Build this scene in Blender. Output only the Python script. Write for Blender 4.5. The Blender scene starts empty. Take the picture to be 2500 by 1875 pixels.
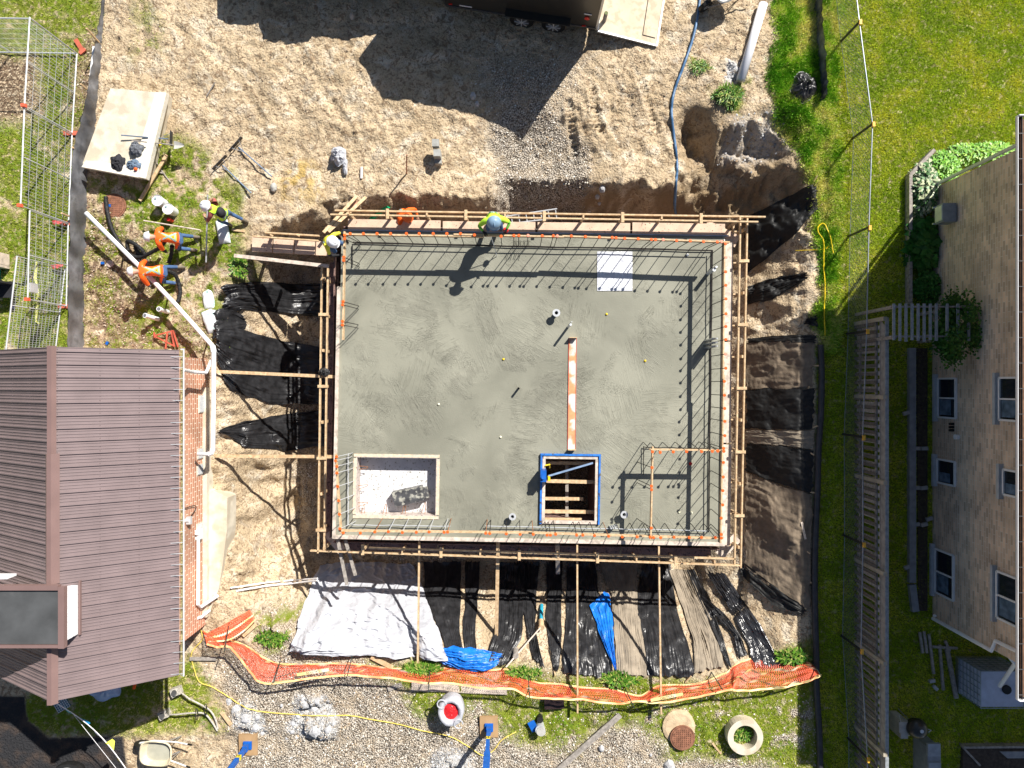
import bpy, math, random
import numpy as np
from mathutils import Vector, Matrix, noise as mnoise
from mathutils.bvhtree import BVHTree
random.seed(7)
scn = bpy.context.scene
COL = scn.collection
# ------------------------------------------------------------ camera, world, sun
H = 19.5; F = 1667.0
cam = bpy.data.cameras.new('camera'); co = bpy.data.objects.new('camera', cam); COL.objects.link(co)
co.location = (0, 0, H); co.rotation_euler = (0, 0, 0)
cam.sensor_width = 36; cam.lens = 36 * F / 2500; cam.clip_end = 900; cam.clip_start = .1
scn.camera = co
EL = math.radians(42.6); AZ = math.atan2(.604, .797)
w = bpy.data.worlds.new('World'); scn.world = w; w.use_nodes = True
nt = w.node_tree; bg = nt.nodes['Background']
sky = nt.nodes.new('ShaderNodeTexSky'); sky.sky_type = 'NISHITA'; sky.sun_disc = False
sky.sun_elevation = EL; sky.sun_rotation = AZ
nt.links.new(sky.outputs[0], bg.inputs[0]); bg.inputs[1].default_value = .05
sl = bpy.data.lights.new('sun', 'SUN'); so = bpy.data.objects.new('sun', sl); COL.objects.link(so)
sl.energy = 5.0; sl.angle = math.radians(.5); sl.color = (1, .955, .88)
sd = Vector((math.cos(EL) * math.sin(AZ), math.cos(EL) * math.cos(AZ), math.sin(EL)))
so.rotation_euler = sd.to_track_quat('Z', 'Y').to_euler()
vs = scn.view_settings; vs.view_transform = 'Standard'; vs.look = 'None'; vs.exposure = .68; vs.gamma = 1
# ------------------------------------------------------------ projection helpers (photo pixels 2500x1875 -> metres at height z)
def P(px, py, z=0.0):
    k = (H - z) / F
    return Vector(((px - 1250) * k, (937.5 - py) * k, z))
# ------------------------------------------------------------ numpy noise
def vn(x, y, s, seed):
    r = np.random.RandomState(seed).rand(256, 256)
    X = x / s + 1000.3; Y = y / s + 1000.7
    xi = np.floor(X).astype(int); yi = np.floor(Y).astype(int)
    fx = X - xi; fy = Y - yi
    fx = fx * fx * (3 - 2 * fx); fy = fy * fy * (3 - 2 * fy)
    a = r[xi & 255, yi & 255]; b = r[(xi + 1) & 255, yi & 255]; c = r[xi & 255, (yi + 1) & 255]; d = r[(xi + 1) & 255, (yi + 1) & 255]
    return (a * (1 - fx) + b * fx) * (1 - fy) + (c * (1 - fx) + d * fx) * fy
def fbm(x, y, s, seed, n=4):
    t = 0; a = .5; w_ = 0
    for i in range(n):
        t = t + a * vn(x, y, s, seed + i); w_ += a; a *= .55; s = s * .5
    return t / w_
def sdist(x, y, poly):      # signed distance, positive inside
    d = np.full(x.shape, 1e9); ins = np.zeros(x.shape, bool)
    n = len(poly)
    for i in range(n):
        x1, y1 = poly[i]; x2, y2 = poly[(i + 1) % n]
        ex, ey = x2 - x1, y2 - y1
        t = np.clip(((x - x1) * ex + (y - y1) * ey) / (ex * ex + ey * ey + 1e-9), 0, 1)
        d = np.minimum(d, (x - x1 - t * ex) ** 2 + (y - y1 - t * ey) ** 2)
        if abs(ey) > 1e-9:
            c = ((y1 > y) != (y2 > y)) & (x < ex * (y - y1) / ey + x1)
            ins ^= c
    d = np.sqrt(d)
    return np.where(ins, d, -d)
def W(pl, z=0): return [(P(a, b, z).x, P(a, b, z).y) for a, b in pl]
def gtube(mb, px, off, r, k=8, n=7):
    q = catmull([Vector((x, y, 0)) for x, y in px], k); return mb.tube([gp(v.x, v.y, off) for v in q], r, n)
def sst(a, b, v):
    t = np.clip((v - a) / (b - a), 0, 1); return t * t * (3 - 2 * t)
def catmull(p, k):
    out = []
    for i in range(len(p) - 1):
        a = p[max(i - 1, 0)]; b = p[i]; c = p[i + 1]; d = p[min(i + 2, len(p) - 1)]
        for j in range(k):
            t_ = j / k; out.append(.5 * ((2 * b) + (c - a) * t_ + (2 * a - 5 * b + 4 * c - d) * t_ ** 2 + (3 * b - a - 3 * c + d) * t_ ** 3))
    return out + [p[-1]]
# ------------------------------------------------------------ terrain
fx = np.arange(-15.6, 15.61, .045); fy = np.arange(-12.1, 12.11, .045)
ext = np.array([1, 2.5, 5, 10, 20, 45, 90, 160, 300.])
xs = np.concatenate([fx[0] - ext[::-1], fx, fx[-1] + ext]); ys = np.concatenate([fy[0] - ext[::-1], fy, fy[-1] + ext])
GX, GY = np.meshgrid(xs, ys, indexing='ij')
OUT = W([(590, 610), (660, 560), (740, 515), (800, 492), (900, 478), (985, 470), (1010, 482), (1080, 470), (1180, 470), (1205, 430), (1440, 425), (1450, 440),
         (1510, 445), (1560, 425), (1600, 455), (1645, 440), (1650, 380), (1648, 300), (1672, 255), (1720, 262), (1745, 300), (1800, 292), (1850, 300), (1915, 330), (1965, 385), (1985, 440), (1982, 640), (1962, 740), (1948, 840), (1950, 1200), (1950, 1420),
         (1945, 1530), (1900, 1610), (1780, 1640), (1600, 1655), (1400, 1650), (1230, 1625), (1060, 1610), (900, 1605), (720, 1590), (630, 1520), (560, 1440),
         (525, 1300), (512, 1150), (522, 1000), (526, 850), (535, 720), (560, 650)])
FLR = [(-6.9, 3.6), (-5.2, 3.9), (-.9, 4.1), (.6, 4.5), (2.2, 4.85), (6.2, 4.8), (6.25, 4.2), (6.25, -4.9), (5.5, -5.7), (-4.9, -5.7), (-6.9, -4.8)]
wx = GX + (fbm(GX, GY, .9, 11) - .5) * .55; wy = GY + (fbm(GX, GY, .9, 21) - .5) * .55
do = sdist(wx, wy, OUT); di = -sdist(GX, GY, FLR)
t = np.clip(do, 0, None) / (np.clip(do, 0, None) + np.clip(di, 0, None) + 1e-6)
DEPTH = 2.75
sm = sst(0, 1, t); lin = np.where(GX > 6, .85, .25)
Z = -DEPTH * (sm * (1 - lin) + np.clip(t, 0, 1) * lin) * (do > 0)
rgt = sst(5.6, 6.6, GX) * (1 - sst(2.5, 4.2, GY)); Z *= 1 - .27 * rgt
slope = (t > .02) & (t < .98) & (do > 0)
# gravel ramp, pit, hollow
def track(px, wd, dep, per=.13):
    q = catmull([P(a, b) for a, b in px], 6); best = np.full(GX.shape, 9.); sp = np.zeros(GX.shape); L0 = 0
    for a, b in zip(q, q[1:]):
        ex, ey = b.x - a.x, b.y - a.y; l2 = ex * ex + ey * ey; tt = np.clip(((GX - a.x) * ex + (GY - a.y) * ey) / l2, 0, 1); d = np.hypot(GX - a.x - tt * ex, GY - a.y - tt * ey); k = d < best
        best = np.where(k, d, best); sp = np.where(k, L0 + tt * math.sqrt(l2), sp); L0 += math.sqrt(l2)
    ins = 1 - sst(wd * .75, wd, best); rim = np.exp(-((best - wd * 1.15) / .05) ** 2)
    return ins * (-dep + dep * .8 * np.sin(sp * math.tau / per + best * 9)) + rim * dep * .7
def bump_at(px, py, rx, ry, h, rot=0):
    c = P(px, py); dx = wx * .7 + GX * .3 - c.x; dy = wy * .7 + GY * .3 - c.y; cr, sr = math.cos(rot), math.sin(rot)
    return h * np.exp(-(((dx * cr + dy * sr) / rx) ** 2 + ((-dx * sr + dy * cr) / ry) ** 2) ** 1.5)
Z += bump_at(1310, 400, 1.6, 1.4, -.5)
pit = bump_at(1700, 320, .5, .55, -.7) * (.6 + .8 * fbm(GX, GY, .4, 141))
Z += pit * (1 - sst(.3, .8, t)) + bump_at(1800, 380, .35, .2, .3, -.6) + bump_at(1560, 455, .5, .15, .12)
Z += bump_at(1900, 330, .7, .7, -.35) + bump_at(740, 1100, .8, 3.0, -.3) + bump_at(600, 1330, .7, 1.5, -.35) + bump_at(560, 1180, .5, .7, -.45)
Z += bump_at(755, 1715, .36, .2, .24) + bump_at(790, 1775, .55, .26, .26) + bump_at(590, 1745, .8, .28, .2, .75) + bump_at(640, 1660, .5, .3, .12)
Z += track([(1388, 250), (1398, 300), (1406, 370)], .14, .05) + track([(1445, 210), (1452, 262), (1468, 320)], .13, .045) + track([(1560, 190), (1580, 250), (1612, 330)], .12, .035) + track([(1420, 120), (1440, 60), (1475, -40)], .14, .03) + track([(880, 480), (860, 330), (760, 180), (700, 20)], .15, .022) + track([(1000, 430), (960, 320), (880, 200), (830, 60)], .15, .02) + track([(420, 60), (560, 170), (640, 300), (660, 420)], .12, .018)
n1 = fbm(GX, GY, 2.6, 31) - .5; n2 = fbm(GX, GY, .55, 41, 4) - .5; n3 = fbm(GX, GY, .16, 51, 2) - .5
near = (np.abs(GX) < 15.6) & (np.abs(GY) < 12.1)
# zones
def zone(pl, feather=.25, wob=.5, seed=5):
    wxx = GX + (fbm(GX, GY, .8, seed) - .5) * wob; wyy = GY + (fbm(GX, GY, .8, seed + 9) - .5) * wob
    return sst(-feather, feather, sdist(wxx, wyy, W(pl)))
leftlawn = zone([(-300, -200), (245, -200), (240, 100), (222, 200), (205, 300), (192, 420), (196, 860), (-300, 860)], .2)
inner = zone([(215, 425), (330, 440), (380, 330), (470, 330), (560, 420), (585, 480), (600, 560), (580, 640), (545, 690), (525, 860), (440, 880), (205, 860), (208, 500)], .3, .8)
rlawn = zone([(2035, -400), (3600, -400), (3600, 2400), (1990, 2400), (1990, 850), (2035, 840), (2020, 400)], .1, .3)
weeds = zone([(1905, -300), (2040, -300), (2040, 860), (1995, 860), (2000, 640), (1990, 480), (1955, 380), (1900, 290), (1868, 200), (1890, 90)], .2, .5)
botg = zone([(900, 1630), (1240, 1610), (1300, 1650), (1560, 1650), (1760, 1655), (1900, 1600), (1990, 1560), (1990, 1900), (1900, 1900), (1860, 1850), (1760, 1850), (1720, 1840), (1640, 1850), (1560, 1770), (1480, 1755), (1420, 1820), (1230, 1810), (1180, 1740), (1100, 1760), (980, 1700)], .3, .9)
blg = zone([(120, 1650), (400, 1650), (470, 1600), (500, 1640), (520, 1720), (545, 1780), (440, 1795), (300, 1790), (90, 1790), (20, 1740)], .2, .4)
specks = zone([(620, 1500), (720, 1500), (720, 1600), (640, 1590)], .3, .6) + zone([(340, -10), (370, 0), (380, 120), (330, 130)], .4, .5) * .7 + zone([(1680, 140), (1735, 150), (1735, 180), (1680, 175)], .15, .3) \
    + zone([(1730, 215), (1830, 200), (1800, 280), (1755, 270)], .15, .3) + zone([(555, 625), (610, 630), (600, 690), (560, 680)], .15, .4)
pn = fbm(GX, GY, .7, 61); pn2 = fbm(GX, GY, .22, 71, 3)
grass = np.clip(leftlawn * sst(.33, .5, pn * .6 + pn2 * .4 + .06) + inner * sst(.40, .55, pn * .5 + pn2 * .5 + .02) + rlawn + weeds + botg * sst(.34, .46, pn * .6 + pn2 * .4 + .05) + blg * sst(.36, .5, pn * .5 + pn2 * .5 + .08) + np.clip(specks, 0, 1) * sst(.45, .55, pn2), 0, 1)
mulchz = zone([(-300, 130), (90, 130), (110, 250), (80, 300), (-300, 300)], .3, .5)
grass *= (1 - mulchz)
litter = zone([(215, 60), (250, 100), (230, 260), (205, 420), (200, 860), (185, 860), (180, 560), (170, 300), (185, 140)], .15, .3) * .9 + zone([(208, 500), (290, 540), (350, 620), (370, 700), (300, 780), (208, 780)], .35, .8) * 1.0 \
    + zone([(205, 770), (330, 790), (520, 780), (525, 880), (205, 870)], .3, .7) * .8
litter = np.clip(litter, 0, 1)
grass *= 1 - .85 * litter * sst(.34, .54, fbm(GX, GY, .4, 81))
gravel = np.clip(zone([(1200, 300), (1300, 250), (1420, 330), (1450, 460), (1440, 620), (1180, 620), (1210, 470), (1215, 380)], .3, .5) + .75 * zone([(1180, 150), (1420, 150), (1330, 330), (1220, 330)], .6, .8)
                 + zone([(520, 1600), (700, 1580), (900, 1620), (2000, 1700), (1990, 2600), (560, 2600), (580, 1830), (540, 1700)], .4, .8) * .95 + .6 * zone([(620, 1480), (720, 1480), (730, 1600), (640, 1600)], .3, .6), 0, 1)
gravel *= (1 - grass * .8)
trf = sst(.75, .95, t) * (do > 0); gravel = np.clip(gravel + trf * .55 * (fbm(GX, GY, .5, 91) > .5), 0, 1)
asph_shade = zone([(-600, 1690), (60, 1700), (70, 1760), (120, 1800), (300, 1795), (310, 1880), (300, 2500), (-600, 2500)], .04, .1)  # asphalt area, also carries painted building shade
grass *= 1 - asph_shade
wet = np.clip(zone([(1440, 450), (1960, 420), (1960, 520), (1800, 620), (1430, 620)], .15, .5) * sst(.0, .25, t) * .9 * sst(.3, .5, fbm(GX, GY, .5, 95)) + zone([(960, 470), (1190, 470), (1190, 620), (960, 620)], .1, .4) * .4 * sst(.0, .3, t) + zone([(700, 900), (820, 900), (820, 1400), (700, 1400)], .3, .5) * .6  # damp banks; left trench strip mixes damp with painted slab shade
              + zone([(1650, 230), (1760, 240), (1860, 340), (1990, 420), (1990, 500), (1800, 500), (1700, 420), (1640, 340)], .25, .5) * .55, 0, 1)  # last zone darkens the upper right slope as painted shade
pale = np.clip(zone([(560, 1745), (600, 1700), (640, 1740), (660, 1800), (600, 1800)], .08, .3) + zone([(720, 1700), (790, 1700), (830, 1760), (820, 1810), (740, 1800), (700, 1780), (720, 1730)], .08, .25)
               + zone([(1070, 1835), (1150, 1830), (1150, 1900), (1040, 1900)], .2, .4) + zone([(1770, 155), (1800, 155), (1800, 200), (1770, 200)], .1, .2) + zone([(1770, 290), (1900, 270), (1930, 360), (1850, 400), (1790, 380)], .2, .6) * .5, 0, 1)
yell = zone([(700, 380), (770, 400), (780, 480), (690, 480)], .3, .6) * sst(.42, .6, pn2)
hard = np.clip(rlawn + asph_shade + leftlawn * .5, 0, 1)
tracks = np.maximum(zone([(1390, 200), (1620, 150), (1640, 400), (1390, 370)], .3, .4), .4 * zone([(700, 60), (980, 250), (1150, 450), (600, 430), (380, 200)], .8, 1))
trk = fbm(GX * 1.0, GY * 1.6, .17, 103, 2) * .6 + fbm(GX + 3, GY, .36, 104, 2) * .5
Z += near * ((1 - hard) * np.where((GX > 6.1) & (GY < 1.4) & (GX < 8.7), .3, 1) * (n1 * .2 + n2 * .17 + n3 * .085) + hard * (n1 * .03 + n3 * .012) - tracks * sst(.52, .68, trk) * .05 * (1 - trf))
calm = np.where((GX > 5.8) & (GY < 1.6), .22, np.where((GY < -5) & (GX > -5.2), .4, np.where(GY > 4.1, 1.7, np.where((GX < -5.3) & (GY < 3), 1.5, 1))))
Z += bump_at(650, 1400, .5, .7, .38, .2) + bump_at(640, 1260, .3, .3, -.3) + bump_at(590, 1225, .3, .35, -.4) + bump_at(610, 1150, .4, .25, .25)
Z += near * calm * (slope * n2 * .38 + slope * (fbm(GX, GY * .4, .25, 111, 3) - .5) * .22) + pale * n3 * .22 + near * (n3 * .05) * litter
Z = np.where(do > 1.2, np.minimum(Z, -1.2), Z)
SLABIN = sdist(GX, GY, [(-4.8, 4.2), (5.9, 4.1), (5.9, -4.4), (-4.9, -4.4)]); Z = np.where(SLABIN > -.2, -2.9, Z)
ix0 = len(ext); NXF = len(fx); NYF = len(fy)
ZF = Z[ix0:ix0 + NXF, ix0:ix0 + NYF]
def T(x, y):
    u = (x - fx[0]) / .045; v = (y - fy[0]) / .045
    u = min(max(u, 0), NXF - 1.001); v = min(max(v, 0), NYF - 1.001)
    i = int(u); j = int(v); a = u - i; b = v - j
    return float((ZF[i, j] * (1 - a) + ZF[i + 1, j] * a) * (1 - b) + (ZF[i, j + 1] * (1 - a) + ZF[i + 1, j + 1] * a) * b)
def TA(x, y):
    u = np.clip((x - fx[0]) / .045, 0, NXF - 1.001); v = np.clip((y - fy[0]) / .045, 0, NYF - 1.001)
    i = u.astype(int); j = v.astype(int); a = u - i; b = v - j
    return (ZF[i, j] * (1 - a) + ZF[i + 1, j] * a) * (1 - b) + (ZF[i, j + 1] * (1 - a) + ZF[i + 1, j + 1] * a) * b
def gp(px, py, off=0.0):
    z = .5
    while z > -2.6:
        p = P(px, py, z)
        if T(p.x, p.y) >= z: break
        z -= .02
    p = P(px, py, z); return Vector((p.x, p.y, T(p.x, p.y) + off))
# ------------------------------------------------------------ materials
MC = {}
def M(name, col, rough=.75, metal=0, var=.18, vs=6, bump=0, bs=30, col2=None, c2at=(.45, .6), c2s=4, spec=.4, trans=0, coat=0):
    if name in MC: return MC[name]
    m = bpy.data.materials.new(name); m.use_nodes = True; n = m.node_tree.nodes; L = m.node_tree.links
    b = n['Principled BSDF']; b.inputs['Roughness'].default_value = rough; b.inputs['Metallic'].default_value = metal
    b.inputs['Specular IOR Level'].default_value = spec
    if trans: b.inputs['Transmission Weight'].default_value = trans
    tc = n.new('ShaderNodeTexCoord')
    nz = n.new('ShaderNodeTexNoise'); nz.inputs['Scale'].default_value = vs; nz.inputs['Detail'].default_value = 6; L.new(tc.outputs['Object'], nz.inputs[0])
    mr = n.new('ShaderNodeMapRange'); mr.inputs[1].default_value = .3; mr.inputs[2].default_value = .7; L.new(nz.outputs[0], mr.inputs[0])
    mx = n.new('ShaderNodeMix'); mx.data_type = 'RGBA'
    mx.inputs[6].default_value = [c * (1 - var) for c in col] + [1]; mx.inputs[7].default_value = [min(1, c * (1 + var)) for c in col] + [1]
    L.new(mr.outputs[0], mx.inputs[0]); out = mx.outputs[2]
    if col2:
        n2_ = n.new('ShaderNodeTexNoise'); n2_.inputs['Scale'].default_value = c2s; n2_.inputs['Detail'].default_value = 5; L.new(tc.outputs['Object'], n2_.inputs[0])
        m2 = n.new('ShaderNodeMapRange'); m2.inputs[1].default_value = c2at[0]; m2.inputs[2].default_value = c2at[1]; L.new(n2_.outputs[0], m2.inputs[0])
        x2 = n.new('ShaderNodeMix'); x2.data_type = 'RGBA'; L.new(m2.outputs[0], x2.inputs[0]); L.new(out, x2.inputs[6]); x2.inputs[7].default_value = list(col2) + [1]; out = x2.outputs[2]
    L.new(out, b.inputs['Base Color'])
    if bump:
        bn = n.new('ShaderNodeTexNoise'); bn.inputs['Scale'].default_value = bs; bn.inputs['Detail'].default_value = 5; L.new(tc.outputs['Object'], bn.inputs[0])
        bp = n.new('ShaderNodeBump'); bp.inputs['Strength'].default_value = min(1, bump); bp.inputs['Distance'].default_value = .03; L.new(bn.outputs[0], bp.inputs['Height']); L.new(bp.outputs[0], b.inputs['Normal'])
    MC[name] = m; return m
def brickmat(name, c1, c2, mortar, sw=.21, sh=.075, ax='Y', ms=.008):
    m = bpy.data.materials.new(name); m.use_nodes = True; n = m.node_tree.nodes; L = m.node_tree.links; b = n['Principled BSDF']; b.inputs['Roughness'].default_value = .85
    g = n.new('ShaderNodeNewGeometry'); s = n.new('ShaderNodeSeparateXYZ'); c = n.new('ShaderNodeCombineXYZ'); L.new(g.outputs['Position'], s.inputs[0])
    L.new(s.outputs[ax], c.inputs[0]); L.new(s.outputs['Z'], c.inputs[1])
    br = n.new('ShaderNodeTexBrick'); L.new(c.outputs[0], br.inputs[0]); br.inputs['Scale'].default_value = 1
    br.inputs['Color1'].default_value = (*c1, 1); br.inputs['Color2'].default_value = (*c2, 1); br.inputs['Mortar'].default_value = (*mortar, 1)
    br.inputs['Mortar Size'].default_value = ms; br.inputs['Brick Width'].default_value = sw; br.inputs['Row Height'].default_value = sh; br.inputs['Mortar Smooth'].default_value = .3; br.inputs['Bias'].default_value = -.1
    nz = n.new('ShaderNodeTexNoise'); nz.inputs['Scale'].default_value = 1.3; nz.inputs['Detail'].default_value = 8; L.new(g.outputs['Position'], nz.inputs[0])
    mr = n.new('ShaderNodeMapRange'); mr.inputs[1].default_value = .3; mr.inputs[2].default_value = .7; mr.inputs[3].default_value = .72; mr.inputs[4].default_value = 1.2; L.new(nz.outputs[0], mr.inputs[0])
    mu = n.new('ShaderNodeVectorMath'); mu.operation = 'MULTIPLY'; L.new(br.outputs[0], mu.inputs[0]); L.new(mr.outputs[0], mu.inputs[1]); L.new(mu.outputs[0], b.inputs['Base Color'])
    bp = n.new('ShaderNodeBump'); bp.inputs['Strength'].default_value = .6; bp.inputs['Distance'].default_value = .01; bp.invert = True; L.new(br.outputs['Fac'], bp.inputs['Height']); L.new(bp.outputs[0], b.inputs['Normal'])
    return m
wood = M('new_lumber', (.62, .45, .27), .7, var=.2, vs=9, col2=(.5, .34, .19), c2s=12)
wood_w = M('weathered_wood', (.30, .27, .24), .85, var=.35, vs=14, bump=.3, bs=40)
ply = M('form_plywood', (.62, .45, .33), .7, var=.15, vs=3, col2=(.16, .09, .07), c2at=(.64, .68), c2s=22)
plypale = M('splattered_form_board', (.62, .52, .44), .75, var=.2, vs=5, col2=(.42, .36, .3), c2at=(.5, .62), c2s=8)
plydark = M('dark_mottled_board', (.24, .15, .13), .6, var=.3, vs=5, col2=(.08, .05, .05), c2at=(.55, .6), c2s=20)  # dark mottled boards, also laid on left and bottom platforms
steel = M('galvanised_steel', (.55, .57, .6), .35, .8, var=.15)
steelp = M('painted_pale_metal', (.6, .62, .64), .4, .3, var=.1)
rebar_m = M('rebar_steel', (.035, .03, .028), .6, .5, var=.3, vs=20)
rebar_o = M('rust_brown_rebar', (.32, .14, .06), .75, .2, var=.4, vs=20)
capm = M('orange_cap_plastic', (.85, .13, .02), .4, var=.12)
capf = M('faded_orange_cap_plastic', (.85, .3, .2), .5, var=.12)
black_pl = M('black_polythene', (.022, .022, .024), .33, var=.5, vs=5, spec=.5, bump=.35, bs=14)
fabric = M('brown_geotextile', (.2, .155, .11), .85, var=.3, vs=4, bump=.3, bs=22)
fabric2 = M('taupe_geotextile', (.27, .225, .17), .8, var=.25, vs=4, bump=.3, bs=22)
white_pl = M('white_tarpaulin', (.45, .46, .50), .45, var=.1, vs=3, bump=1, bs=5)
blue_pl = M('blue_tarpaulin', (.01, .16, .62), .38, var=.25, vs=6, bump=.7, bs=8)
pvc = M('white_pvc', (.8, .8, .82), .35, var=.04)
brown_mt = M('brown_metal_roofing', (.195, .148, .15), .5, .0, var=.1, vs=2, spec=.5)
brown_mt2 = M('brown_metal_trim', (.21, .135, .125), .4, 0, var=.08, vs=2)
black_rb = M('black_rubber', (.012, .012, .012), .6, var=.3)
conc = M('weathered_concrete', (.66, .6, .48), .85, var=.14, vs=3, bump=.2, bs=40, col2=(.52, .45, .34), c2s=2.5)
concg = M('grey_concrete', (.42, .41, .38), .85, var=.18, vs=6, bump=.25, bs=40)
stone_w = M('white_rubble', (.45, .45, .46), .95, var=.3, vs=8, bump=.5, bs=20)
glass = M('dark_window_glass', (.015, .02, .03), .08, var=.2, spec=.8)
wframe = M('white_window_frame', (.75, .76, .78), .4, var=.04)
rust = M('rusty_cast_iron', (.28, .13, .08), .75, .3, var=.35, vs=10, bump=.3)
skinm = M('skin', (.45, .25, .17), .5, var=.08); jeans = M('blue_denim', (.06, .12, .25), .85, var=.25, vs=14)
boots = M('muddy_rubber_boots', (.18, .15, .11), .7, var=.35, vs=9)
orange_v = M('orange_safety_cloth', (.9, .13, .01), .7, var=.12); lime_v = M('lime_safety_cloth', (.5, .85, .05), .7, var=.12)
greyt = M('grey_reflective_tape', (.3, .42, .42), .4, var=.08); yelt = M('lime_yellow_tape', (.75, .8, .06), .5, var=.08); darkcl = M('dark_clothing', (.02, .02, .025), .85, var=.3)
hatw = M('white_hard_hat', (.82, .83, .85), .3, var=.03); hatb = M('blue_grey_hard_hat', (.22, .34, .46), .35, var=.08)
greycl = M('grey_cloth', (.13, .14, .16), .9, var=.3, vs=12); greenm = M('bright_green_plastic', (.01, .5, .2), .4); redm = M('red_plastic', (.6, .02, .02), .4, var=.15)
bluep = M('blue_paint', (.01, .11, .45), .4, var=.2); yelp = M('yellow_paint', (.85, .6, .02), .45, var=.1)
# ------------------------------------------------------------ mesh builder
class MB:
    def __init__(s): s.v = []; s.f = []; s.m = []
    def add(s, vs_, fs, mi=0):
        o = len(s.v); s.v += [tuple(v) for v in vs_]; s.f += [tuple(i + o for i in f) for f in fs]; s.m += [mi] * len(fs); return s
    def box(s, c, d, rz=0, mat=None, mi=0):
        R = mat if mat is not None else Matrix.Rotation(rz, 3, 'Z'); c = Vector(c)
        vs_ = [c + R @ Vector((a * d[0] / 2, b * d[1] / 2, e * d[2] / 2)) for a, b, e in ((-1, -1, -1), (1, -1, -1), (1, 1, -1), (-1, 1, -1), (-1, -1, 1), (1, -1, 1), (1, 1, 1), (-1, 1, 1))]
        return s.add(vs_, [(0, 3, 2, 1), (4, 5, 6, 7), (0, 1, 5, 4), (1, 2, 6, 5), (2, 3, 7, 6), (3, 0, 4, 7)], mi)
    def bar(s, a, b, w_, h_, mi=0, roll=0):
        a = Vector(a); b = Vector(b); d = b - a; L_ = d.length
        if L_ < 1e-6: return s
        x = d / L_; up = Vector((0, 0, 1)) if abs(x.z) < .95 else Vector((0, 1, 0)); y = up.cross(x).normalized(); z = x.cross(y)
        R = Matrix((x, y, z)).transposed() @ Matrix.Rotation(roll, 3, 'X')
        return s.box((a + b) / 2, (L_, w_, h_), mat=R, mi=mi)
    def cyl(s, a, b, r, r2=None, n=12, mi=0, caps=True):
        a = Vector(a); b = Vector(b); r2 = r if r2 is None else r2; d = (b - a).normalized(); up = Vector((0, 0, 1)) if abs(d.z) < .95 else Vector((1, 0, 0)); x = up.cross(d).normalized(); y = d.cross(x)
        vs_ = [a + (x * math.cos(k * math.tau / n) + y * math.sin(k * math.tau / n)) * r for k in range(n)] + [b + (x * math.cos(k * math.tau / n) + y * math.sin(k * math.tau / n)) * r2 for k in range(n)]
        fs = [(k, (k + 1) % n, n + (k + 1) % n, n + k) for k in range(n)]
        if caps: fs += [tuple(range(n - 1, -1, -1)), tuple(range(n, 2 * n))]
        return s.add(vs_, fs, mi)
    def tube(s, pts, r, n=8, mi=0, smooth=0):
        pts = [Vector(p) for p in pts]
        if smooth: pts = catmull(pts, smooth)
        m = len(pts); vs_ = []; prev = None
        for i, p in enumerate(pts):
            d = (pts[min(i + 1, m - 1)] - pts[max(i - 1, 0)]).normalized()
            if prev is None: up = Vector((0, 0, 1)) if abs(d.z) < .9 else Vector((1, 0, 0)); x = up.cross(d).normalized()
            else: x = (prev - d * prev.dot(d)).normalized()
            prev = x; y = d.cross(x); rr = r[i] if isinstance(r, (list, tuple)) else r
            vs_ += [p + (x * math.cos(k * math.tau / n) + y * math.sin(k * math.tau / n)) * rr for k in range(n)]
        fs = [(i * n + k, i * n + (k + 1) % n, (i + 1) * n + (k + 1) % n, (i + 1) * n + k) for i in range(m - 1) for k in range(n)] + [tuple(range(n - 1, -1, -1)), tuple(range((m - 1) * n, m * n))]
        return s.add(vs_, fs, mi)
    def lathe(s, c, prof, n=20, mi=0, sx=1, sy=1, R=None, caps=True):
        c = Vector(c); vs_ = []
        for r, z in prof:
            for k in range(n):
                v = Vector((r * math.cos(k * math.tau / n) * sx, r * math.sin(k * math.tau / n) * sy, z)); vs_.append(c + (R @ v if R else v))
        m = len(prof); fs = [(i * n + k, i * n + (k + 1) % n, (i + 1) * n + (k + 1) % n, (i + 1) * n + k) for i in range(m - 1) for k in range(n)]
        if caps and prof[0][0] > 1e-4: fs.append(tuple(range(n - 1, -1, -1)))
        if caps and prof[-1][0] > 1e-4: fs.append(tuple(range((m - 1) * n, m * n)))
        return s.add(vs_, fs, mi)
    def prism(s, poly, z0, z1, mi=0):
        n = len(poly); a = sum(poly[i][0] * poly[(i + 1) % n][1] - poly[(i + 1) % n][0] * poly[i][1] for i in range(n))
        if a < 0: poly = poly[::-1]
        vs_ = [(x, y, z0) for x, y in poly] + [(x, y, z1) for x, y in poly]
        return s.add(vs_, [tuple(range(n - 1, -1, -1)), tuple(range(n, 2 * n))] + [(i, (i + 1) % n, n + (i + 1) % n, n + i) for i in range(n)], mi)
    def grid(s, A, mi=0):
        nu, nv = len(A), len(A[0]); vs_ = [p for row in A for p in row]
        return s.add(vs_, [(i * nv + j, (i + 1) * nv + j, (i + 1) * nv + j + 1, i * nv + j + 1) for i in range(nu - 1) for j in range(nv - 1)], mi)
    def mesh(s, name, mats, loc=(0, 0, 0), smooth=False):
        me = bpy.data.meshes.new(name); l = Vector(loc)
        me.from_pydata([(v[0] - l.x, v[1] - l.y, v[2] - l.z) for v in s.v], [], s.f)
        for m in (mats if isinstance(mats, (list, tuple)) else [mats]): me.materials.append(m)
        if max(s.m, default=0) > 0: me.polygons.foreach_set('material_index', s.m)
        if smooth: me.polygons.foreach_set('use_smooth', [True] * len(me.polygons))
        me.update(); return me
def tag(o, label, cat, group=None, kind=None):
    if label: o['label'] = label
    if cat: o['category'] = cat
    if group: o['group'] = group
    if kind: o['kind'] = kind
    return o
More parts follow.
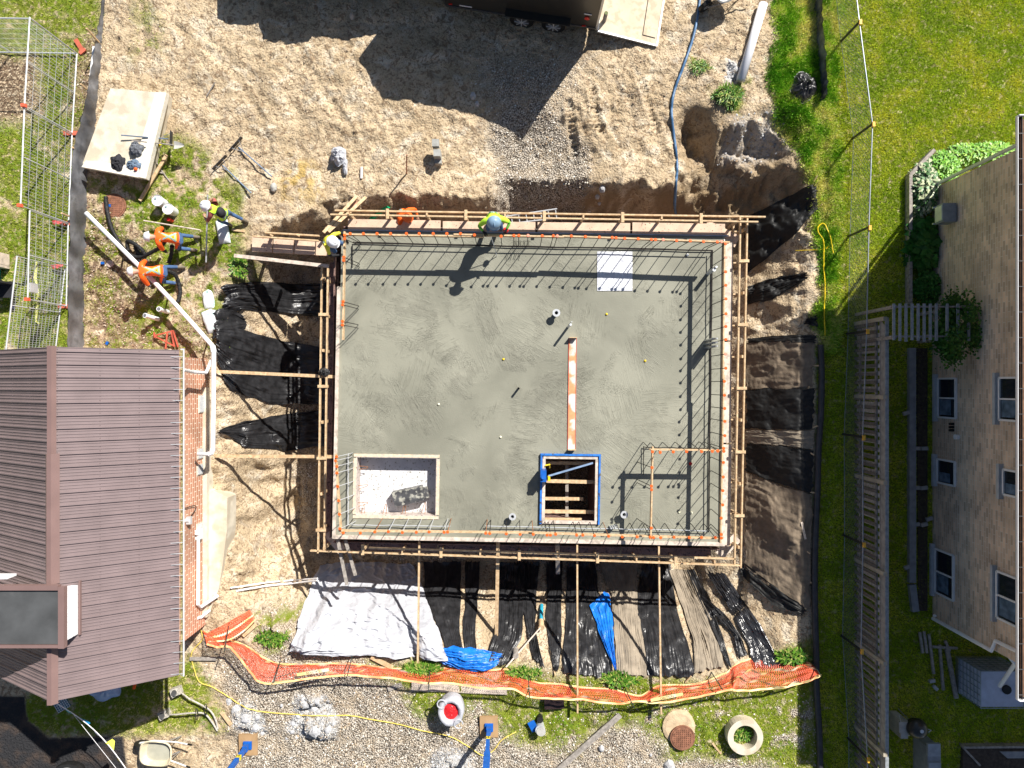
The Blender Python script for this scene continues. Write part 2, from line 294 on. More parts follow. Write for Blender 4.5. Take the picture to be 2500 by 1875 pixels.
def thing(name, label, cat, loc=(0, 0, 0), group=None):
    o = bpy.data.objects.new(name, None); COL.objects.link(o); o.location = loc; o.empty_display_size = .2
    return tag(o, label, cat, group)
def absloc(o):
    l = Vector((0, 0, 0))
    while o: l += o.location; o = o.parent
    return l
def part(name, mb, mat, parent, label=None, smooth=False, kind=None):
    me = mb.mesh(name, mat, absloc(parent), smooth); o = bpy.data.objects.new(name, me); COL.objects.link(o); o.parent = parent
    if label: o['label'] = label
    if kind: o['kind'] = kind
    return o
def solo(name, mb, mat, label, cat, group=None, smooth=False, loc=None, kind=None):
    if loc is None:
        v = mb.v; n = len(v); loc = (sum(a[0] for a in v) / n, sum(a[1] for a in v) / n, min(a[2] for a in v))
    me = mb.mesh(name, mat, loc, smooth); o = bpy.data.objects.new(name, me); COL.objects.link(o); o.location = loc
    return tag(o, label, cat, group, kind)
def struct(name, mb, mat, smooth=False):
    o = bpy.data.objects.new(name, mb.mesh(name, mat, (0, 0, 0), smooth)); COL.objects.link(o); o['kind'] = 'structure'; return o
def dup(root, loc, rz=0, label=None, group=None):
    r = root.copy(); COL.objects.link(r); r.location = loc; r.rotation_euler = (0, 0, rz)
    if label: r['label'] = label
    if group: r['group'] = group
    for ch in list(root.children):
        c = ch.copy(); COL.objects.link(c); c.parent = r
        for g in ch.children:
            d = g.copy(); COL.objects.link(d); d.parent = c
    return r
# ------------------------------------------------------------ ground mesh
def npmesh(name, verts, faces, mats, smooth=True, attrs=None, fmat=None):
    me = bpy.data.meshes.new(name); k = faces.shape[1]
    me.vertices.add(len(verts)); me.vertices.foreach_set('co', verts.astype(np.float32).ravel())
    me.loops.add(faces.size); me.loops.foreach_set('vertex_index', faces.astype(np.int32).ravel())
    me.polygons.add(len(faces)); me.polygons.foreach_set('loop_start', np.arange(0, faces.size, k, dtype=np.int32)); me.polygons.foreach_set('loop_total', np.full(len(faces), k, dtype=np.int32))
    if smooth: me.polygons.foreach_set('use_smooth', np.ones(len(faces), bool))
    for m in mats: me.materials.append(m)
    for an, (dom, arr) in (attrs or {}).items():
        at = me.attributes.new(an, 'FLOAT_COLOR', dom); at.data.foreach_set('color', arr.astype(np.float32).ravel())
    me.update(calc_edges=True); o = bpy.data.objects.new(name, me); COL.objects.link(o); return o
def ground_material():
    m = bpy.data.materials.new('site_ground'); m.use_nodes = True; n = m.node_tree.nodes; L = m.node_tree.links; b = n['Principled BSDF']; b.inputs['Roughness'].default_value = .95; b.inputs['Specular IOR Level'].default_value = .15
    g = n.new('ShaderNodeNewGeometry'); pos = g.outputs['Position']
    def noise(sc, det=5, dist=0):
        z = n.new('ShaderNodeTexNoise'); z.inputs['Scale'].default_value = sc; z.inputs['Detail'].default_value = det; z.inputs['Distortion'].default_value = dist; L.new(pos, z.inputs[0]); return z.outputs[0]
    def ramp(s, a, b_):
        r = n.new('ShaderNodeMapRange'); r.interpolation_type = 'SMOOTHSTEP'; r.inputs[1].default_value = a; r.inputs[2].default_value = b_; L.new(s, r.inputs[0]); return r.outputs[0]
    def mix(f, a, b_):
        x = n.new('ShaderNodeMix'); x.data_type = 'RGBA'
        if isinstance(f, (int, float)): x.inputs[0].default_value = f
        else: L.new(f, x.inputs[0])
        for s_, i in ((a, 6), (b_, 7)):
            if isinstance(s_, tuple): x.inputs[i].default_value = (*s_, 1)
            else: L.new(s_, x.inputs[i])
        return x.outputs[2]
    def mul(a, b_):
        x = n.new('ShaderNodeMath'); x.operation = 'MULTIPLY'; L.new(a, x.inputs[0])
        if isinstance(b_, (int, float)): x.inputs[1].default_value = b_
        else: L.new(b_, x.inputs[1])
        return x.outputs[0]
    A = n.new('ShaderNodeAttribute'); A.attribute_name = 'mask'; SA = n.new('ShaderNodeSeparateColor'); L.new(A.outputs['Color'], SA.inputs[0])
    B = n.new('ShaderNodeAttribute'); B.attribute_name = 'mask2'; SB = n.new('ShaderNodeSeparateColor'); L.new(B.outputs['Color'], SB.inputs[0])
    dirt = mix(ramp(noise(.9, 8), .35, .65), (.60, .475, .32), (.47, .365, .235))
    dirt = mix(mul(ramp(noise(1.9, 9, .8), .5, .68), .8), dirt, (.68, .60, .47))
    dirt = mix(mul(ramp(noise(1.3, 9, 1.5), .55, .7), .55), dirt, (.33, .285, .235))
    dirt = mix(mul(ramp(noise(5.5, 9, 1.6), .53, .61), .8), dirt, (.24, .165, .1))
    dirt = mix(mul(ramp(noise(16, 9, 1), .56, .64), .6), dirt, (.22, .155, .1))
    dirt = mix(mul(ramp(noise(38, 3), .60, .66), .85), dirt, (.2, .145, .1))
    dirt = mix(mul(ramp(noise(24, 4), .62, .7), .6), dirt, (.68, .6, .48))
    dirt = mix(mul(SB.outputs[2], .7), dirt, (.5, .33, .07))
    vo = n.new('ShaderNodeTexVoronoi'); vo.inputs['Scale'].default_value = 26; L.new(pos, vo.inputs[0]); sv = n.new('ShaderNodeSeparateColor'); L.new(vo.outputs['Color'], sv.inputs[0])
    grv = mix(sv.outputs[0], (.48, .42, .34), (.74, .67, .57)); grv = mix(ramp(vo.outputs['Distance'], .42, .62), grv, (.16, .13, .10)); grv = mix(mul(ramp(noise(1.7, 6), .5, .65), .6), grv, (.52, .42, .3))
    c = mix(SA.outputs[1], dirt, grv)
    c = mix(mul(SA.outputs[2], ramp(noise(9, 6), .38, .55)), c, (.17, .115, .075))
    c = mix(mul(SA.outputs[0], ramp(noise(7, 5), .25, .5)), c, (.16, .20, .02))
    c = mix(A.outputs['Alpha'], c, (.27, .195, .115))  # wet soil and painted slope shade share this colour
    c = mix(mul(SB.outputs[1], ramp(noise(8, 6), .3, .5)), c, (.5, .5, .5))
    asp_shade = mix(ramp(noise(2.2, 6), .45, .7), (.03, .03, .033), (.075, .055, .045))  # asphalt colour darkened to stand in for the building's shade
    c = mix(SB.outputs[0], c, asp_shade)
    L.new(c, b.inputs['Base Color'])
    bp = n.new('ShaderNodeBump'); bp.inputs['Strength'].default_value = 1; bp.inputs['Distance'].default_value = .06
    h = n.new('ShaderNodeMath'); h.operation = 'ADD'; L.new(noise(16, 10, .4), h.inputs[0]); L.new(mul(vo.outputs['Distance'], SA.outputs[1]), h.inputs[1]); L.new(h.outputs[0], bp.inputs['Height']); L.new(bp.outputs[0], b.inputs['Normal'])
    return m
nx, ny = GX.shape
gv = np.stack([GX, GY, Z], -1).reshape(-1, 3)
ii, jj = np.meshgrid(np.arange(nx - 1), np.arange(ny - 1), indexing='ij'); a_ = (ii * ny + jj).ravel()
gf = np.stack([a_, a_ + ny, a_ + ny + 1, a_ + 1], -1)
one = np.ones(GX.size)
ground = npmesh('ground', gv, gf, [ground_material()], True, {'mask': ('POINT', np.stack([grass.ravel(), gravel.ravel(), np.clip(litter + mulchz, 0, 1).ravel(), wet.ravel()], -1)),
                                                          'mask2': ('POINT', np.stack([asph_shade.ravel(), pale.ravel(), yell.ravel(), one], -1))})
ground['kind'] = 'structure'
# ------------------------------------------------------------ scatters (stuff)
def attrmat(name, rough=.6, spec=.3, trl=0):
    m = bpy.data.materials.new(name); m.use_nodes = True; n = m.node_tree.nodes; b = n['Principled BSDF']; a = n.new('ShaderNodeAttribute'); a.attribute_name = 'tint'
    m.node_tree.links.new(a.outputs['Color'], b.inputs['Base Color']); b.inputs['Roughness'].default_value = rough; b.inputs['Specular IOR Level'].default_value = spec
    return m
RS = np.random.RandomState(3)
FG = lambda A: A[ix0:ix0 + NXF, ix0:ix0 + NYF]
def pick(mask, n, area=(-15, 15, -11.6, 11.6)):
    x = RS.uniform(area[0], area[1], n); y = RS.uniform(area[2], area[3], n)
    u = ((x - fx[0]) / .045).astype(int); v = ((y - fy[0]) / .045).astype(int); k = FG(mask)[u, v] > RS.rand(n)
    return x[k], y[k]
def blades(name, x, y, hmin, hmax, wd, cols, label, spread=.8, seed=0):
    n = len(x); z = TA(x, y); h = RS.uniform(hmin, hmax, n); a = RS.uniform(0, math.tau, n); tl = RS.uniform(.2, spread, n) * h; ta = RS.uniform(0, math.tau, n)
    ww = wd * RS.uniform(.7, 1.3, n)
    v = np.empty((n, 3, 3)); v[:, 0] = np.stack([x - np.cos(a) * ww, y - np.sin(a) * ww, z - .01], -1); v[:, 1] = np.stack([x + np.cos(a) * ww, y + np.sin(a) * ww, z - .01], -1)
    v[:, 2] = np.stack([x + np.cos(ta) * tl, y + np.sin(ta) * tl, z + np.sqrt(np.maximum(h * h - tl * tl, h * h * .05))], -1)
    cs = np.array(cols); q = fbm(x, y, .5, 77 + seed); ci = np.clip((q - .35) / .3 + RS.normal(0, .3, n), 0, .999); fi = ci * (len(cs) - 1); i0 = fi.astype(int); fr = (fi - i0)[:, None]
    c = cs[i0] * (1 - fr) + cs[np.minimum(i0 + 1, len(cs) - 1)] * fr; c = c * RS.uniform(.75, 1.25, (n, 1)); c4 = np.concatenate([c, np.ones((n, 1))], -1)
    o = npmesh(name, v.reshape(-1, 3), np.arange(n * 3).reshape(-1, 3), [MC['blade']], False, {'tint': ('POINT', np.repeat(c4, 3, 0))})
    return tag(o, label, 'grass', kind='stuff')
MC['blade'] = attrmat('grass_blades', .55, .25)
x, y = pick(np.clip(rlawn - .5 * 0, 0, 1), 420000, (8.6, 15, -11.6, 11.6))
blades('lawn_grass', x, y, .03, .085, .009, [(.34, .50, .012), (.48, .62, .015), (.60, .70, .025), (.72, .72, .08)], 'mown yellow green lawn beside the brick house', .95)
x, y = pick(weeds, 150000, (6.8, 9.6, .8, 11.6))
blades('tall_weeds', x, y, .07, .2, .011, [(.14, .36, .02), (.32, .56, .04), (.55, .72, .08), (.8, .76, .3)], 'rank tall grass along the edge of the dig', .9, 3)
x, y = pick(grass * (GX < 8.5) * (weeds < .3), 520000)
blades('rough_grass', x, y, .03, .10, .009, [(.16, .33, .02), (.34, .45, .03), (.48, .5, .08), (.6, .52, .24)], 'patchy worn grass around the building site', .95, 5)
def rocks(name, x, y, smin, smax, cols, label, cat='gravel'):
    n = len(x); z = TA(x, y); r = smin + (smax - smin) * RS.rand(n) ** 2.2
    base = np.array([(1, 0, 0), (0, 1, 0), (-1, 0, 0), (0, -1, 0), (0, 0, .8), (0, 0, -.6)], float)
    v = base[None] * RS.uniform(.6, 1.25, (n, 6, 1)); a = RS.uniform(0, math.tau, n); ca, sa = np.cos(a)[:, None], np.sin(a)[:, None]
    X = v[..., 0] * ca - v[..., 1] * sa; Y = v[..., 0] * sa + v[..., 1] * ca
    v = np.stack([X * r[:, None] + x[:, None], Y * r[:, None] + y[:, None], v[..., 2] * r[:, None] + (z + r * .25)[:, None]], -1)
    fb = np.array([(0, 1, 4), (1, 2, 4), (2, 3, 4), (3, 0, 4)])
    f = (fb[None] + (np.arange(n) * 6)[:, None, None]).reshape(-1, 3)
    cs = np.array(cols); c = cs[RS.randint(0, len(cs), n)] * RS.uniform(.7, 1.25, (n, 1)); c4 = np.concatenate([np.clip(c, 0, .85), np.ones((n, 1))], -1)
    o = npmesh(name, v.reshape(-1, 3), f, [MC['stone']], False, {'tint': ('POINT', np.repeat(c4, 6, 0))}); return tag(o, label, cat, kind='stuff')
MC['stone'] = attrmat('loose_stone', .9, .2)
x, y = pick(np.clip(gravel, 0, 1) * .9, 230000)
rocks('gravel', x, y, .010, .032, [(.62, .55, .46), (.72, .65, .56), (.48, .41, .33), (.78, .73, .66), (.34, .28, .22)], 'crushed pale stone spread over the ramp and yard')
x, y = pick((1 - grass) * (1 - rlawn) * (1 - asph_shade) * (.25 + .9 * sst(.5, .7, fbm(GX, GY, .6, 131))), 60000)
rocks('soil_clods', x, y, .008, .035, [(.5, .38, .25), (.36, .26, .17), (.58, .46, .32), (.24, .17, .12)], 'loose crumbs of dry sandy soil', 'soil')
x, y = pick(pale, 9000 * 11)
rocks('rubble_crumbs', x, y, .012, .05, [(.45, .45, .46), (.33, .33, .34), (.55, .55, .55)], 'broken white grey concrete crumbs', 'rubble')
def flakes(name, x, y, s0, s1, cols, label):
    n = len(x); z = TA(x, y); a = RS.uniform(0, math.tau, n); s_ = RS.uniform(s0, s1, n); tz = RS.uniform(0, .8, n) * s_
    dx = np.cos(a) * s_; dy = np.sin(a) * s_
    v = np.stack([np.stack([x - dx, y - dy, z + .012], -1), np.stack([x + dy * .55, y - dx * .55, z + .012 + tz * .4], -1), np.stack([x + dx, y + dy, z + .015 + tz], -1), np.stack([x - dy * .55, y + dx * .55, z + .01 + tz * .3], -1)], 1)
    cs = np.array(cols); c = cs[RS.randint(0, len(cs), n)] * RS.uniform(.7, 1.3, (n, 1)); c4 = np.concatenate([c, np.ones((n, 1))], -1)
    o = npmesh(name, v.reshape(-1, 3), np.arange(n * 4).reshape(-1, 4), [MC['stone']], False, {'tint': ('POINT', np.repeat(c4, 4, 0))}); return tag(o, label, 'leaf litter', kind='stuff')
x, y = pick(litter * .8, 190000); flakes('leaf_litter', x, y, .015, .04, [(.3, .2, .13), (.42, .31, .22), (.16, .1, .07), (.5, .42, .33)], 'dry brown fallen leaves by the low black fence')
x, y = pick(mulchz, 150000); flakes('wood_chips', x, y, .012, .03, [(.55, .42, .27), (.65, .53, .37), (.4, .29, .18)], 'pale wood chips behind the mesh fence')
# ============================================================ SLAB AND FORMWORK
ZS = .3
TLc, TRc, BRc, BLc = P(834, 562, ZS), P(1769, 576, ZS), P(1758, 1325, ZS), P(820, 1312, ZS)
def bil(u, v): return (TLc * (1 - u) + TRc * u) * (1 - v) + (BLc * (1 - u) + BRc * u) * v
def uv_of(px, py):
    p = P(px, py, ZS); u = v = .5
    for _ in range(12):
        q = bil(u, v); ex = (TRc - TLc); ey = (BLc - TLc); u += (p - q).dot(ex) / ex.length_squared; v += (p - q).dot(ey) / ey.length_squared
    return u, v
def slab_material():
    m = bpy.data.materials.new('fresh_concrete'); m.use_nodes = True; n = m.node_tree.nodes; L = m.node_tree.links; b = n['Principled BSDF']; b.inputs['Roughness'].default_value = .62; b.inputs['Specular IOR Level'].default_value = .3
    g = n.new('ShaderNodeNewGeometry'); pos = g.outputs['Position']
    def noise(sc, det=5, dist=0, vec=None):
        z = n.new('ShaderNodeTexNoise'); z.inputs['Scale'].default_value = sc; z.inputs['Detail'].default_value = det; z.inputs['Distortion'].default_value = dist; L.new(vec or pos, z.inputs[0]); return z.outputs[0]
    def mr(s, a, b_, c=0, d=1):
        r = n.new('ShaderNodeMapRange'); r.inputs[1].default_value = a; r.inputs[2].default_value = b_; r.inputs[3].default_value = c; r.inputs[4].default_value = d; L.new(s, r.inputs[0]); return r.outputs[0]
    def mth(op, a, b_):
        x = n.new('ShaderNodeMath'); x.operation = op
        for i, q in enumerate((a, b_)):
            if isinstance(q, (int, float)): x.inputs[i].default_value = q
            else: L.new(q, x.inputs[i])
        return x.outputs[0]
    # arcs swept by a float: rings round scattered cell centres, warped
    wp = n.new('ShaderNodeTexNoise'); wp.inputs['Scale'].default_value = .55; wp.inputs['Detail'].default_value = 2; L.new(pos, wp.inputs[0])
    mp = n.new('ShaderNodeVectorMath'); mp.operation = 'MULTIPLY_ADD'; L.new(wp.outputs['Color'], mp.inputs[0]); mp.inputs[1].default_value = (2.2, 2.2, 0); L.new(pos, mp.inputs[2])
    vo = n.new('ShaderNodeTexVoronoi'); vo.inputs['Scale'].default_value = .42; L.new(mp.outputs[0], vo.inputs[0])
    rings = n.new('ShaderNodeTexNoise'); rings.noise_dimensions = '1D'; rings.inputs['Scale'].default_value = 38; rings.inputs['Detail'].default_value = 4
    L.new(vo.outputs['Distance'], rings.inputs['W'])
    # straight trowel streaks with direction from the voronoi cell
    sc = n.new('ShaderNodeSeparateColor'); vo2 = n.new('ShaderNodeTexVoronoi'); vo2.inputs['Scale'].default_value = .8; L.new(mp.outputs[0], vo2.inputs[0]); L.new(vo2.outputs['Color'], sc.inputs[0])
    vr = n.new('ShaderNodeVectorRotate'); vr.rotation_type = 'Z_AXIS'; L.new(pos, vr.inputs[0]); L.new(mth('MULTIPLY', sc.outputs[0], 3.1), vr.inputs['Angle'])
    st = n.new('ShaderNodeMapping'); st.inputs['Scale'].default_value = (.7, 11, 1); L.new(vr.outputs[0], st.inputs[0]); streak = noise(1.6, 3, .15, st.outputs[0])
    c1 = mr(noise(.55, 6, .4), .35, .65); mx = n.new('ShaderNodeMix'); mx.data_type = 'RGBA'; L.new(c1, mx.inputs[0]); mx.inputs[6].default_value = (.205, .203, .16, 1); mx.inputs[7].default_value = (.30, .295, .235, 1)
    mx2 = n.new('ShaderNodeMix'); mx2.data_type = 'RGBA'; L.new(mr(noise(1.7, 9, .3), .5, .75, 0, .6), mx2.inputs[0]); L.new(mx.outputs[2], mx2.inputs[6]); mx2.inputs[7].default_value = (.20, .195, .155, 1)
    spk = n.new('ShaderNodeMix'); spk.data_type = 'RGBA'; L.new(mth('MULTIPLY', mr(noise(60, 3), .66, .72), mr(noise(1.2, 4), .5, .6)), spk.inputs[0]); L.new(mx2.outputs[2], spk.inputs[6]); spk.inputs[7].default_value = (.14, .14, .12, 1)
    ridge = mth('SUBTRACT', 1, mth('MULTIPLY', mth('ABSOLUTE', mth('SUBTRACT', streak, .5), 0), 22)); ridge = mth('MAXIMUM', ridge, 0)
    ridge2 = mth('MAXIMUM', mth('SUBTRACT', 1, mth('MULTIPLY', mth('ABSOLUTE', mth('SUBTRACT', rings.outputs[0], .5), 0), 16)), 0)
    msk = mr(noise(.9, 4), .45, .6); h = mth('ADD', mth('MULTIPLY', mth('MULTIPLY', ridge, msk), .55), mth('MULTIPLY', mth('MULTIPLY', ridge2, mr(noise(1.1, 4, .5), .55, .65)), .28))
    rough = mth('MULTIPLY', mr(noise(1.7, 9, .3), .52, .68), noise(40, 4)); h = mth('ADD', h, mth('MULTIPLY', rough, 1.9)); h = mth('ADD', h, mth('MULTIPLY', noise(26, 6), .25)); h = mth('ADD', h, mth('MULTIPLY', noise(2, 3), .3))
    # gouged trowel lines and open pitted texture are coloured darker
    fine = mth('MAXIMUM', mth('SUBTRACT', 1, mth('MULTIPLY', mth('ABSOLUTE', mth('SUBTRACT', streak, .46), 0), 70)), 0)
    gl = mth('MULTIPLY', fine, mr(noise(1.6, 5, .3), .5, .6)); pits = mth('MULTIPLY', mr(noise(55, 5), .54, .62), mr(noise(1.15, 7, .6), .56, .66))
    dk = n.new('ShaderNodeMix'); dk.data_type = 'RGBA'; L.new(mth('MINIMUM', mth('ADD', mth('MULTIPLY', gl, .5), mth('MULTIPLY', pits, .55)), .7), dk.inputs[0]); L.new(spk.outputs[2], dk.inputs[6]); dk.inputs[7].default_value = (.11, .11, .085, 1)
    L.new(dk.outputs[2], b.inputs['Base Color']); h = mth('SUBTRACT', h, mth('MULTIPLY', gl, .8)); h = mth('SUBTRACT', h, mth('MULTIPLY', pits, .8))
    bp = n.new('ShaderNodeBump'); bp.inputs['Strength'].default_value = .55; bp.inputs['Distance'].default_value = .022; L.new(h, bp.inputs['Height']); L.new(bp.outputs[0], b.inputs['Normal'])
    return m
slabm = slab_material()
opA = [uv_of(869, 1113), uv_of(1066, 1262)]; opB = [uv_of(1322, 1109), uv_of(1461, 1282)]
def seg(pts, d=.012):
    out = []; pts = sorted(pts)
    for a, b in zip(pts, pts[1:]):
        k = max(1, int((b - a) / d)); out += [a + (b - a) * i / k for i in range(k)]
    return out + [pts[-1]]
us = seg([0, 1, opA[0][0], opA[1][0], opB[0][0], opB[1][0]]); vs2 = seg([0, 1, opA[0][1], opA[1][1], opB[0][1], opB[1][1]])
inh = lambda u, v: any(o_[0][0] - 1e-6 < u < o_[1][0] + 1e-6 and o_[0][1] - 1e-6 < v < o_[1][1] + 1e-6 for o_ in (opA, opB))
slab = thing('concrete_slab', 'large freshly poured grey concrete slab ringed with capped rebar', 'slab', bil(.5, .5) - Vector((0, 0, .35)))
mb = MB(); nu, nv = len(us), len(vs2)
for u in us:
    for v in vs2:
        p = bil(u, v); p.z += .004 * mnoise.noise(p * .9) + .002 * mnoise.noise(p * 5); mb.v.append(tuple(p))
for i in range(nu - 1):
    for j in range(nv - 1):
        if not inh((us[i] + us[i + 1]) / 2, (vs2[j] + vs2[j + 1]) / 2): mb.f.append((i * nv + j, (i * nv + j + 1), (i + 1) * nv + j + 1, (i + 1) * nv + j)); mb.m.append(0)
def wallq(mb, a, b, z0, z1): mb.add([(a.x, a.y, z0), (b.x, b.y, z0), (b.x, b.y, z1), (a.x, a.y, z1)], [(0, 1, 2, 3)])
def holeq(mb, o_, z0, z1):
    c = [bil(o_[0][0], o_[0][1]), bil(o_[1][0], o_[0][1]), bil(o_[1][0], o_[1][1]), bil(o_[0][0], o_[1][1])]
    for k in range(4): wallq(mb, c[k], c[(k + 1) % 4], z0, z1)
part('slab_surface', mb, slabm, slab, smooth=True)
mb = MB(); c = [TLc, TRc, BRc, BLc]
for k in range(4): wallq(mb, c[(k + 1) % 4], c[k], ZS - .3, ZS - .006)
holeq(mb, opA, ZS - .25, ZS - .006); holeq(mb, opB, ZS - .3, ZS - .006)
part('slab_edge', mb, concg, slab)
# walls below
th = math.atan2(TRc.y - TLc.y, TRc.x - TLc.x)
bw = thing('basement_wall', 'concrete basement wall under the slab inside the excavation', 'wall', bil(.5, .5) - Vector((0, 0, ZS + 3.0)))
for a, b, nm in ((TLc, TRc, 'wall'), (TRc, BRc, 'wall'), (BRc, BLc, 'wall'), (BLc, TLc, 'wall')):
    d = (b - a).normalized(); nin = Vector((d.y, -d.x, 0)); off = nin * .13
    part(nm, MB().bar((a + off + d * .0).to_2d().to_3d() + Vector((0, 0, -1.43)), (b + off - d * .26).to_2d().to_3d() + Vector((0, 0, -1.43)), .25, 2.84), concg, bw)
# recess A floor (shallow box) and shaft B
ea = (TRc - TLc).normalized(); eb = (BLc - TLc).normalized()
def box_opening(o_, name, label, wallmat, depth, floor=None):
    t0 = thing(name, label, 'opening', bil((o_[0][0] + o_[1][0]) / 2, (o_[0][1] + o_[1][1]) / 2) - Vector((0, 0, depth)))
    c = [bil(o_[0][0], o_[0][1]), bil(o_[1][0], o_[0][1]), bil(o_[1][0], o_[1][1]), bil(o_[0][0], o_[1][1])]; return t0, c
tA, cA = box_opening(opA, 'floor_recess', 'shallow square recess in the slab with white splattered floor', plypale, .47)
mb = MB(); e = .03
mb.prism([(q.x, q.y) for q in cA], ZS - .52, ZS - .46); part('recess_floor', mb, M('splattered_white_board', (.62, .62, .64), .7, var=.1, vs=4, col2=(.25, .24, .2), c2at=(.58, .66), c2s=16), tA)
fm = M('pale_frame_timber', (.68, .56, .44), .75, var=.2, vs=10)
for k in range(4):
    a, b = cA[k], cA[(k + 1) % 4]; d = (b - a).normalized(); nin = Vector((-d.y, d.x, 0)); nin = nin if (bil((opA[0][0] + opA[1][0]) / 2, (opA[0][1] + opA[1][1]) / 2) - a).dot(nin) > 0 else -nin
    z = Vector((0, 0, -.22)); s0 = d * (.04 if k % 2 == 0 else 0)
    part('frame_board', MB().bar(a + nin * .02 + z, b + nin * .02 + z, .035, .47), M('stained_recess_board', (.55, .47, .42), .75, var=.2, vs=6, col2=(.12, .1, .09), c2at=(.58, .66), c2s=18), tA)
    z = Vector((0, 0, .012)); s0 = d * (.055 if k % 2 else -.055)
    part('frame_rim', MB().bar(a - nin * .02 + z + s0 * 1, b - nin * .02 + z - s0 * 1, .085, .02), M('crusted_timber_rim', (.72, .56, .4), .8, var=.25, vs=12, col2=(.5, .47, .4), c2s=14), tA)
def lbox(px, py, z, d, rz): return MB().box(P(px, py, z), d, rz)
bx = MB().box(P(998, 1210, 0.02), (.86, .42, .3), math.radians(12)); 
solo('foam_block', bx, M('marbled_dark_board', (.07, .07, .075), .6, var=.5, vs=4, col2=(.38, .37, .32), c2at=(.5, .64), c2s=9), 'black and white marbled block lying in the white recess', 'block')
bx = MB().box(P(1040, 1202, -.02), (.14, .32, .12), math.radians(12)); solo('foam_offcut', bx, M('marbled_dark_board', (0, 0, 0)), 'small offcut tucked under the marbled block', 'block')
k0 = 0
for px, py, dx, dy in ((876, 1142, 20, -1), (874, 1190, 22, -5), (874, 1232, 22, -4), (886, 1256, 3, -22), (938, 1258, 4, -24), (985, 1256, 4, -24), (1033, 1254, 5, -24)):
    a = P(px, py, .14); b = P(px + dx, py + dy, .1); q = (b - a).cross(Vector((0, 0, 1))).normalized() * .05
    part('rebar_hook', MB().tube([a + q, b + q * .4, b - q * .4, a - q], .009, 5, smooth=4), rebar_o, tA)
tB, cB = box_opening(opB, 'stair_shaft', 'deep timber lined shaft with blue painted rim', plydark, 2.6)
bluef = M('blue_painted_ply_edge', (.02, .16, .55), .6, var=.3, vs=14, col2=(.05, .05, .06), c2at=(.6, .66), c2s=9)
ctr = bil((opB[0][0] + opB[1][0]) / 2, (opB[0][1] + opB[1][1]) / 2)
for k in range(4):
    a, b = cB[k], cB[(k + 1) % 4]; d = (b - a).normalized(); nin = Vector((-d.y, d.x, 0)); nin = nin if (ctr - a).dot(nin) > 0 else -nin; z = Vector((0, 0, -1.12))
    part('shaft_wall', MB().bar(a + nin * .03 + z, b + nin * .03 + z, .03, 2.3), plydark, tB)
    s0 = d * (.03 if k % 2 else -.03)
    if k != 2: part('blue_rim', MB().bar(a + Vector((0, 0, .03)) + s0, b + Vector((0, 0, .03)) - s0, .05, .12), bluef, tB)
    part('frame_timber', MB().bar(a + nin * (.075) + d * (.055 if k % 2 == 0 else .12) + Vector((0, 0, .01)), b + nin * .075 - d * (.055 if k % 2 == 0 else .12) + Vector((0, 0, .01)), .085, .09), plypale, tB)
for (x1, y1, x2, y2, zz, wd) in ((1328, 1130, 1446, 1131, -.12, .09), (1334, 1174, 1455, 1177, .02, .1), (1331, 1217, 1424, 1218, -.25, .09), (1325, 1248, 1453, 1250, .0, .1), (1330, 1266, 1420, 1267, -.15, .06)):
    part('cross_board', MB().bar(P(x1, y1, zz), P(x2, y2, zz), wd, .04), wood, tB)
part('spine_board', MB().bar(P(1384, 1135, -.5), P(1384, 1262, -.5), .09, .04), wood_w, tB)
solo('blue_level', MB().bar(P(1339, 1162, .2), P(1448, 1130, .25), .05, .03), M('pale_blue_alloy', (.3, .42, .62), .4, .3), 'long pale blue straightedge lying across the shaft', 'straightedge')
hp = thing('vibrator_motor', 'blue and yellow vibrator motor standing on the shaft rim', 'power tool', P(1327, 1158, .36))
part('motor_body', MB().box(P(1326, 1160, .62), (.16, .32, .42)).cyl(P(1326, 1166, .83), P(1326, 1166, .9), .05), bluep, hp)
part('handle', MB().tube([P(1330, 1140, .75), P(1332, 1136, .92), P(1342, 1134, .92), P(1342, 1142, .75)], .02, 6).box(P(1340, 1168, .6), (.06, .1, .3)), yelp, hp)
part('support_leg', MB().bar(P(1322, 1150, .4), P(1322, 1150, .32), .05, .05), steel, hp)
# vibrator whip + bits
for px, py, zz, r, nm, lb in ((0, 0, 0, 0, 0, 0),): pass
def pipe_stub(px, py, r, h, label, flange=True, h0=ZS, lean=(0, 0), mat=steelp):
    t0 = thing('pipe_sleeve', label, 'pipe', P(px, py, h0)); c = P(px, py, h0)
    t_ = c + Vector((lean[0], lean[1], h))
    mb = MB(); n = 18
    mb.lathe(c, [(r, -.02), (r, h), (r * .78, h), (r * .78, -.01)], n, caps=False); part('tube', mb, mat, t0, smooth=False)
    part('bore', MB().cyl(c + Vector((0, 0, .004)), c + Vector((0, 0, .02)), r * .76, n=n), black_rb, t0)
    if flange: part('flange', MB().lathe(c, [(r, h - .02), (r * 1.75, h - .02), (r * 1.75, h + .005), (r * .9, h + .005)], n, caps=False), mat, t0)
    return t0
pipe_stub(1357, 766, .062, .25, 'flanged silver drain sleeve standing near the slab centre')
pipe_stub(1251, 1258, .058, .22, 'flanged silver sleeve by the bottom edge left of the shaft')
pipe_stub(1521, 1253, .06, .22, 'flanged silver sleeve inside the lower right wall lines')
pipe_stub(1266, 948, .03, .28, 'thin black conduit stub alone in mid slab', False, mat=black_rb)
for px, py, lb, L_ in ((1386, 797, 'dented steel conduit stub above the narrow beam form', .62), (1389, 790, 'thin steel conduit beside the dented stub', .58)):
    solo('conduit', MB().cyl(P(px + 1, py + 1, ZS), P(px + 1, py + 1, ZS) + Vector((.02, .01, L_)), .035 if L_ > .6 else .014, n=10), steelp, lb, 'conduit')
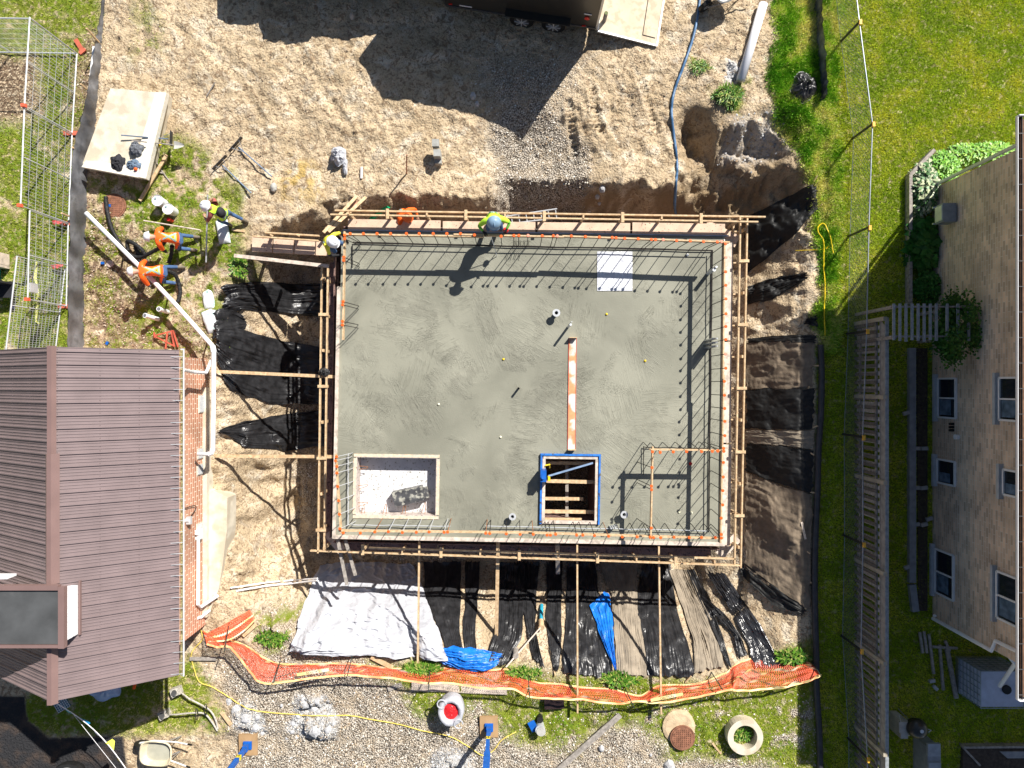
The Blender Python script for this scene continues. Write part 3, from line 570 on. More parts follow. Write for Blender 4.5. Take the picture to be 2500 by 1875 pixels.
solo('bundled_conduit', MB().cyl(P(1728, 668, ZS), P(1728, 668, ZS) + Vector((.02, .02, .55)), .05).cyl(P(1732, 662, ZS), P(1732, 662, ZS) + Vector((.02, .02, .6)), .03), steelp, 'wrapped steel conduit near the top right corner of the slab', 'conduit')
mb = MB(); [mb.cyl(P(1720 + 5 * (k % 3), 832 + 9 * (k // 3), ZS), P(1720 + 5 * (k % 3), 832 + 9 * (k // 3), ZS) + Vector((.03, .02, .7)), .022, n=8) for k in range(9)]
solo('conduit_cluster', mb, steel, 'cluster of silver conduits standing by the right wall bars', 'conduit')
mb = MB(); [mb.cyl(P(1488 + 5 * k, 1284 - 1 * k, ZS), P(1488 + 5 * k, 1284 - k, ZS) + Vector((0, 0, .35)), .02, n=8) for k in range(4)]
solo('conduit_row', mb, steelp, 'row of four small steel conduits at the lower slab edge', 'conduit')
for i_, (px, py) in enumerate(((1481, 767), (1575, 881), (1071, 987), (1222, 1067), (1229, 877), (1658, 1250), (1688, 1252))):
    a = P(px, py, ZS + .01); mb = MB().lathe(a, [(.0, .035), (.02, .03), (.032, .012), (.036, 0)], 9)
    solo('height_marker', mb, yelp if i_ in (0, 1, 4) else M('pale_marker', (.85, .82, .6)), ['small yellow marker left of the upper right wall bars', 'small yellow marker right of the beam form', 'pale marker between slab centre and the recess', 'pale marker left of the beam form low down', 'tiny yellow marker at the middle of the slab', 'pale marker inside the lower right square', 'pale marker nearest the lower right wall bars'][i_], 'marker', 'height markers on the slab')
solo('red_marker', MB().lathe(P(1686, 1132, ZS + .01), [(0, .04), (.04, .03), (.05, 0)], 8), redm, 'small red plastic cap on the slab in the lower right square', 'cap')
solo('float_ball', MB().lathe(P(1678, 623, ZS + .01), [(0, .06), (.035, .045), (.035, .015), (0, 0)], 10), pvc, 'small white knob on the slab near the top right corner', 'knob')
# narrow beam form
bf = thing('beam_form', 'narrow orange and white beam form set into the slab', 'form', P(1397, 960, ZS))
a, b = P(1398, 826, ZS), P(1395, 1098, ZS)
part('lid', MB().bar(a + Vector((0, 0, .012)), b + Vector((0, 0, .012)), .2, .018), M('orange_primed_board', (.66, .3, .14), .7, var=.2, vs=6, col2=(.62, .6, .55), c2at=(.46, .53), c2s=2.2), bf)
for s_ in (-.105, .105): part('edge_strip', MB().bar(a + Vector((s_, 0, .014)), b + Vector((s_, 0, .014)), .012, .03), M('red_edge_strip', (.6, .09, .06), .6), bf)
for q in (a, b): part('end_board', MB().box(q + Vector((0, .01, .1)), (.22, .018, .2)), wood, bf)
# taped film patch
mb = MB(); A = []
for i in range(26):
    row = []
    for j in range(26):
        u, v = i / 25, j / 25; p = P(1458 + 86 * u, 614 + 96 * v, ZS + .014); p.z += .012 * abs(mnoise.noise(Vector((u * 9, v * 4, 0)))) + .010 * abs(mnoise.noise(Vector((u * 3 + 5, v * 14, 1)))); row.append(tuple(p))
    A.append(row)
solo('plastic_patch', mb.grid(A), M('clear_plastic_film', (.62, .63, .68), .25, var=.1, bump=.8, bs=14), 'square of crinkled white plastic film on wet concrete', 'plastic sheet', smooth=True)
# ---- dowels with caps (parts of the slab)
def dowel(px, py, cpx, cpy, h=1.31, cm=capm, rm=rebar_m):
    b = P(px, py, ZS); t_ = P(cpx, cpy, ZS + h); d = part('rebar_dowel', MB().tube([b - Vector((0, 0, .02)), b + Vector((0, 0, .12)), t_], .0105, 5), rm, slab)
    n_ = Vector((0, 0, 1)); c = t_
    part('safety_cap', MB().lathe(c, [(.016, -.05), (.02, -.008), (.037, -.004), (.042, .006), (.036, .014), (0, .016)], 14), cm, d)
def z6(x, y): return 620 + x / 3.456, 460 + y / 3.456
def z7(x, y): return 1240 + x / 3.456, 460 + y / 3.456
def z3(x, y): return 1240 + x / 3.456, 920 + y / 3.456
def z2(x, y): return 620 + x / 3.456, 920 + y / 3.456
topcaps = [z6(x, 382) for x in (812, 923, 1038, 1152, 1286, 1394, 1512, 1627, 1742)] + [z6(1860, 394), z6(2085, 405)] + [z7(x, y) for x, y in ((50, 398), (92, 398), (170, 398), (290, 400), (383, 400), (417, 402), (535, 402), (653, 407), (771, 411), (880, 415), (912, 418), (985, 422), (1099, 426), (1211, 432), (1244, 433), (1311, 433), (1423, 441), (1538, 444), (1650, 449), (1766, 452), (1803, 450))]
faded = {13, 16, 26, 31}
def base_of(cx, cy, h, line):   # dowel base on the rebar line at slab level
    k = (H - ZS - h) / (H - ZS); X = 1250 + (cx - 1250) * k; Y = 937.5 + (cy - 937.5) * k
    if line == 'top': return X + (0 if X < 1250 else 0), 593 + (X - 860) * .016
    if line == 'right': return 1739 - (Y - 600) * .006, Y
    if line == 'bot': return X, Y - 16
    if line == 'left': return X + 16, Y
for i, (cx, cy) in enumerate(topcaps):
    bx_, by_ = base_of(cx, cy, 1.31, 'top'); dowel(bx_, by_, cx, cy, 1.31, capf if i in faded else capm)
rightcaps = [z7(x, y) for x, y in ((1836, 467), (1840, 580), (1837, 703), (1838, 817), (1839, 932), (1840, 1057), (1838, 1165), (1838, 1275), (1836, 1398), (1838, 1517), (1826, 1628))] + [z3(x, y) for x, y in ((1828, 155), (1829, 267), (1830, 375), (1830, 496), (1820, 603), (1822, 628), (1818, 722), (1817, 845), (1813, 960), (1812, 1080), (1800, 1192), (1801, 1330), (1802, 1360))]
for i, (cx, cy) in enumerate(rightcaps):
    bx_, by_ = base_of(cx, cy, 1.31, 'right'); dowel(bx_, by_, cx, cy, 1.31, capf if i in (1, 8) else capm)
botcaps = [z2(x, y) for x, y in ((753, 1316), (898, 1318), (1020, 1308), (1134, 1306), (1252, 1313), (1370, 1311), (1478, 1308), (1604, 1311), (1634, 1309), (1956, 1319), (1989, 1321), (2129, 1324))] + [z3(x, y) for x, y in ((103, 1328), (214, 1328), (330, 1335), (359, 1335), (403, 1328), (580, 1335), (632, 1335), (731, 1339), (849, 1344), (964, 1350), (1090, 1350), (1200, 1352), (1227, 1356), (1289, 1358), (1402, 1353), (1530, 1356), (1634, 1355), (1750, 1356))]
for i, (cx, cy) in enumerate(botcaps):
    bx_, by_ = base_of(cx, cy, 1.12, 'bot'); dowel(bx_, by_ + 4, cx, cy, 1.05, capm, rebar_o if i in (2, 8, 9, 13, 20) else steelp if 1 < i < 8 else rebar_m)
leftcaps = [z6(x, y) for x, y in ((766, 395), (765, 425), (759, 580), (757, 607), (751, 955), (748, 982), (747, 1122), (746, 1152))] + [z2(x, y) for x, y in ((697, 674), (689, 708), (699, 755), (700, 811), (707, 925), (715, 1044), (721, 1159), (726, 1282))]
for i, (cx, cy) in enumerate(leftcaps):
    bx_, by_ = base_of(cx, cy, 1.05, 'left'); dowel(bx_, by_, cx, cy, 1.05, capm, rebar_m if i < 8 else steelp)
for cx, cy in [z3(x, y) for x, y in ((1220, 632), (1284, 637), (1394, 633), (1507, 631), (1634, 630), (1724, 628), (1770, 626))]:
    k = (H - ZS - 1.3) / (H - ZS); dowel(1250 + (cx - 1250) * k, 937.5 + (cy - 937.5) * k - 12, cx, cy, 1.3)
for cx, cy in [z3(x, y) for x, y in ((1215, 766), (1211, 922), (1212, 952), (1210, 1276))]:
    k = (H - ZS - 1.3) / (H - ZS); dowel(1250 + (cx - 1250) * k - 12, 937.5 + (cy - 937.5) * k, cx, cy, 1.3)
# short row of bent tie bars near the green worker
mb = MB()
for k in range(8):
    b = P(1258 + (k % 4) * 10 + (k // 4) * 3, 597 + (k // 4) * 2, ZS); mb.tube([b, b + Vector((-.02, .02, .35)), b + Vector((.03, .0, .5))], .007, 4)
part('tie_wire', mb, rebar_m, slab)
mb = MB()
def zigbar(p0, p1, z, r=.015):
    n = 14; pts = [P(p0[0] + (p1[0] - p0[0]) * k / n + random.uniform(-.8, .8), p0[1] + (p1[1] - p0[1]) * k / n + random.uniform(-1, 1), z) for k in range(n + 1)]; mb.tube(pts, r, 5)
zigbar((862, 592), (1739, 611), ZS + .06); zigbar((866, 594), (1736, 612), ZS + .18); zigbar((1739, 611), (1731, 1299), ZS + .05); zigbar((1737, 611), (1729, 1299), ZS + .15); zigbar((861, 596), (860, 654), ZS + .06, .014)
zigbar((1571, 1090), (1571, 1160), ZS + .07, .013); zigbar((1573, 1092), (1735, 1095), ZS + .06, .013)
part('tie_bar', mb, rebar_m, slab)
mb = MB(); zigbar((850, 1107), (850, 1280), ZS + .12); zigbar((858, 1281), (1100, 1285), ZS + .12, .012); zigbar((1185, 1284), (1731, 1296), ZS + .12, .012)
part('tie_bar', mb, steelp, slab)
# ---- ledger boards at the dowel tops
ledger = [((842, 573), (1180, 578), 'top', 'ledger board along the top bars left of the lime green worker'), ((1108, 573), (1376, 579), 'x', 'ledger board along the top bars at mid slab'), ((1373, 577), (1780, 592), 'x', 'ledger board along the top bars towards the right corner'),
          ((1768, 592), (1764, 925), 'x', 'ledger board along the upper right wall bars'), ((1766, 915), (1758, 1325), 'x', 'ledger board along the lower right wall bars'), ((842, 566), (838, 830), 'x', 'ledger board along the upper left bars'),
          ((820, 1108), (833, 1300), 'x', 'short ledger board along the lower left bars'), ((828, 1295), (1300, 1300), 'x', 'ledger board along the bottom bars left half'), ((1290, 1300), (1762, 1314), 'x', 'ledger board along the bottom bars right half'),
          ((1585, 1097), (1762, 1099), 'x', 'ledger board across the top of the lower right square'), ((1593, 1090), (1588, 1316), 'x', 'upright running ledger board at the left of the lower right square')]
for i, (a, b, _, lb) in enumerate(ledger):
    z = ZS + (.96 + .02 * (i % 2) if 'bottom' not in lb and 'left bars' not in lb else .9)
    tl = thing('ledger_board', lb, 'board', P(*a, z), 'ledger boards tied to the rebar')
    part('board', MB().bar(P(*a, z), P(*b, z), .038, .14), wood, tl)
# ---- catwalks with guard rails
def rail_side(a, b, a2, b2, plank_a, plank_b, pz, pw, label, n, inward, pm, zt=.42):
    t0 = thing('guardrail_platform', label, 'scaffold', (P(*a, 0) + P(*b, 0)) / 2 + Vector((0, 0, pz)), 'guard rail platforms round the slab')
    A, B = P(*a, zt), P(*b, zt); d = (B - A); dn = d.normalized()
    part('top_rail', MB().bar(A, B, .04, .09), wood, t0)
    part('inner_rail', MB().bar(P(*a2, zt - .02), P(*b2, zt - .02), .04, .09), wood, t0)
    iw = Vector(inward).normalized()
    for k in range(n):
        q = A + d * ((k + .35) / n)
        p0 = Vector((q.x, q.y, 0)) + iw * .07
        part('post', MB().bar((p0.x, p0.y, pz - .5), (p0.x, p0.y, zt + .05), .045, .08), wood, t0)
        part('spacer', MB().bar((q.x - iw.x * .06, q.y - iw.y * .06, zt + .055), (q.x + iw.x * .22, q.y + iw.y * .22, zt + .055), .08, .03), wood, t0) if k % 2 else None
        part('bracket', MB().bar((p0.x, p0.y, pz - .07), (p0.x + iw.x * .3, p0.y + iw.y * .3, pz - .07), .04, .09), wood, t0)
    pa, pb = P(*plank_a, pz), P(*plank_b, pz); dd = pb - pa; m_ = max(1, int(dd.length / 2.4)); cur = 0
    for k in range(m_):
        s_, e_ = k / m_, (k + 1) / m_ - .006; off = iw * random.uniform(-.025, .025)
        part('plank', MB().bar(pa + dd * s_ + off, pa + dd * e_ + off * .4, pw, .045), pm, t0)
    return t0
rtop = rail_side((818, 514), (1868, 530), (807, 524), (1850, 542), (850, 550), (1775, 561), .24, .31, 'guard rail and speckled plank platform along the top of the slab', 11, (0, -1, 0), ply, .72)
rrig = rail_side((1824, 533), (1808, 1386), (1807, 542), (1793, 1376), (1779, 585), (1770, 1335), .2, .26, 'guard rail and pale plank platform along the right of the slab', 11, (-1, 0, 0), plypale)
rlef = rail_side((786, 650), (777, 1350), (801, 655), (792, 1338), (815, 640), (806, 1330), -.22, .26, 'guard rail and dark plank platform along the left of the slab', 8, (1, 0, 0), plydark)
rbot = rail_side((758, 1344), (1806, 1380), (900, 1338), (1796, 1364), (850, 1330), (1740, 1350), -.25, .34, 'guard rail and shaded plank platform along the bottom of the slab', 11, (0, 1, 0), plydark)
t0 = rtop
part('corner_board', MB().bar(P(1722, 552, .16), P(1800, 590, .16), .36, .03), ply, rtop)
part('kicker_board', MB().bar(P(838, 562, ZS - .02), P(1778, 576, ZS - .02), .03, .1), M('rail_shadow_board', (.3, .34, .42), .6, var=.2), rtop)  # kicker's blue-grey colour paints the shadow of the rails
part('edge_board', MB().bar(P(1767, 585, ZS + .0), P(1757, 1325, ZS + .0), .03, .12), M('white_edge_board', (.7, .68, .62), .6, var=.2), rrig)
part('edge_board', MB().bar(P(828, 700, ZS - .0), P(816, 1314, ZS - .0), .09, .12), plypale, rlef)
part('edge_board', MB().bar(P(813, 1310, ZS + .0), P(1768, 1328, ZS + .0), .1, .12), plypale, rbot)
part('corner_board', MB().bar(P(1755, 1356, -.05), P(1800, 1312, -.05), .3, .03), plypale, rbot)
part('corner_board', MB().bar(P(800, 1300, -.15), P(835, 1345, -.15), .26, .03), plypale, rbot)
# form panels below edges
for a, b, iw, lb in (((840, 560), (1772, 574), (0, 1), 'form'), ((1772, 580), (1762, 1325), (1, 0), 'form'), ((815, 1318), (1755, 1335), (0, -1), 'form'), ((824, 565), (812, 1312), (-1, 0), 'form')):
    A, B = P(*a, 0), P(*b, 0); A.z = B.z = -1.3; o_ = Vector((iw[0], iw[1], 0)) * .06
    t1 = thing('form_panel_row', {(0, 1): 'row of stained form panels below the top edge of the slab', (1, 0): 'row of stained form panels below the right edge of the slab', (0, -1): 'row of stained form panels below the bottom edge of the slab', (-1, 0): 'row of stained form panels below the left edge of the slab'}[iw], 'formwork', (A + B) / 2 - Vector((0, 0, 1.2)))
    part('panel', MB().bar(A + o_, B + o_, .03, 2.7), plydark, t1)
    for zz in (-.3, -.9, -1.5): part('waler', MB().bar(A + o_ * 1.9 + Vector((0, 0, zz + 1.3)), B + o_ * 1.9 + Vector((0, 0, zz + 1.3)), .08, .09), wood_w, t1)
# top-left walkway
wk = thing('side_walkway', 'short plank walkway with rails left of the slab corner', 'walkway', P(700, 605, 0))
for k in range(4): part('deck_plank', MB().bar(P(616 + 52 * k, 597 + 3 * k, .15), P(665 + 52 * k, 599 + 3 * k, .15), .4, .04), ply, wk)
part('edge_board', MB().bar(P(572, 624, .2), P(803, 650, .2), .1, .05), plypale, wk)
part('top_rail', MB().bar(P(648, 568, .5), P(780, 576, .5), .04, .09), wood, wk); part('inner_rail', MB().bar(P(618, 577, .5), P(778, 588, .5), .04, .09), wood, wk)
for x in (665, 730): part('post', MB().bar(P(x, 578, -.4), P(x - 2, 574, .56), .04, .09), wood, wk)
# loose boards
def board(p0, p1, z0, z1, wd, th_, label, mat=wood, cat='board', group=None, name='timber_board'):
    a = gp(*p0, z0) if z0 is not None and z0 > -90 else P(*p0, z0 + 100); b = gp(*p1, z1) if z1 is not None and z1 > -90 else P(*p1, z1 + 100)
    return solo(name, MB().bar(a, b, wd, th_), mat, label, cat, group)
def Z_(z): return z - 100
board((790, 568), (874, 482), Z_(.55), .12, .09, .04, 'long diagonal brace at the top left slab corner, upper one', group='diagonal corner braces')
board((802, 566), (896, 484), Z_(.5), .12, .09, .04, 'long diagonal brace at the top left slab corner, lower one', group='diagonal corner braces')
board((528, 907), (822, 920), .1, Z_(.12), .09, .045, 'upper timber strut from the left bank to the slab form', group='struts')
board((530, 1112), (835, 1115), .1, Z_(.2), .09, .045, 'lower timber strut from the left bank to the slab form', group='struts')
board((1024, 1318), (1021, 1617), Z_(.1), .06, .05, .09, 'long raking prop nearest the white tarpaulin', group='raking props'); board((1216, 1320), (1212, 1550), Z_(.1), .06, .10, .05, 'wide raking prop left of the bottom slope centre', group='raking props')
board((1409, 1325), (1407, 1725), Z_(.25), .35, .045, .09, 'long raking prop reaching over the netting, left of two', group='raking props'); board((1608, 1325), (1607, 1728), Z_(.25), .35, .045, .09, 'long raking prop reaching over the netting, right of two', group='raking props')
board((824, 1314), (847, 1428), Z_(.2), Z_(.3), .09, .04, 'short slanting prop standing on the white tarpaulin', wood_w, group='raking props'); board((843, 1318), (868, 1405), Z_(.15), Z_(.1), .09, .04, 'second short slanting prop beside the first on the tarpaulin', wood_w, group='raking props')
board((1361, 1330), (1362, 1400), Z_(.1), Z_(-.7), .12, .05, 'wide stub prop under the bottom rail right of centre', wood_w, group='raking props')
# ============================================================ SHEETS ON THE SLOPES
def tarp_folds(u, v):
    z = 0
    for (a, b, w_, h_) in (((.05, 1), (.35, .1), .05, .10), ((.5, .28), (1.0, .9), .035, .14), ((.62, .15), (.98, 1.0), .03, .12), ((.05, .97), (.85, .9), .02, .10), ((.2, .3), (.6, .25), .03, .10), ((.1, .95), (.6, .45), .03, .05), ((.8, .2), (.9, 1), .03, .1), ((.15, .9), (.5, .6), .02, .04)):
        dx, dy = b[0] - a[0], b[1] - a[1]; t_ = min(1, max(0, ((u - a[0]) * dx + (v - a[1]) * dy) / (dx * dx + dy * dy))); d = math.hypot(u - a[0] - t_ * dx, v - a[1] - t_ * dy) + .02 * mnoise.noise(Vector((u * 6, v * 6, a[0])))
        z += h_ * math.exp(-abs(d) / w_)
    q = Vector((u * 7 + 2 * v, v * 9, 3)); z += .07 * (1 - abs(mnoise.noise(q)) * 2.2) ** 2 + .035 * (1 - abs(mnoise.noise(q * 2.3)) * 2) ** 2 + .02 * mnoise.noise(q * 5)
    return z
LIFTS = {26: tarp_folds}
def sheet(name, e0, e1, mat, label, cat='plastic sheet', nu=69, nv=60, off=.07, folds=9, amp=.07, seed=1, bulge=0, group=None, tear=.03, mini=.012, fan=False, lift=None, wobble=.05, solid=True):
    def res(e, n):
        pts = [gp(*q) for q in e]; L_ = [0]
        for a, b in zip(pts, pts[1:]): L_.append(L_[-1] + (b - a).length)
        out = []
        for k in range(n):
            s_ = L_[-1] * k / (n - 1); i = 0
            while i < len(L_) - 2 and L_[i + 1] < s_: i += 1
            f = (s_ - L_[i]) / max(1e-6, L_[i + 1] - L_[i]); out.append(pts[i].lerp(pts[i + 1], f))
        return out
    a = res(e0, nv); b = res(e1, nv); rr = random.Random(seed); ph = [rr.uniform(0, 6.28) for _ in range(6)]; A = []; lift = LIFTS.get(seed)
    for i in range(nu):
        u = i / (nu - 1); row = []
        for j in range(nv):
            v = j / (nv - 1); uu = u + .02 * math.sin(v * 5 + ph[4]) * math.sin(u * math.pi)
            p = a[j].lerp(b[j], uu); wd = (b[j] - a[j])
            e_ = tear * mnoise.noise(Vector((v * 9 + seed, seed * 1.7, u * 2)))
            if i in (0, nu - 1): p = p + wd.normalized() * (e_ + wobble * mnoise.noise(Vector((v * 4, seed, i)))) * (1 if i else -1)
            if j in (0, nv - 1): p = p + (a[-1] - a[0]).normalized() * (tear * 2 * mnoise.noise(Vector((u * 8, seed, j)))) * 2
            wq = u + .10 * mnoise.noise(Vector((u * 2.2, v * 2.4, seed))) + .035 * mnoise.noise(Vector((u * 6, v * 7, seed + 2))); mask_ = .35 + .9 * abs(mnoise.noise(Vector((u * 3, v * 2, seed + 7))))
            f = (1 - min(1, 2.6 * abs(mnoise.noise(Vector((wq * folds * 1.5 + seed, v * .9, 3)))))) ** 1.5 * mask_ * 1.3 + (1 - min(1, 2.6 * abs(mnoise.noise(Vector((wq * folds * 3.6 + seed, v * 1.6, 8)))))) * .5 * mask_ + .5 * mnoise.noise(Vector((u * 3, v * 3, seed + 1)))
            f2 = mnoise.noise(Vector((u * 9, v * 9, seed * 2.))) + 1.6 * (1 - abs(mnoise.noise(Vector((u * 10 + v * 6, v * 13, seed)))) * 2) ** 3
            am = amp * (.5 + .8 * abs(mnoise.noise(Vector((v * 2, u * 2, seed + 5)))))
            z = max(T(p.x, p.y), p.z - .35) + off + am * 1.35 * f + mini * f2
            if bulge: z += bulge * math.sin(u * math.pi) ** .8 * math.sin(min(1, v * 1.1) * math.pi) ** .8
            if lift: z += lift(u, v)
            row.append((p.x, p.y, z))
        A.append(row)
    o = solo(name, MB().grid(A), mat, label, cat, group, True)
    return o
bg_ = 'black sheets pegged over the banks'
dark_sheet = M('matt_black_sheet', (.012, .012, .012), .6, var=.4, vs=5, bump=.3, bs=14)
S = lambda *a, **k: sheet('black_sheet', *a, group=bg_, **k)
S([(545, 700), (620, 690), (690, 690), (795, 690)], [(550, 760), (620, 758), (690, 765), (795, 775)], black_pl, 'uppermost black sheet on the left bank, beside the cement bags', nu=51, folds=6, seed=2, amp=.10)
S([(530, 800), (600, 805), (690, 832), (795, 850)], [(535, 885), (570, 955), (660, 985), (795, 990)], black_pl, 'widest black sheet on the left bank crossed by the upper strut', nu=66, folds=11, seed=3, amp=.10)
S([(538, 1050), (600, 1028), (690, 1012), (795, 1000)], [(542, 1056), (600, 1090), (700, 1100), (795, 1092)], black_pl, 'lowest black sheet on the left bank gathered to a point', nu=51, folds=8, seed=4, amp=.07)
S([(525, 760), (560, 750), (600, 775)], [(525, 830), (570, 815), (605, 800)], black_pl, 'small crumpled black scrap by the lower cement bag', nu=33, nv=22, folds=5, seed=44, amp=.07)
S([(1985, 452), (1900, 492), (1822, 530)], [(1992, 512), (1900, 605), (1822, 668)], dark_sheet, 'black sheet fanning from the top right corner peg', nu=40, folds=9, seed=5, amp=.05)
S([(1965, 666), (1900, 676), (1822, 700)], [(1968, 680), (1880, 732), (1822, 745)], dark_sheet, 'narrow pinched black sheet on the upper right bank', nu=39, folds=6, seed=6, amp=.08)
S([(1990, 770), (1965, 778)], [(1992, 800), (1958, 790)], dark_sheet, 'tiny black scrap by the weeds on the right bank', nu=14, nv=14, folds=4, seed=66)
S([(1990, 818), (1900, 820), (1822, 826)], [(1985, 838), (1900, 836), (1822, 840)], dark_sheet, 'thin black hem above the brown fabric on the right bank', nu=14, folds=3, seed=7)
fg = 'brown fabric sheets on the right bank'
sheet('fabric_sheet', [(1985, 835), (1900, 832), (1818, 836)], [(1978, 946), (1900, 948), (1818, 948)], fabric, 'uppermost brown fabric sheet on the right bank', 'fabric sheet', nu=40, folds=5, amp=.03, seed=8, group=fg)
S([(1985, 948), (1900, 950), (1818, 950)], [(1980, 1046), (1900, 1048), (1818, 1046)], dark_sheet, 'flat black sheet between two brown ones on the right bank', nu=36, folds=5, amp=.025, seed=9)
sheet('fabric_sheet', [(1982, 1050), (1900, 1050), (1818, 1050)], [(1982, 1096), (1900, 1086), (1818, 1080)], fabric2, 'narrow grey brown fabric strip at mid right bank', 'fabric sheet', nu=36, folds=3, amp=.03, seed=10, group=fg)
S([(1982, 1098), (1900, 1088), (1818, 1082)], [(1978, 1205), (1900, 1180), (1818, 1150)], dark_sheet, 'black sheet slanting below the narrow brown strip, right bank', nu=38, folds=5, amp=.03, seed=11)
sheet('fabric_sheet', [(1978, 1207), (1900, 1184), (1818, 1153)], [(1972, 1485), (1900, 1440), (1815, 1395)], fabric, 'largest brown fabric sheet low on the right bank', 'fabric sheet', nu=56, folds=13, amp=.045, seed=12, group=fg)
S([(1965, 1484), (1890, 1430), (1812, 1372)], [(1955, 1500), (1880, 1470), (1805, 1400)], dark_sheet, 'folded black hem at the foot of the right bank', nu=18, folds=4, seed=13)
# bottom slope
S([(1034, 1372), (1036, 1450), (1080, 1545), (1098, 1592)], [(1124, 1372), (1126, 1480), (1122, 1530), (1135, 1595)], black_pl, 'black sheet emerging beside the white tarpaulin', nu=40, folds=12, seed=14, amp=.05)
S([(1134, 1372), (1138, 1470), (1130, 1540), (1140, 1600)], [(1172, 1372), (1168, 1450), (1160, 1550), (1168, 1610)], black_pl, 'slim black sheet second from the white tarpaulin', nu=33, folds=6, seed=15, amp=.05)
S([(1212, 1372), (1214, 1480), (1206, 1545), (1178, 1622)], [(1282, 1372), (1280, 1470), (1272, 1560), (1240, 1615)], black_pl, 'black sheet left of the buried turquoise pipe', nu=48, folds=8, seed=16, amp=.10)
S([(1276, 1372), (1276, 1480), (1292, 1560), (1300, 1600)], [(1316, 1372), (1310, 1450), (1306, 1530), (1330, 1628)], black_pl, 'black sheet running down past the turquoise pipe', nu=36, folds=6, seed=17, amp=.10)
S([(1336, 1372), (1334, 1500), (1345, 1600), (1352, 1632)], [(1374, 1372), (1370, 1500), (1368, 1590), (1362, 1636)], black_pl, 'slim pleated black sheet right of the sandy gap', nu=36, folds=8, seed=18, amp=.05)
S([(1384, 1372), (1382, 1500), (1372, 1600), (1378, 1640)], [(1452, 1372), (1462, 1450), (1480, 1560), (1492, 1650)], black_pl, 'broad black sheet under the left long prop', nu=69, folds=9, seed=19, amp=.04)
S([(1570, 1372), (1556, 1500), (1575, 1590), (1580, 1645)], [(1640, 1372), (1650, 1480), (1680, 1580), (1690, 1650)], black_pl, 'broad black sheet under the right long prop', nu=69, folds=8, seed=20, amp=.04)
sheet('fabric_sheet', [(1460, 1372), (1492, 1450), (1500, 1560), (1502, 1640)], [(1560, 1372), (1555, 1470), (1570, 1560), (1578, 1648)], fabric2, 'pleated taupe fabric beside the narrow blue tarpaulin', 'fabric sheet', nu=69, folds=9, amp=.06, seed=21)
sheet('fabric_sheet', [(1632, 1390), (1665, 1480), (1690, 1560), (1692, 1640)], [(1680, 1390), (1720, 1480), (1755, 1560), (1765, 1620)], fabric2, 'fanned taupe fabric near the lower right corner', 'fabric sheet', nu=66, folds=10, amp=.07, seed=22)
S([(1672, 1390), (1712, 1480), (1748, 1560), (1770, 1615)], [(1692, 1385), (1730, 1460), (1765, 1560), (1785, 1630)], black_pl, 'twisted black strip between taupe fabric and bare sand', nu=20, folds=5, seed=23, amp=.08)
S([(1706, 1456), (1745, 1500), (1790, 1550), (1800, 1600)], [(1712, 1446), (1770, 1500), (1806, 1550), (1822, 1595)], black_pl, 'thin dark strip lying across the sandy lower corner', nu=16, folds=4, seed=24, amp=.10)
S([(1722, 1395), (1770, 1470), (1830, 1580), (1840, 1625)], [(1766, 1395), (1825, 1480), (1885, 1580), (1905, 1625)], M('sunlit_black_film', (.03, .03, .033), .22, var=.4, bump=.6, bs=12, spec=.7), 'glossy black sheet at the lower right corner of the dig', nu=40, folds=10, seed=25, amp=.05)
wt = sheet('white_tarpaulin', [(786, 1376), (752, 1460), (730, 1530), (714, 1582)], [(1008, 1376), (1040, 1450), (1075, 1540), (1096, 1604)], white_pl, 'large white tarpaulin draped over the bottom bank', 'tarpaulin', nu=130, nv=130, off=.1, folds=3, amp=.05, seed=26, bulge=.34, mini=.0)
sheet('white_tarpaulin', [(722, 1566), (800, 1570), (900, 1556), (985, 1552)], [(740, 1588), (830, 1592), (920, 1592), (1015, 1594)], white_pl, 'folded lower hem of white tarpaulin lying on the verge', 'tarpaulin', nu=36, nv=60, off=.26, folds=2, amp=.06, seed=27)
sheet('blue_tarpaulin', [(1078, 1578), (1120, 1572), (1180, 1578), (1226, 1590)], [(1068, 1606), (1120, 1632), (1180, 1632), (1210, 1622)], blue_pl, 'crumpled bright blue tarpaulin next to the white one', 'tarpaulin', nu=36, nv=40, off=.12, folds=4, amp=.10, seed=28, bulge=.12, mini=.014)
sheet('blue_tarpaulin', [(1472, 1440), (1438, 1472), (1470, 1560), (1497, 1626)], [(1486, 1445), (1492, 1490), (1496, 1560), (1503, 1628)], blue_pl, 'narrow blue tarpaulin tapering down the bottom slope', 'tarpaulin', nu=39, nv=40, off=.16, folds=4, amp=.08, seed=29, mini=.008)
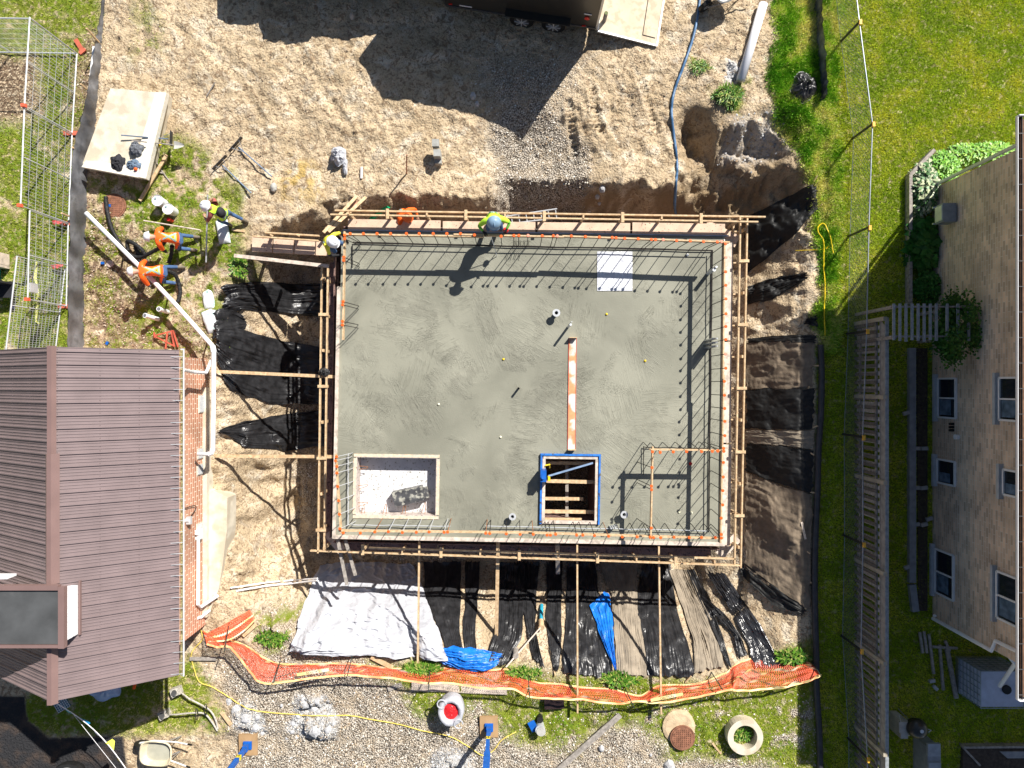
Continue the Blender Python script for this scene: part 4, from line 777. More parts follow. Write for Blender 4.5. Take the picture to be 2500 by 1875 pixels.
# pegs
pg = 'wooden pegs holding the sheets'
for px, py, dx, dy, lb in ((1985, 444, 6, -12, 'wooden peg at the tip of the top right black sheet'), (1995, 508, 8, -6, 'wooden peg below the top right sheet'), (1980, 822, 10, -6, 'wooden peg above the first brown fabric'), (1980, 893, 14, 0, 'wooden peg at the middle of the first brown fabric'), (1970, 952, 1, -8, 'wooden peg at the top of the flat black sheet'),
                           (1978, 1045, 14, -6, 'wooden peg at the foot of the flat black sheet'), (1972, 1102, 10, 8, 'wooden peg where the slanting black sheet begins'), (1968, 1200, 22, 2, 'wooden peg at the head of the largest brown fabric'), (1965, 1250, 16, 5, 'wooden peg beside the pale plank on the right bank'), (1963, 1342, 10, 7, 'wooden peg above the dark fold on the right bank'),
                           (1966, 1414, 10, 6, 'wooden peg low on the largest brown fabric'), (1956, 1476, 8, 8, 'wooden peg at the lowest tip on the right bank'), (1672, 1664, 12, -18, 'pale peg at the foot of the taupe fabric'), (1716, 1664, 10, 12, 'pale peg in the grass by the lower right net'), (1352, 1633, 4, 12, 'pale peg under the pleated black sheet'), (1272, 1625, 0, 14, 'pale peg in the grass left of the sandy gap')):
    a = gp(px, py, .03); b = gp(px + dx, py + dy, .12); solo('wooden_peg', MB().bar(a, b, .035, .03), wood, lb, 'peg', pg)
board((1952, 1272), (1962, 1314), .12, .12, .06, .02, 'pale plank lying on the right bank', plypale)
# cut stakes / stumps
st = thing('sawn_post', 'short sawn round post capped with turquoise sleeve on the bottom slope', 'post', gp(1320, 1500))
part('turquoise_sleeve', MB().cyl(gp(1322, 1475, .05), gp(1320, 1510, .3), .055, n=12), M('turquoise_pipe', (.03, .35, .5), .5), st); part('cut_end', MB().cyl(gp(1320, 1508, .26), gp(1320, 1520, .42), .085, n=14), wood, st)
solo('log_stump', MB().cyl(gp(1259, 1586), gp(1259, 1590, .35), .085, n=14), wood_w, 'brown log stump in the grass left of the bottom slope centre', 'stump')
board((1235, 1618), (1318, 1520), .3, .4, .035, .035, 'thin pale stick leaning from stump to turquoise post', plypale)
# ---------------------------------------------------------- orange netting
base = [(498, 1538), (530, 1552), (565, 1560), (610, 1580), (640, 1600), (684, 1618), (760, 1620), (850, 1618), (900, 1624), (960, 1630), (1040, 1634), (1100, 1628), (1180, 1634), (1245, 1634), (1300, 1662), (1360, 1668), (1420, 1676), (1500, 1682), (1560, 1696), (1610, 1672), (1700, 1668), (1770, 1640), (1800, 1618), (1850, 1604), (1920, 1606), (1975, 1618), (1996, 1638)]
top = [(505, 1572), (530, 1580), (556, 1578), (580, 1600), (610, 1638), (645, 1668), (760, 1656), (850, 1648), (900, 1652), (960, 1656), (1040, 1668), (1100, 1668), (1180, 1680), (1250, 1682), (1290, 1700), (1350, 1706), (1420, 1708), (1500, 1718), (1560, 1712), (1610, 1716), (1690, 1704), (1780, 1684), (1795, 1686), (1850, 1684), (1920, 1676), (1980, 1660), (2004, 1648)]
def curve(pl, k, zf): return catmull([zf(q) for q in pl], k)
B0 = curve(base, 12, lambda q: gp(*q, .05))
T0 = []
for q in top:
    z = .6
    p = P(*q, z); p.z = T(p.x, p.y) + .62; p = P(*q, p.z); T0.append(p)
T0 = catmull(T0, 12)
net = thing('safety_netting', 'long sagging orange plastic safety net along the bottom verge', 'netting', B0[len(B0) // 2])
nn = len(B0); mb = MB()
def NP(s_, r):
    s_ = min(max(s_, 0), nn - 1.001); i = int(s_); f = s_ - i; p = B0[i].lerp(B0[i + 1], f).lerp(T0[i].lerp(T0[i + 1], f), r)
    q = (T0[i] - B0[i]); return p + Vector((0, 1, .3)) * .09 * math.sin(r * math.pi) * math.sin(s_ * .19 + 1) + Vector((0, 0, .05)) * mnoise.noise(Vector((s_ * .2, r * 3, 0)))
def strip(p, q, w_):
    d = (q - p).normalized(); n_ = d.cross(Vector((0, .5, .85))).normalized() * w_ / 2; e = Vector((0, .003, .004)); mb.add([p - n_, p + n_, q + n_, q - n_], [(0, 1, 2, 3)])
NR = 8; NS = int((nn - 1) * 1.1)
for i in range(NS):
    for j in range(NR):
        s_ = i / 1.1; ds = 1 / 1.1; r0, r1 = j / NR, (j + 1) / NR
        strip(NP(s_ + (0 if j % 2 else ds), r0), NP(s_ + (ds if j % 2 else 0), r1), .008)
        strip(NP(s_ + (ds if j % 2 else 0), r0), NP(s_ + (0 if j % 2 else ds), r1), .011) if 0 else None
    for j in range(1, NR): strip(NP(s_, j / NR), NP(s_ + ds, j / NR), .006)
    for j in range(NR): strip(NP(s_, j / NR), NP(s_ + .0, (j + 1) / NR), .006)
ct = M('cream_caution_tape', (.85, .66, .28), .5, var=.2, vs=3, col2=(.85, .8, .6), c2s=3)
netm = M('orange_net_plastic', (.85, .12, .05), .5, var=.2, vs=2)
part('mesh', mb, netm, net)
for r_ in (.0, 1.0):
    mb = MB(); [strip(NP(i / 1.1, r_), NP((i + 1) / 1.1, r_), .05) for i in range(NS)]; part('edge_band', mb, M('cream_edge_band', (.85, .6, .26), .5, var=.25, vs=3, col2=(.85, .3, .12), c2s=2), net)
for (s0, s1, r0, r1, wd) in ((10, 60, .05, .05, .05), (0, 50, .5, .85, .05), (60, 110, .02, .1, .045), (62, 96, .95, .35, .05), (110, 170, .12, .7, .05), (170, 215, .6, .95, .05), (210, 250, .9, .1, .05), (230, 290, .35, .9, .05), (262, 300, .55, .25, .06), (282, 311, .97, .97, .06), (285, 305, .3, .45, .05)):
    s1 = min(s1, nn - 2); n_ = int(s1 - s0); A = []
    for k in range(n_ + 1):
        f = k / n_; r = r0 + (r1 - r0) * f + .06 * math.sin(k * .5); p = NP(s0 + (s1 - s0) * f, min(max(r, 0), 1)) + Vector((0, .01, .03)); q = Vector((0, wd * .6 + .3 * wd * math.sin(k * .9), wd * .5)); A.append([p - q, p + q])
    part('caution_tape', MB().grid(A), ct, net)
for (a, b) in (((684, 1614), (668, 1668)), ((862, 1592), (848, 1650)), ((1050, 1628), (1046, 1690)), ((1290, 1655), (1293, 1704)), ((1527, 1682), (1548, 1728)), ((1736, 1640), (1764, 1684)), ((560, 1520), (548, 1590)), ((1982, 1615), (2004, 1650))):
    p = gp(*a, 0); part('steel_stake', MB().cyl(p, P(*b, p.z + 1.1 if b[1] - a[1] > 50 else p.z + .9), .014, n=6), M('dark_green_stake', (.03, .05, .045), .6), net)
E0 = [gp(x, y, .06) for x, y in ((500, 1548), (540, 1528), (580, 1505), (612, 1488))]; E1 = [gp(x, y, .3) for x, y in ((520, 1556), (568, 1552), (606, 1530), (634, 1502))]
E0 = catmull(E0, 8); E1 = catmull(E1, 8); mb = MB()
for i in range(len(E0) - 1):
    for j in range(6):
        a, b, c_, d_ = E0[i].lerp(E1[i], j / 6), E0[i].lerp(E1[i], (j + 1) / 6), E0[i + 1].lerp(E1[i + 1], j / 6), E0[i + 1].lerp(E1[i + 1], (j + 1) / 6); strip(a, d_, .014); strip(a, c_, .012); strip(b, c_, .01)
def lettering(txt, p, rz, size, parent, mat):
    cu = bpy.data.curves.new('t', 'FONT'); cu.body = txt; cu.size = size; cu.extrude = .001; cu.align_x = 'CENTER'; ob = bpy.data.objects.new('t', cu); COL.objects.link(ob)
    dg = bpy.context.evaluated_depsgraph_get(); me = bpy.data.meshes.new_from_object(ob.evaluated_get(dg)); bpy.data.objects.remove(ob); me.transform(Matrix.Rotation(rz, 4, 'Z')); me.materials.clear(); me.materials.append(mat)
    o = bpy.data.objects.new('tape_lettering', me); COL.objects.link(o); o.parent = parent; o.location = Vector(p) - absloc(parent)
for (px, py, rz) in ((764, 1641, 3.3), (1628, 1702, .2)):
    g_ = gp(px, py, 0); g_ = P(px, py, g_.z + .74); part('printed_tape', MB().box(g_, (.9, .085, .004), rz), ct, net); lettering('CAUTION', g_ + Vector((.03 * math.sin(rz), -.03 * math.cos(rz), .004)), rz, .085, net, black_rb)
nf = thing('netting_end', 'loose folded end of orange net lying towards the bank', 'netting', E0[0]); part('mesh', mb, netm, nf)
mb = MB(); [strip(E0[i].lerp(E1[i], .5), E0[i + 1].lerp(E1[i + 1], .6), .05) for i in range(len(E0) - 1)]; [strip(E1[i], E1[i + 1], .04) for i in range(len(E0) - 1)]; part('edge_band', mb, ct, nf)
# ---------------------------------------------------------- LEFT BUILDING
lb_ = thing('brick_bungalow', 'low brick building with ribbed brown metal roof', 'building', (-10.4, -3.1, 0))
brick_l = brickmat('orange_brick', (.56, .25, .15), (.47, .2, .11), (.8, .68, .54), .27, .12, ms=.015)
YT, YB = .84, -7.16; XE, XR, XL = -8.2, -10.38, -12.7; ZE, ZR = 2.7, 4.1
wallX = -8.74
part('wall', MB().box((wallX - .12, (YT - .12 + YB + .3) / 2, 1.2), (.24, YT - YB - .42, 3.0)), brick_l, lb_)
gb = brickmat('orange_brick_gable', (.62, .20, .10), (.52, .15, .075), (.75, .55, .42), .23, .062, 'X')
for yy in (YT - .2, YB + .35):
    mb = MB(); pl_ = [(wallX - .25, -.3), (wallX - .25, ZE - .1), (XR, ZR - .25), (-12.1, ZE - .1), (-12.1, -.3)]
    mb.add([(x, yy - .1, z) for x, z in pl_] + [(x, yy + .1, z) for x, z in pl_], [(4, 3, 2, 1, 0), (5, 6, 7, 8, 9)] + [(i, (i + 1) % 5, 5 + (i + 1) % 5, 5 + i) for i in range(5)]); part('wall', mb, gb, lb_)
part('wall', MB().box((-12.2, (YT + YB) / 2, 1.2), (.2, YT - YB - .8, 2.9)), brick_l, lb_)
def ribbed(xa, za, xb, zb):
    A = []; y = YB; per = .292; prof = [(0, 0), (.008, .035), (.035, .035), (.05, 0), (.095, 0), (.10, .012), (.112, .012), (.12, 0), (.165, 0), (.17, .012), (.182, .012), (.19, 0), (.235, 0), (.24, .012), (.252, .012), (.26, 0)]
    nrm = Vector((-(zb - za), 0, xb - xa)).normalized(); nrm = nrm if nrm.z > 0 else -nrm
    while y < YT:
        for dy, h_ in prof:
            if y + dy > YT: break
            A.append([Vector((xa, y + dy, za)) + nrm * h_, Vector((xb, y + dy, zb)) + nrm * h_])
        y += per
    mb = MB().grid(A); y = YB + .15
    while y < YT:
        for f in (.03, .33, .64, .96): q = Vector((xa, y, za)).lerp(Vector((xb, y, zb)), f) + nrm * .006; mb.box(q, (.014, .014, .012))
        y += .0975
    return mb
for xa in ((XE, ZE), (XL, ZE)):
    part('roof', ribbed(xa[0], xa[1], XR, ZR), brown_mt, lb_)
    part('roof', MB().add([(xa[0], YB, xa[1] - .03), (XR, YB, ZR - .03), (XR, YT, ZR - .03), (xa[0], YT, xa[1] - .03)], [(0, 1, 2, 3)]), brown_mt2, lb_)
def cap_mb(y0, y1, w1, zo): 
    sl_ = (ZR - ZE) / (XE - XR); mb = MB(); prof = [(-w1, -w1 * sl_ + zo), (-.05, zo + .03), (.05, zo + .03), (w1, -w1 * sl_ + zo)]
    return mb.grid([[(XR + x, y0, ZR + z) for x, z in prof], [(XR + x, y1, ZR + z) for x, z in prof]]).add([(XR + x, y0, ZR + z) for x, z in prof] + [(XR + x, y0, ZR + z - .06) for x, z in prof], [(0, 1, 5, 4), (1, 2, 6, 5), (2, 3, 7, 6)])
part('ridge_cap', cap_mb(-1.6, YT + .02, .1, .06), brown_mt2, lb_); part('ridge_cap', cap_mb(-4.5, -1.57, .16, .075), brown_mt2, lb_); part('ridge_cap', cap_mb(YB - .05, -5.8, .13, .06), brown_mt2, lb_)
for x in (XE + .01,):
    part('gutter', MB().bar((x + .06, YB - .03, ZE - .05), (x + .06, YT + .03, ZE - .05), .09, .02).bar((x + .115, YB - .03, ZE), (x + .115, YT + .03, ZE), .01, .06), pvc, lb_)
    part('gutter_sludge', MB().bar((x + .065, YB, ZE - .03), (x + .065, YT, ZE - .03), .085, .015), M('gutter_sludge', (.3, .25, .12), .9, var=.7, vs=20), lb_)
    y = YB + .05
    while y < YT: part('gutter_strap', MB().bar((x - .16, y, ZE + .10), (x + .12, y + .01, ZE + .06), .013, .006), steelp, lb_); y += .268
slp = (ZR - ZE) / (XR - XE)
# dormer
dz = 4.36; dm = thing('x', None, None); bpy.data.objects.remove(dm)
DX = -9.93
part('dormer_siding', MB().box((DX - 1.7, -5.16, dz - .25), (3.4, 1.12, .46)), M('white_siding', (.8, .8, .82), .5, var=.05), lb_)
part('dormer_siding_lap', MB().bar((DX + .012, -5.7, dz - .16), (DX + .012, -4.62, dz - .16), .02, .03).bar((DX + .012, -5.7, dz - .28), (DX + .012, -4.62, dz - .28), .02, .03), pvc, lb_)
part('dormer_roof', MB().box((DX - 1.7, -5.16, dz), (3.3, 1.2, .05)), M('dark_membrane', (.07, .073, .076), .85, var=.25, vs=2, col2=(.1, .1, .1), c2at=(.6, .8), c2s=3), lb_)
part('dormer_fascia', MB().bar((DX - .02, -5.84, dz + .02), (DX - .02, -4.48, dz + .02), .13, .12).bar((DX - 3.4, -4.5, dz + .02), (DX - .09, -4.5, dz + .02), .11, .12).bar((DX - 3.4, -5.8, dz + .018), (DX - .09, -5.8, dz + .018), .06, .12), brown_mt2, lb_)
part('dormer_flashing', MB().bar((DX + .03, -5.75, ZE + (DX + .03 - XE) * slp + .06), (DX + .03, -4.5, ZE + (DX + .03 - XE) * slp + .06), .04, .05), brown_mt2, lb_)
part('white_fascia', MB().box((-12.2, -4.42, 3.8), (1.4, .05, .3)), pvc, lb_)
# wall fittings
def on_wall(px, py, X): z = H - abs(X) * F / abs(px - 1250); return Vector((X, (937.5 - py) * (H - z) / F, z))
grl = M('vent_louvre', (.55, .52, .45), .6, var=.25, vs=30)
for (px, py, w_, h_) in ((491, 986, .5, .0), (488, 1107, .3, 0), (487, 1146, .3, 0), (486, 1298, .5, 0)):
    c = on_wall(px, py, wallX); mb = MB().box((wallX + .01, c.y, c.z), (.03, w_, .34)); f_ = part('wall_vent', mb, grl, lb_)
    mb2 = MB(); [mb2.box((wallX + .035, c.y, c.z - .14 + k * .04), (.015, w_ - .05, .012)) for k in range(8)]; part('louvre', mb2, steelp, f_)
c = on_wall(453, 1271, wallX); part('wall_light', MB().cyl((wallX, c.y, c.z), (wallX + .1, c.y, c.z), .06, .05, n=12).box((wallX + .08, c.y, c.z - .03), (.12, .2, .1)), steelp, lb_)
part('cable', MB().tube([(wallX + .03, c.y - .02, c.z), (wallX + .05, c.y + .2, c.z - .45), (wallX + .05, c.y + .33, c.z - .4), (wallX + .03, c.y + .35, c.z + .3)], .012, 5, smooth=5), black_rb, lb_)
dn = lambda pts, r, lab: None
c1, c2 = on_wall(484, 1300, wallX + .08), on_wall(483, 1476, wallX + .08)
mb = MB().tube([c1 + Vector((0, 0, .1)), Vector((c1.x, c1.y - .1, c1.z)), Vector((c2.x, c2.y, c2.z)), P(490, 1482, .5), P(532, 1454, .08)], .045, 10)
mb.box((wallX + .07, on_wall(484, 1302, wallX).y, on_wall(484, 1302, wallX).z + .1), (.12, .26, .2)); part('downspout', mb, pvc, lb_)
part('vent_pipe', MB().tube([on_wall(482, 1509, wallX), P(490, 1508, .35), P(512, 1490, .12)], .04, 10), pvc, lb_)
part('downspout', MB().tube([(XE + .06, on_wall(445, 905, wallX).y + .0, ZE - .1), P(470, 908, 1.6), P(503, 910, .9), P(516, 880, .75)], .045, 10), pvc, lb_)
part('footing', MB().prism([(p.x, p.y) for p in (P(500, 1195), P(516, 1195), P(556, 1215), P(556, 1290), P(545, 1380), P(535, 1440), P(503, 1520))], -.6, .05), conc, lb_)
part('foundation_ledge', MB().bar((wallX + .06, -.1, -.1), (wallX + .06, -6.6, -.1), .12, .6), conc, lb_)
# long white drain pipe round the corner
dp = thing('drain_pipe', 'long white plastic drain pipe running past the workers to the brick wall', 'pipe', P(430, 745, .3))
pts = [P(210, 520, .62), P(345, 655, .62), P(430, 745, .66), P(519, 845, .8), P(522, 860, .85), P(521, 1000, .85), P(520, 1096, .85), P(512, 1108, .87)]
part('pipe', MB().tube(pts, .062, 12), pvc, dp, smooth=True); part('elbow', MB().cyl(pts[3], pts[4], .075), pvc, dp); part('elbow', MB().tube([pts[6], P(516, 1106, .86), P(508, 1109, .88)], .072), pvc, dp)
part('outlet', MB().cyl(P(512, 1109, .88), P(482, 1108, .95), .05), steelp, dp)
for q in ((300, 608), (408, 722), (505, 829)): part('support_stake', MB().bar(gp(q[0] + 4, q[1] - 2), P(q[0], q[1], .6), .04, .04), wood_w, dp)
# ============================================================ LEFT FENCES
def mesh_panel(p0, p1, h, label, dx=.09, hor=(0, .5, 1), lean=(0, 0), clip=True, finer=False, sign=False):
    a = gp(*p0) if not isinstance(p0, Vector) else p0; b = gp(*p1) if not isinstance(p1, Vector) else p1; a.z += .06; b.z += .06
    up = Vector((lean[0], lean[1], h)); t0 = thing('mesh_fence_panel', label, 'fence panel', (a + b) / 2, 'temporary mesh fence panels')
    L_ = (b - a).length; n = int(L_ / dx)
    fr = MB().tube([a, b, b + up, a + up, a], .021, 7).tube([(a + b) / 2, (a + b) / 2 + up], .017, 6); part('frame', fr, steelp, t0)
    mb = MB()
    for k in range(1, n): q = a + (b - a) * k / n; mb.bar(q, q + up, .0065, .0065)
    m = int(h / (.12 if finer else .24))
    for k in range(1, m): mb.bar(a + up * k / m, b + up * k / m, .006, .006)
    part('wire_mesh', mb, steelp, t0)
    part('foot', MB().box(a + Vector((0, 0, -.03)), (.5, .12, .06)), M('orange_foot', (.5, .12, .07), .8), t0)
    if clip: part('clip', MB().box(a + up + Vector((0, 0, .02)), (.1, .08, .1)), M('orange_clip', (.75, .12, .06), .5), t0)
    if sign: q = a + (b - a) * .14 + up * .86; part('notice_plate', MB().box(q, (.03, .24, .3)), steelp, t0)
    return t0
mesh_panel((-130, 128), (190, 133), 1.85, 'mesh fence panel running off the left edge at the top', clip=False)
mesh_panel((180, 327), (191, 133), 1.9, 'mesh fence panel from the top corner down to the first orange clip', sign=False)
mesh_panel((171, 546), (179, 331), 1.9, 'second mesh fence panel down the left side, between two clips')
mesh_panel((166, 748), (170, 549), 1.55, 'third mesh fence panel beside the yellow tape', sign=True)
mesh_panel((138, 872), (163, 655), 1.75, 'finely meshed fence panel nearest the brown roof', dx=.06, finer=True, clip=False, lean=(-.1, 0))
def ribbon_fence(name, pts, h, label, mat, seg_=.12, lean=0, wav=.03, stakes=(), cat='silt fence'):
    q = catmull([gp(*p) for p in pts], 14); t0 = thing(name, label, cat, q[len(q) // 2]); A = []
    for i, p in enumerate(q):
        hh = h(i / (len(q) - 1)) if callable(h) else h
        A.append([p + Vector((lean * r * hh + wav * mnoise.noise(Vector((i * .25, r * 3, 1))), .0, -.05 + r * (hh + .05))) for r in (0, .25, .5, .75, 1)])
    A2 = [[p + Vector((-.012, 0, 0)) for p in row] for row in A]
    part('fabric', MB().grid(A).grid(A2), mat, t0, smooth=True)
    for (a, b, z) in stakes: g_ = gp(*a, 0); part('wooden_stake', MB().bar(g_, P(*b, z), .04, .04), wood, t0)
    return t0
ribbon_fence('silt_fence', [(257, -20), (252, 60), (249, 110), (247, 170), (240, 240), (232, 310), (218, 380), (212, 460), (210, 560), (206, 660), (205, 760), (204, 860)], lambda f: .06 + .62 * min(1, f * 1.9), 'low black fabric fence winding down the left side', M('grey_black_silt_fabric', (.17, .175, .19), .34, var=.35, bump=.3, bs=9, col2=(.07, .07, .075), c2s=1.5), wav=.05,
             stakes=(((246, 108), (211, 69), .9), ((228, 232), (197, 205), .8), ((206, 379), (176, 359), .7), ((182, 533), (150, 520), .5), ((180, 703), (166, 699), .35)))
solo('edge_strip', MB().bar(gp(238, 118, .1), gp(228, 222, .1), .14, .03).bar(gp(228, 222, .1), gp(205, 380, .1), .05, .03), pvc, 'white plastic strip along the foot of the black fence', 'strip')
solo('post_base_plate', MB().bar(gp(187, 98, .04), gp(205, 128, .04), .12, .03).box(gp(205, 128, .05), (.2, .1, .05), .7), M('orange_foot', (0, 0, 0)), 'rusty orange fence foot lying in the leaf litter', 'fence foot')
solo('yellow_tape', MB().grid([[gp(x - 3, y, .05 + .02 * (i % 2)), gp(x + 3, y, .06)] for i, (x, y) in enumerate(((94, 640), (90, 680), (97, 715), (94, 760), (92, 785), (98, 790)))]), M('limp_yellow_tape', (.75, .75, .2), .5), 'limp yellow tape trailing behind the mesh fence', 'tape')
for (px, py, lb) in ((147, 548, 'pink red flag tape by the second fence clip'), (145, 655, 'pink red flag tape beside the third mesh panel')):
    solo('flag_tape', MB().grid([[gp(px - 12 + 6 * i, py + (i % 2) * 4, .1 + .03 * i), gp(px - 12 + 6 * i, py - 7, .14)] for i in range(6)]), M('pink_red_tape', (.8, .12, .12), .5), lb, 'tape')
# concrete L block
cb = thing('concrete_block', 'large pale concrete block with raised kerb edges at the upper left', 'concrete block', gp(300, 330))
def quad_at(z, *pl): return [(P(a, b, z).x, P(a, b, z).y) for a, b in pl]
part('base', MB().prism(quad_at(.45, (268, 214), (404, 226), (354, 425), (200, 398)), .0, .42), conc, cb)
kc_ = M('lit_kerb_concrete', (.76, .72, .62), .85, var=.12, vs=5, bump=.25, bs=30)  # kerbs coloured lighter to paint their shading against the base
part('side_kerb', MB().prism(quad_at(.6, (390, 224), (406, 226), (356, 436), (338, 432)), .42, .60).prism(quad_at(.49, (378, 224), (389, 225), (337, 428), (318, 426)), .42, .452), kc_, cb)
part('end_kerb', MB().prism(quad_at(.6, (209, 391), (338, 406), (338, 433), (198, 407)), .42, .585), kc_, cb)
def cloth(name, px, py, z, rx, ry, h, mat, label, cat='clothing', seed=1, n=20):
    A = []; c = P(px, py, z)
    for i in range(n + 1):
        row = []
        for j in range(n + 1):
            u, v = i / n * 2 - 1, j / n * 2 - 1; k = math.sqrt(max(u * u, v * v) / max(1e-6, u * u + v * v)) if (u or v) else 1
            x, y = u * k * 1.1, v * k * 1.1; e = 1 + .35 * mnoise.noise(Vector((u * 1.5, v * 1.5, seed)))
            r2 = min(1, x * x + y * y); zz = h * (1 - r2) ** .6 * (.6 + .9 * abs(mnoise.noise(Vector((u * 3, v * 3, seed + 3))))) + .03 * abs(mnoise.noise(Vector((u * 8, v * 8, seed))))
            row.append((c.x + x * rx * e, c.y + y * ry * e, z + zz))
        A.append(row)
    return solo(name, MB().grid(A), mat, label, cat, smooth=True)
cloth('grey_garment', 333, 364, .5, .18, .17, .15, greycl, 'dark grey garment heaped on the concrete block', seed=2)
cloth('black_jacket', 288, 398, .56, .2, .22, .13, darkcl, 'black jacket hanging over the block end', seed=3); cloth('black_sleeve', 312, 420, .42, .16, .1, .12, darkcl, 'black sleeve drooping over the block kerb', seed=9)
cloth('blue_grey_jacket', 326, 403, .56, .19, .15, .13, M('blue_grey_cloth', (.12, .17, .24), .9, var=.3, vs=10), 'blue grey jacket with orange trim on the block corner', seed=4)
cloth('orange_glove', 331, 413, .62, .05, .04, .06, orange_v, 'small orange glove on the blue grey jacket', 'glove', seed=5, n=8)
def rake(head, tip, label, zh=.06, zt=.1, wd=.55, grp='concrete rakes', mat=steel):
    a = gp(*head, zh) if zh < .3 else P(*head, zh); b = gp(*tip, zt) if zt < .3 else P(*tip, zt); t0 = thing('concrete_rake', label, 'rake', a, grp); d = (b - a).normalized(); n_ = Vector((-d.y, d.x, 0))
    part('handle', MB().cyl(a + d * .1, b, .018, n=8), M('blue_grey_handle', (.16, .22, .32), .4, .3), t0); part('head', MB().box(a + Vector((0, 0, .05)), (wd, .02, .13), math.atan2(n_.y, n_.x)), M('dark_steel_blade', (.05, .05, .055), .5, .5), t0)
    part('brace', MB().bar(a + n_ * .15 + Vector((0, 0, .08)), a + d * .3, .012, .012).bar(a - n_ * .15 + Vector((0, 0, .08)), a + d * .3, .012, .012), steel, t0); return t0
rake((579, 356), (667, 434), 'upper of two long concrete rakes on the dirt'); rake((540, 400), (617, 474), 'lower of two long concrete rakes on the dirt'); rake((420, 340), (296, 330), 'concrete rake lying over the concrete block', zh=.4, zt=.55, wd=.4)
solo('wet_clump', MB().lathe(gp(669, 458), [(.14, 0), (.12, .05), (.05, .09), (0, .1)], 9, sx=.7), concg, 'splash of grey concrete at the rake tip', 'concrete')
sh = thing('shovel', 'wooden handled shovel lying on the edge of the concrete block', 'shovel', P(425, 352, .5)); a = P(322, 343, .62); b = P(424, 354, .5)
part('handle', MB().cyl(a, b, .018, n=8), wood_w, sh); part('blade', MB().grid([[b + Vector((.27 * i / 6, .11 * math.cos(i / 6 * 1.3) * s_, -.03 + .03 * abs(s_) - .02 * i / 6)) for s_ in (-1, -.5, 0, .5, 1)] for i in range(7)]), concg, sh)
board((412, 381), (346, 492), .1, .08, .09, .04, 'pale timber leaning from the grass to the buckets'); board((376, 418), (400, 424), .05, .05, .04, .03, 'short offcut beside the leaning timber', wood_w)
solo('bent_rod', MB().tube([gp(389, 345, .12), gp(384, 378, .1), gp(386, 400, .06), gp(402, 425, .04), gp(419, 447, .04)], .018, 6, smooth=5), wood_w, 'curved brown rod crossing the leaning timber', 'rod')
solo('yellow_grip', MB().tube([gp(388, 362, .1), gp(398, 356, .16)], .045, 8), yelp, 'small yellow tool grip next to the shovel', 'tool')
solo('dark_stick', MB().bar(gp(506, 236, .03), gp(528, 205, .08), .03, .02), wood_w, 'dark stick alone in the sand at the upper left', 'stick')
# buckets
def bucket(px, py, label, lid=pvc, tilt=(0, 0), h=.37):
    c = gp(px, py); t0 = thing('bucket', label, 'bucket', c, 'white buckets with lids' if lid is pvc else None)
    part('pail', MB().lathe(c, [(.125, 0), (.148, h - .02), (.152, h), (.15, h), (0, h - .01)], 20), pvc, t0, smooth=False); part('lid', MB().lathe(c, [(.157, h - .03), (.157, h + .012), (.14, h + .012), (.138, h + .004), (0, h + .004)], 20), lid, t0)
    part('wire_handle', MB().tube([c + Vector((.15 * math.cos(t_), .15 * math.sin(t_) * .98, h + .015 - .0)) for t_ in [k * .35 - .3 for k in range(10)]], .005, 4), steel, t0)
    part('spout_cap', MB().cyl(c + Vector((-.05, .06, h)), c + Vector((-.05, .06, h + .03)), .03, n=10), greyt, t0); return t0
bucket(401, 498, 'white lidded bucket, left of the pair on the grass'); bucket(426, 518, 'white lidded bucket, right of the pair with a green base')
solo('red_can', MB().cyl(gp(421, 540), gp(421, 540, .22), .05), redm, 'small red can between the buckets and the worker', 'can')
solo('fibre_pole', MB().cyl(gp(363, 544, .25), gp(495, 565, .15), .02, n=8), plypale, 'pale pole lying behind the orange vested worker', 'pole')
def leafy(name, px, py, n, rad, h, ls, cols, label, cat='plant', seed=1, wd=.35, z0=None, up=.6, group=None):
    rr = np.random.RandomState(seed); c = gp(px, py) if z0 is None else P(px, py, z0); t0 = thing(name, label, cat, c, group)
    ns = 5; mbs = MB()
    for k in range(ns): a = k * 1.26; mbs.bar(c, c + Vector((math.cos(a) * rad[0] * .5, math.sin(a) * rad[1] * .5, h * .8)), .012, .012)
    part('stem', mbs, M('green_stem', (.1, .14, .04), .7), t0)
    th_ = rr.uniform(0, math.tau, n); r = np.sqrt(rr.rand(n)) * (.55 + .6 * np.abs(np.sin(th_ * 1.5 + seed)) * (.5 + .5 * np.sin(th_ * 3.7 + seed * 2)) + .15); x = c.x + np.cos(th_) * r * rad[0]; y = c.y + np.sin(th_) * r * rad[1]; z = c.z + h * (1 - .75 * r ** 2) * rr.uniform(.35, 1.05, n)
    a = th_ + rr.normal(0, 1.3, n); s_ = ls * rr.uniform(.6, 1.25, n); dn_ = rr.uniform(-.5, up, n); dx, dy = np.cos(a) * s_, np.sin(a) * s_; w_ = wd
    V = np.stack([np.stack([x, y, z], -1), np.stack([x + dx * .5 - dy * w_, y + dy * .5 + dx * w_, z + s_ * (dn_ * .5 + .12)], -1), np.stack([x + dx, y + dy, z + s_ * dn_ * .6 - s_ * .1], -1), np.stack([x + dx * .5 + dy * w_, y + dy * .5 - dx * w_, z + s_ * (dn_ * .5 + .12)], -1)], 1)
    cs = np.array(cols); cc = cs[rr.randint(0, len(cs), n)] * rr.uniform(.7, 1.3, (n, 1)); V = V - np.array(list(c))[None, None]
    c4 = np.concatenate([np.clip(cc, 0, .9), np.ones((n, 1))], -1)
    o = npmesh('leaves', V.reshape(-1, 3), np.arange(n * 4).reshape(-1, 4), [MC['leafm']], False, {'tint': ('POINT', np.repeat(c4, 4, 0))}); o.parent = t0; return t0
MC['leafm'] = attrmat('plant_leaves', .45, .4)
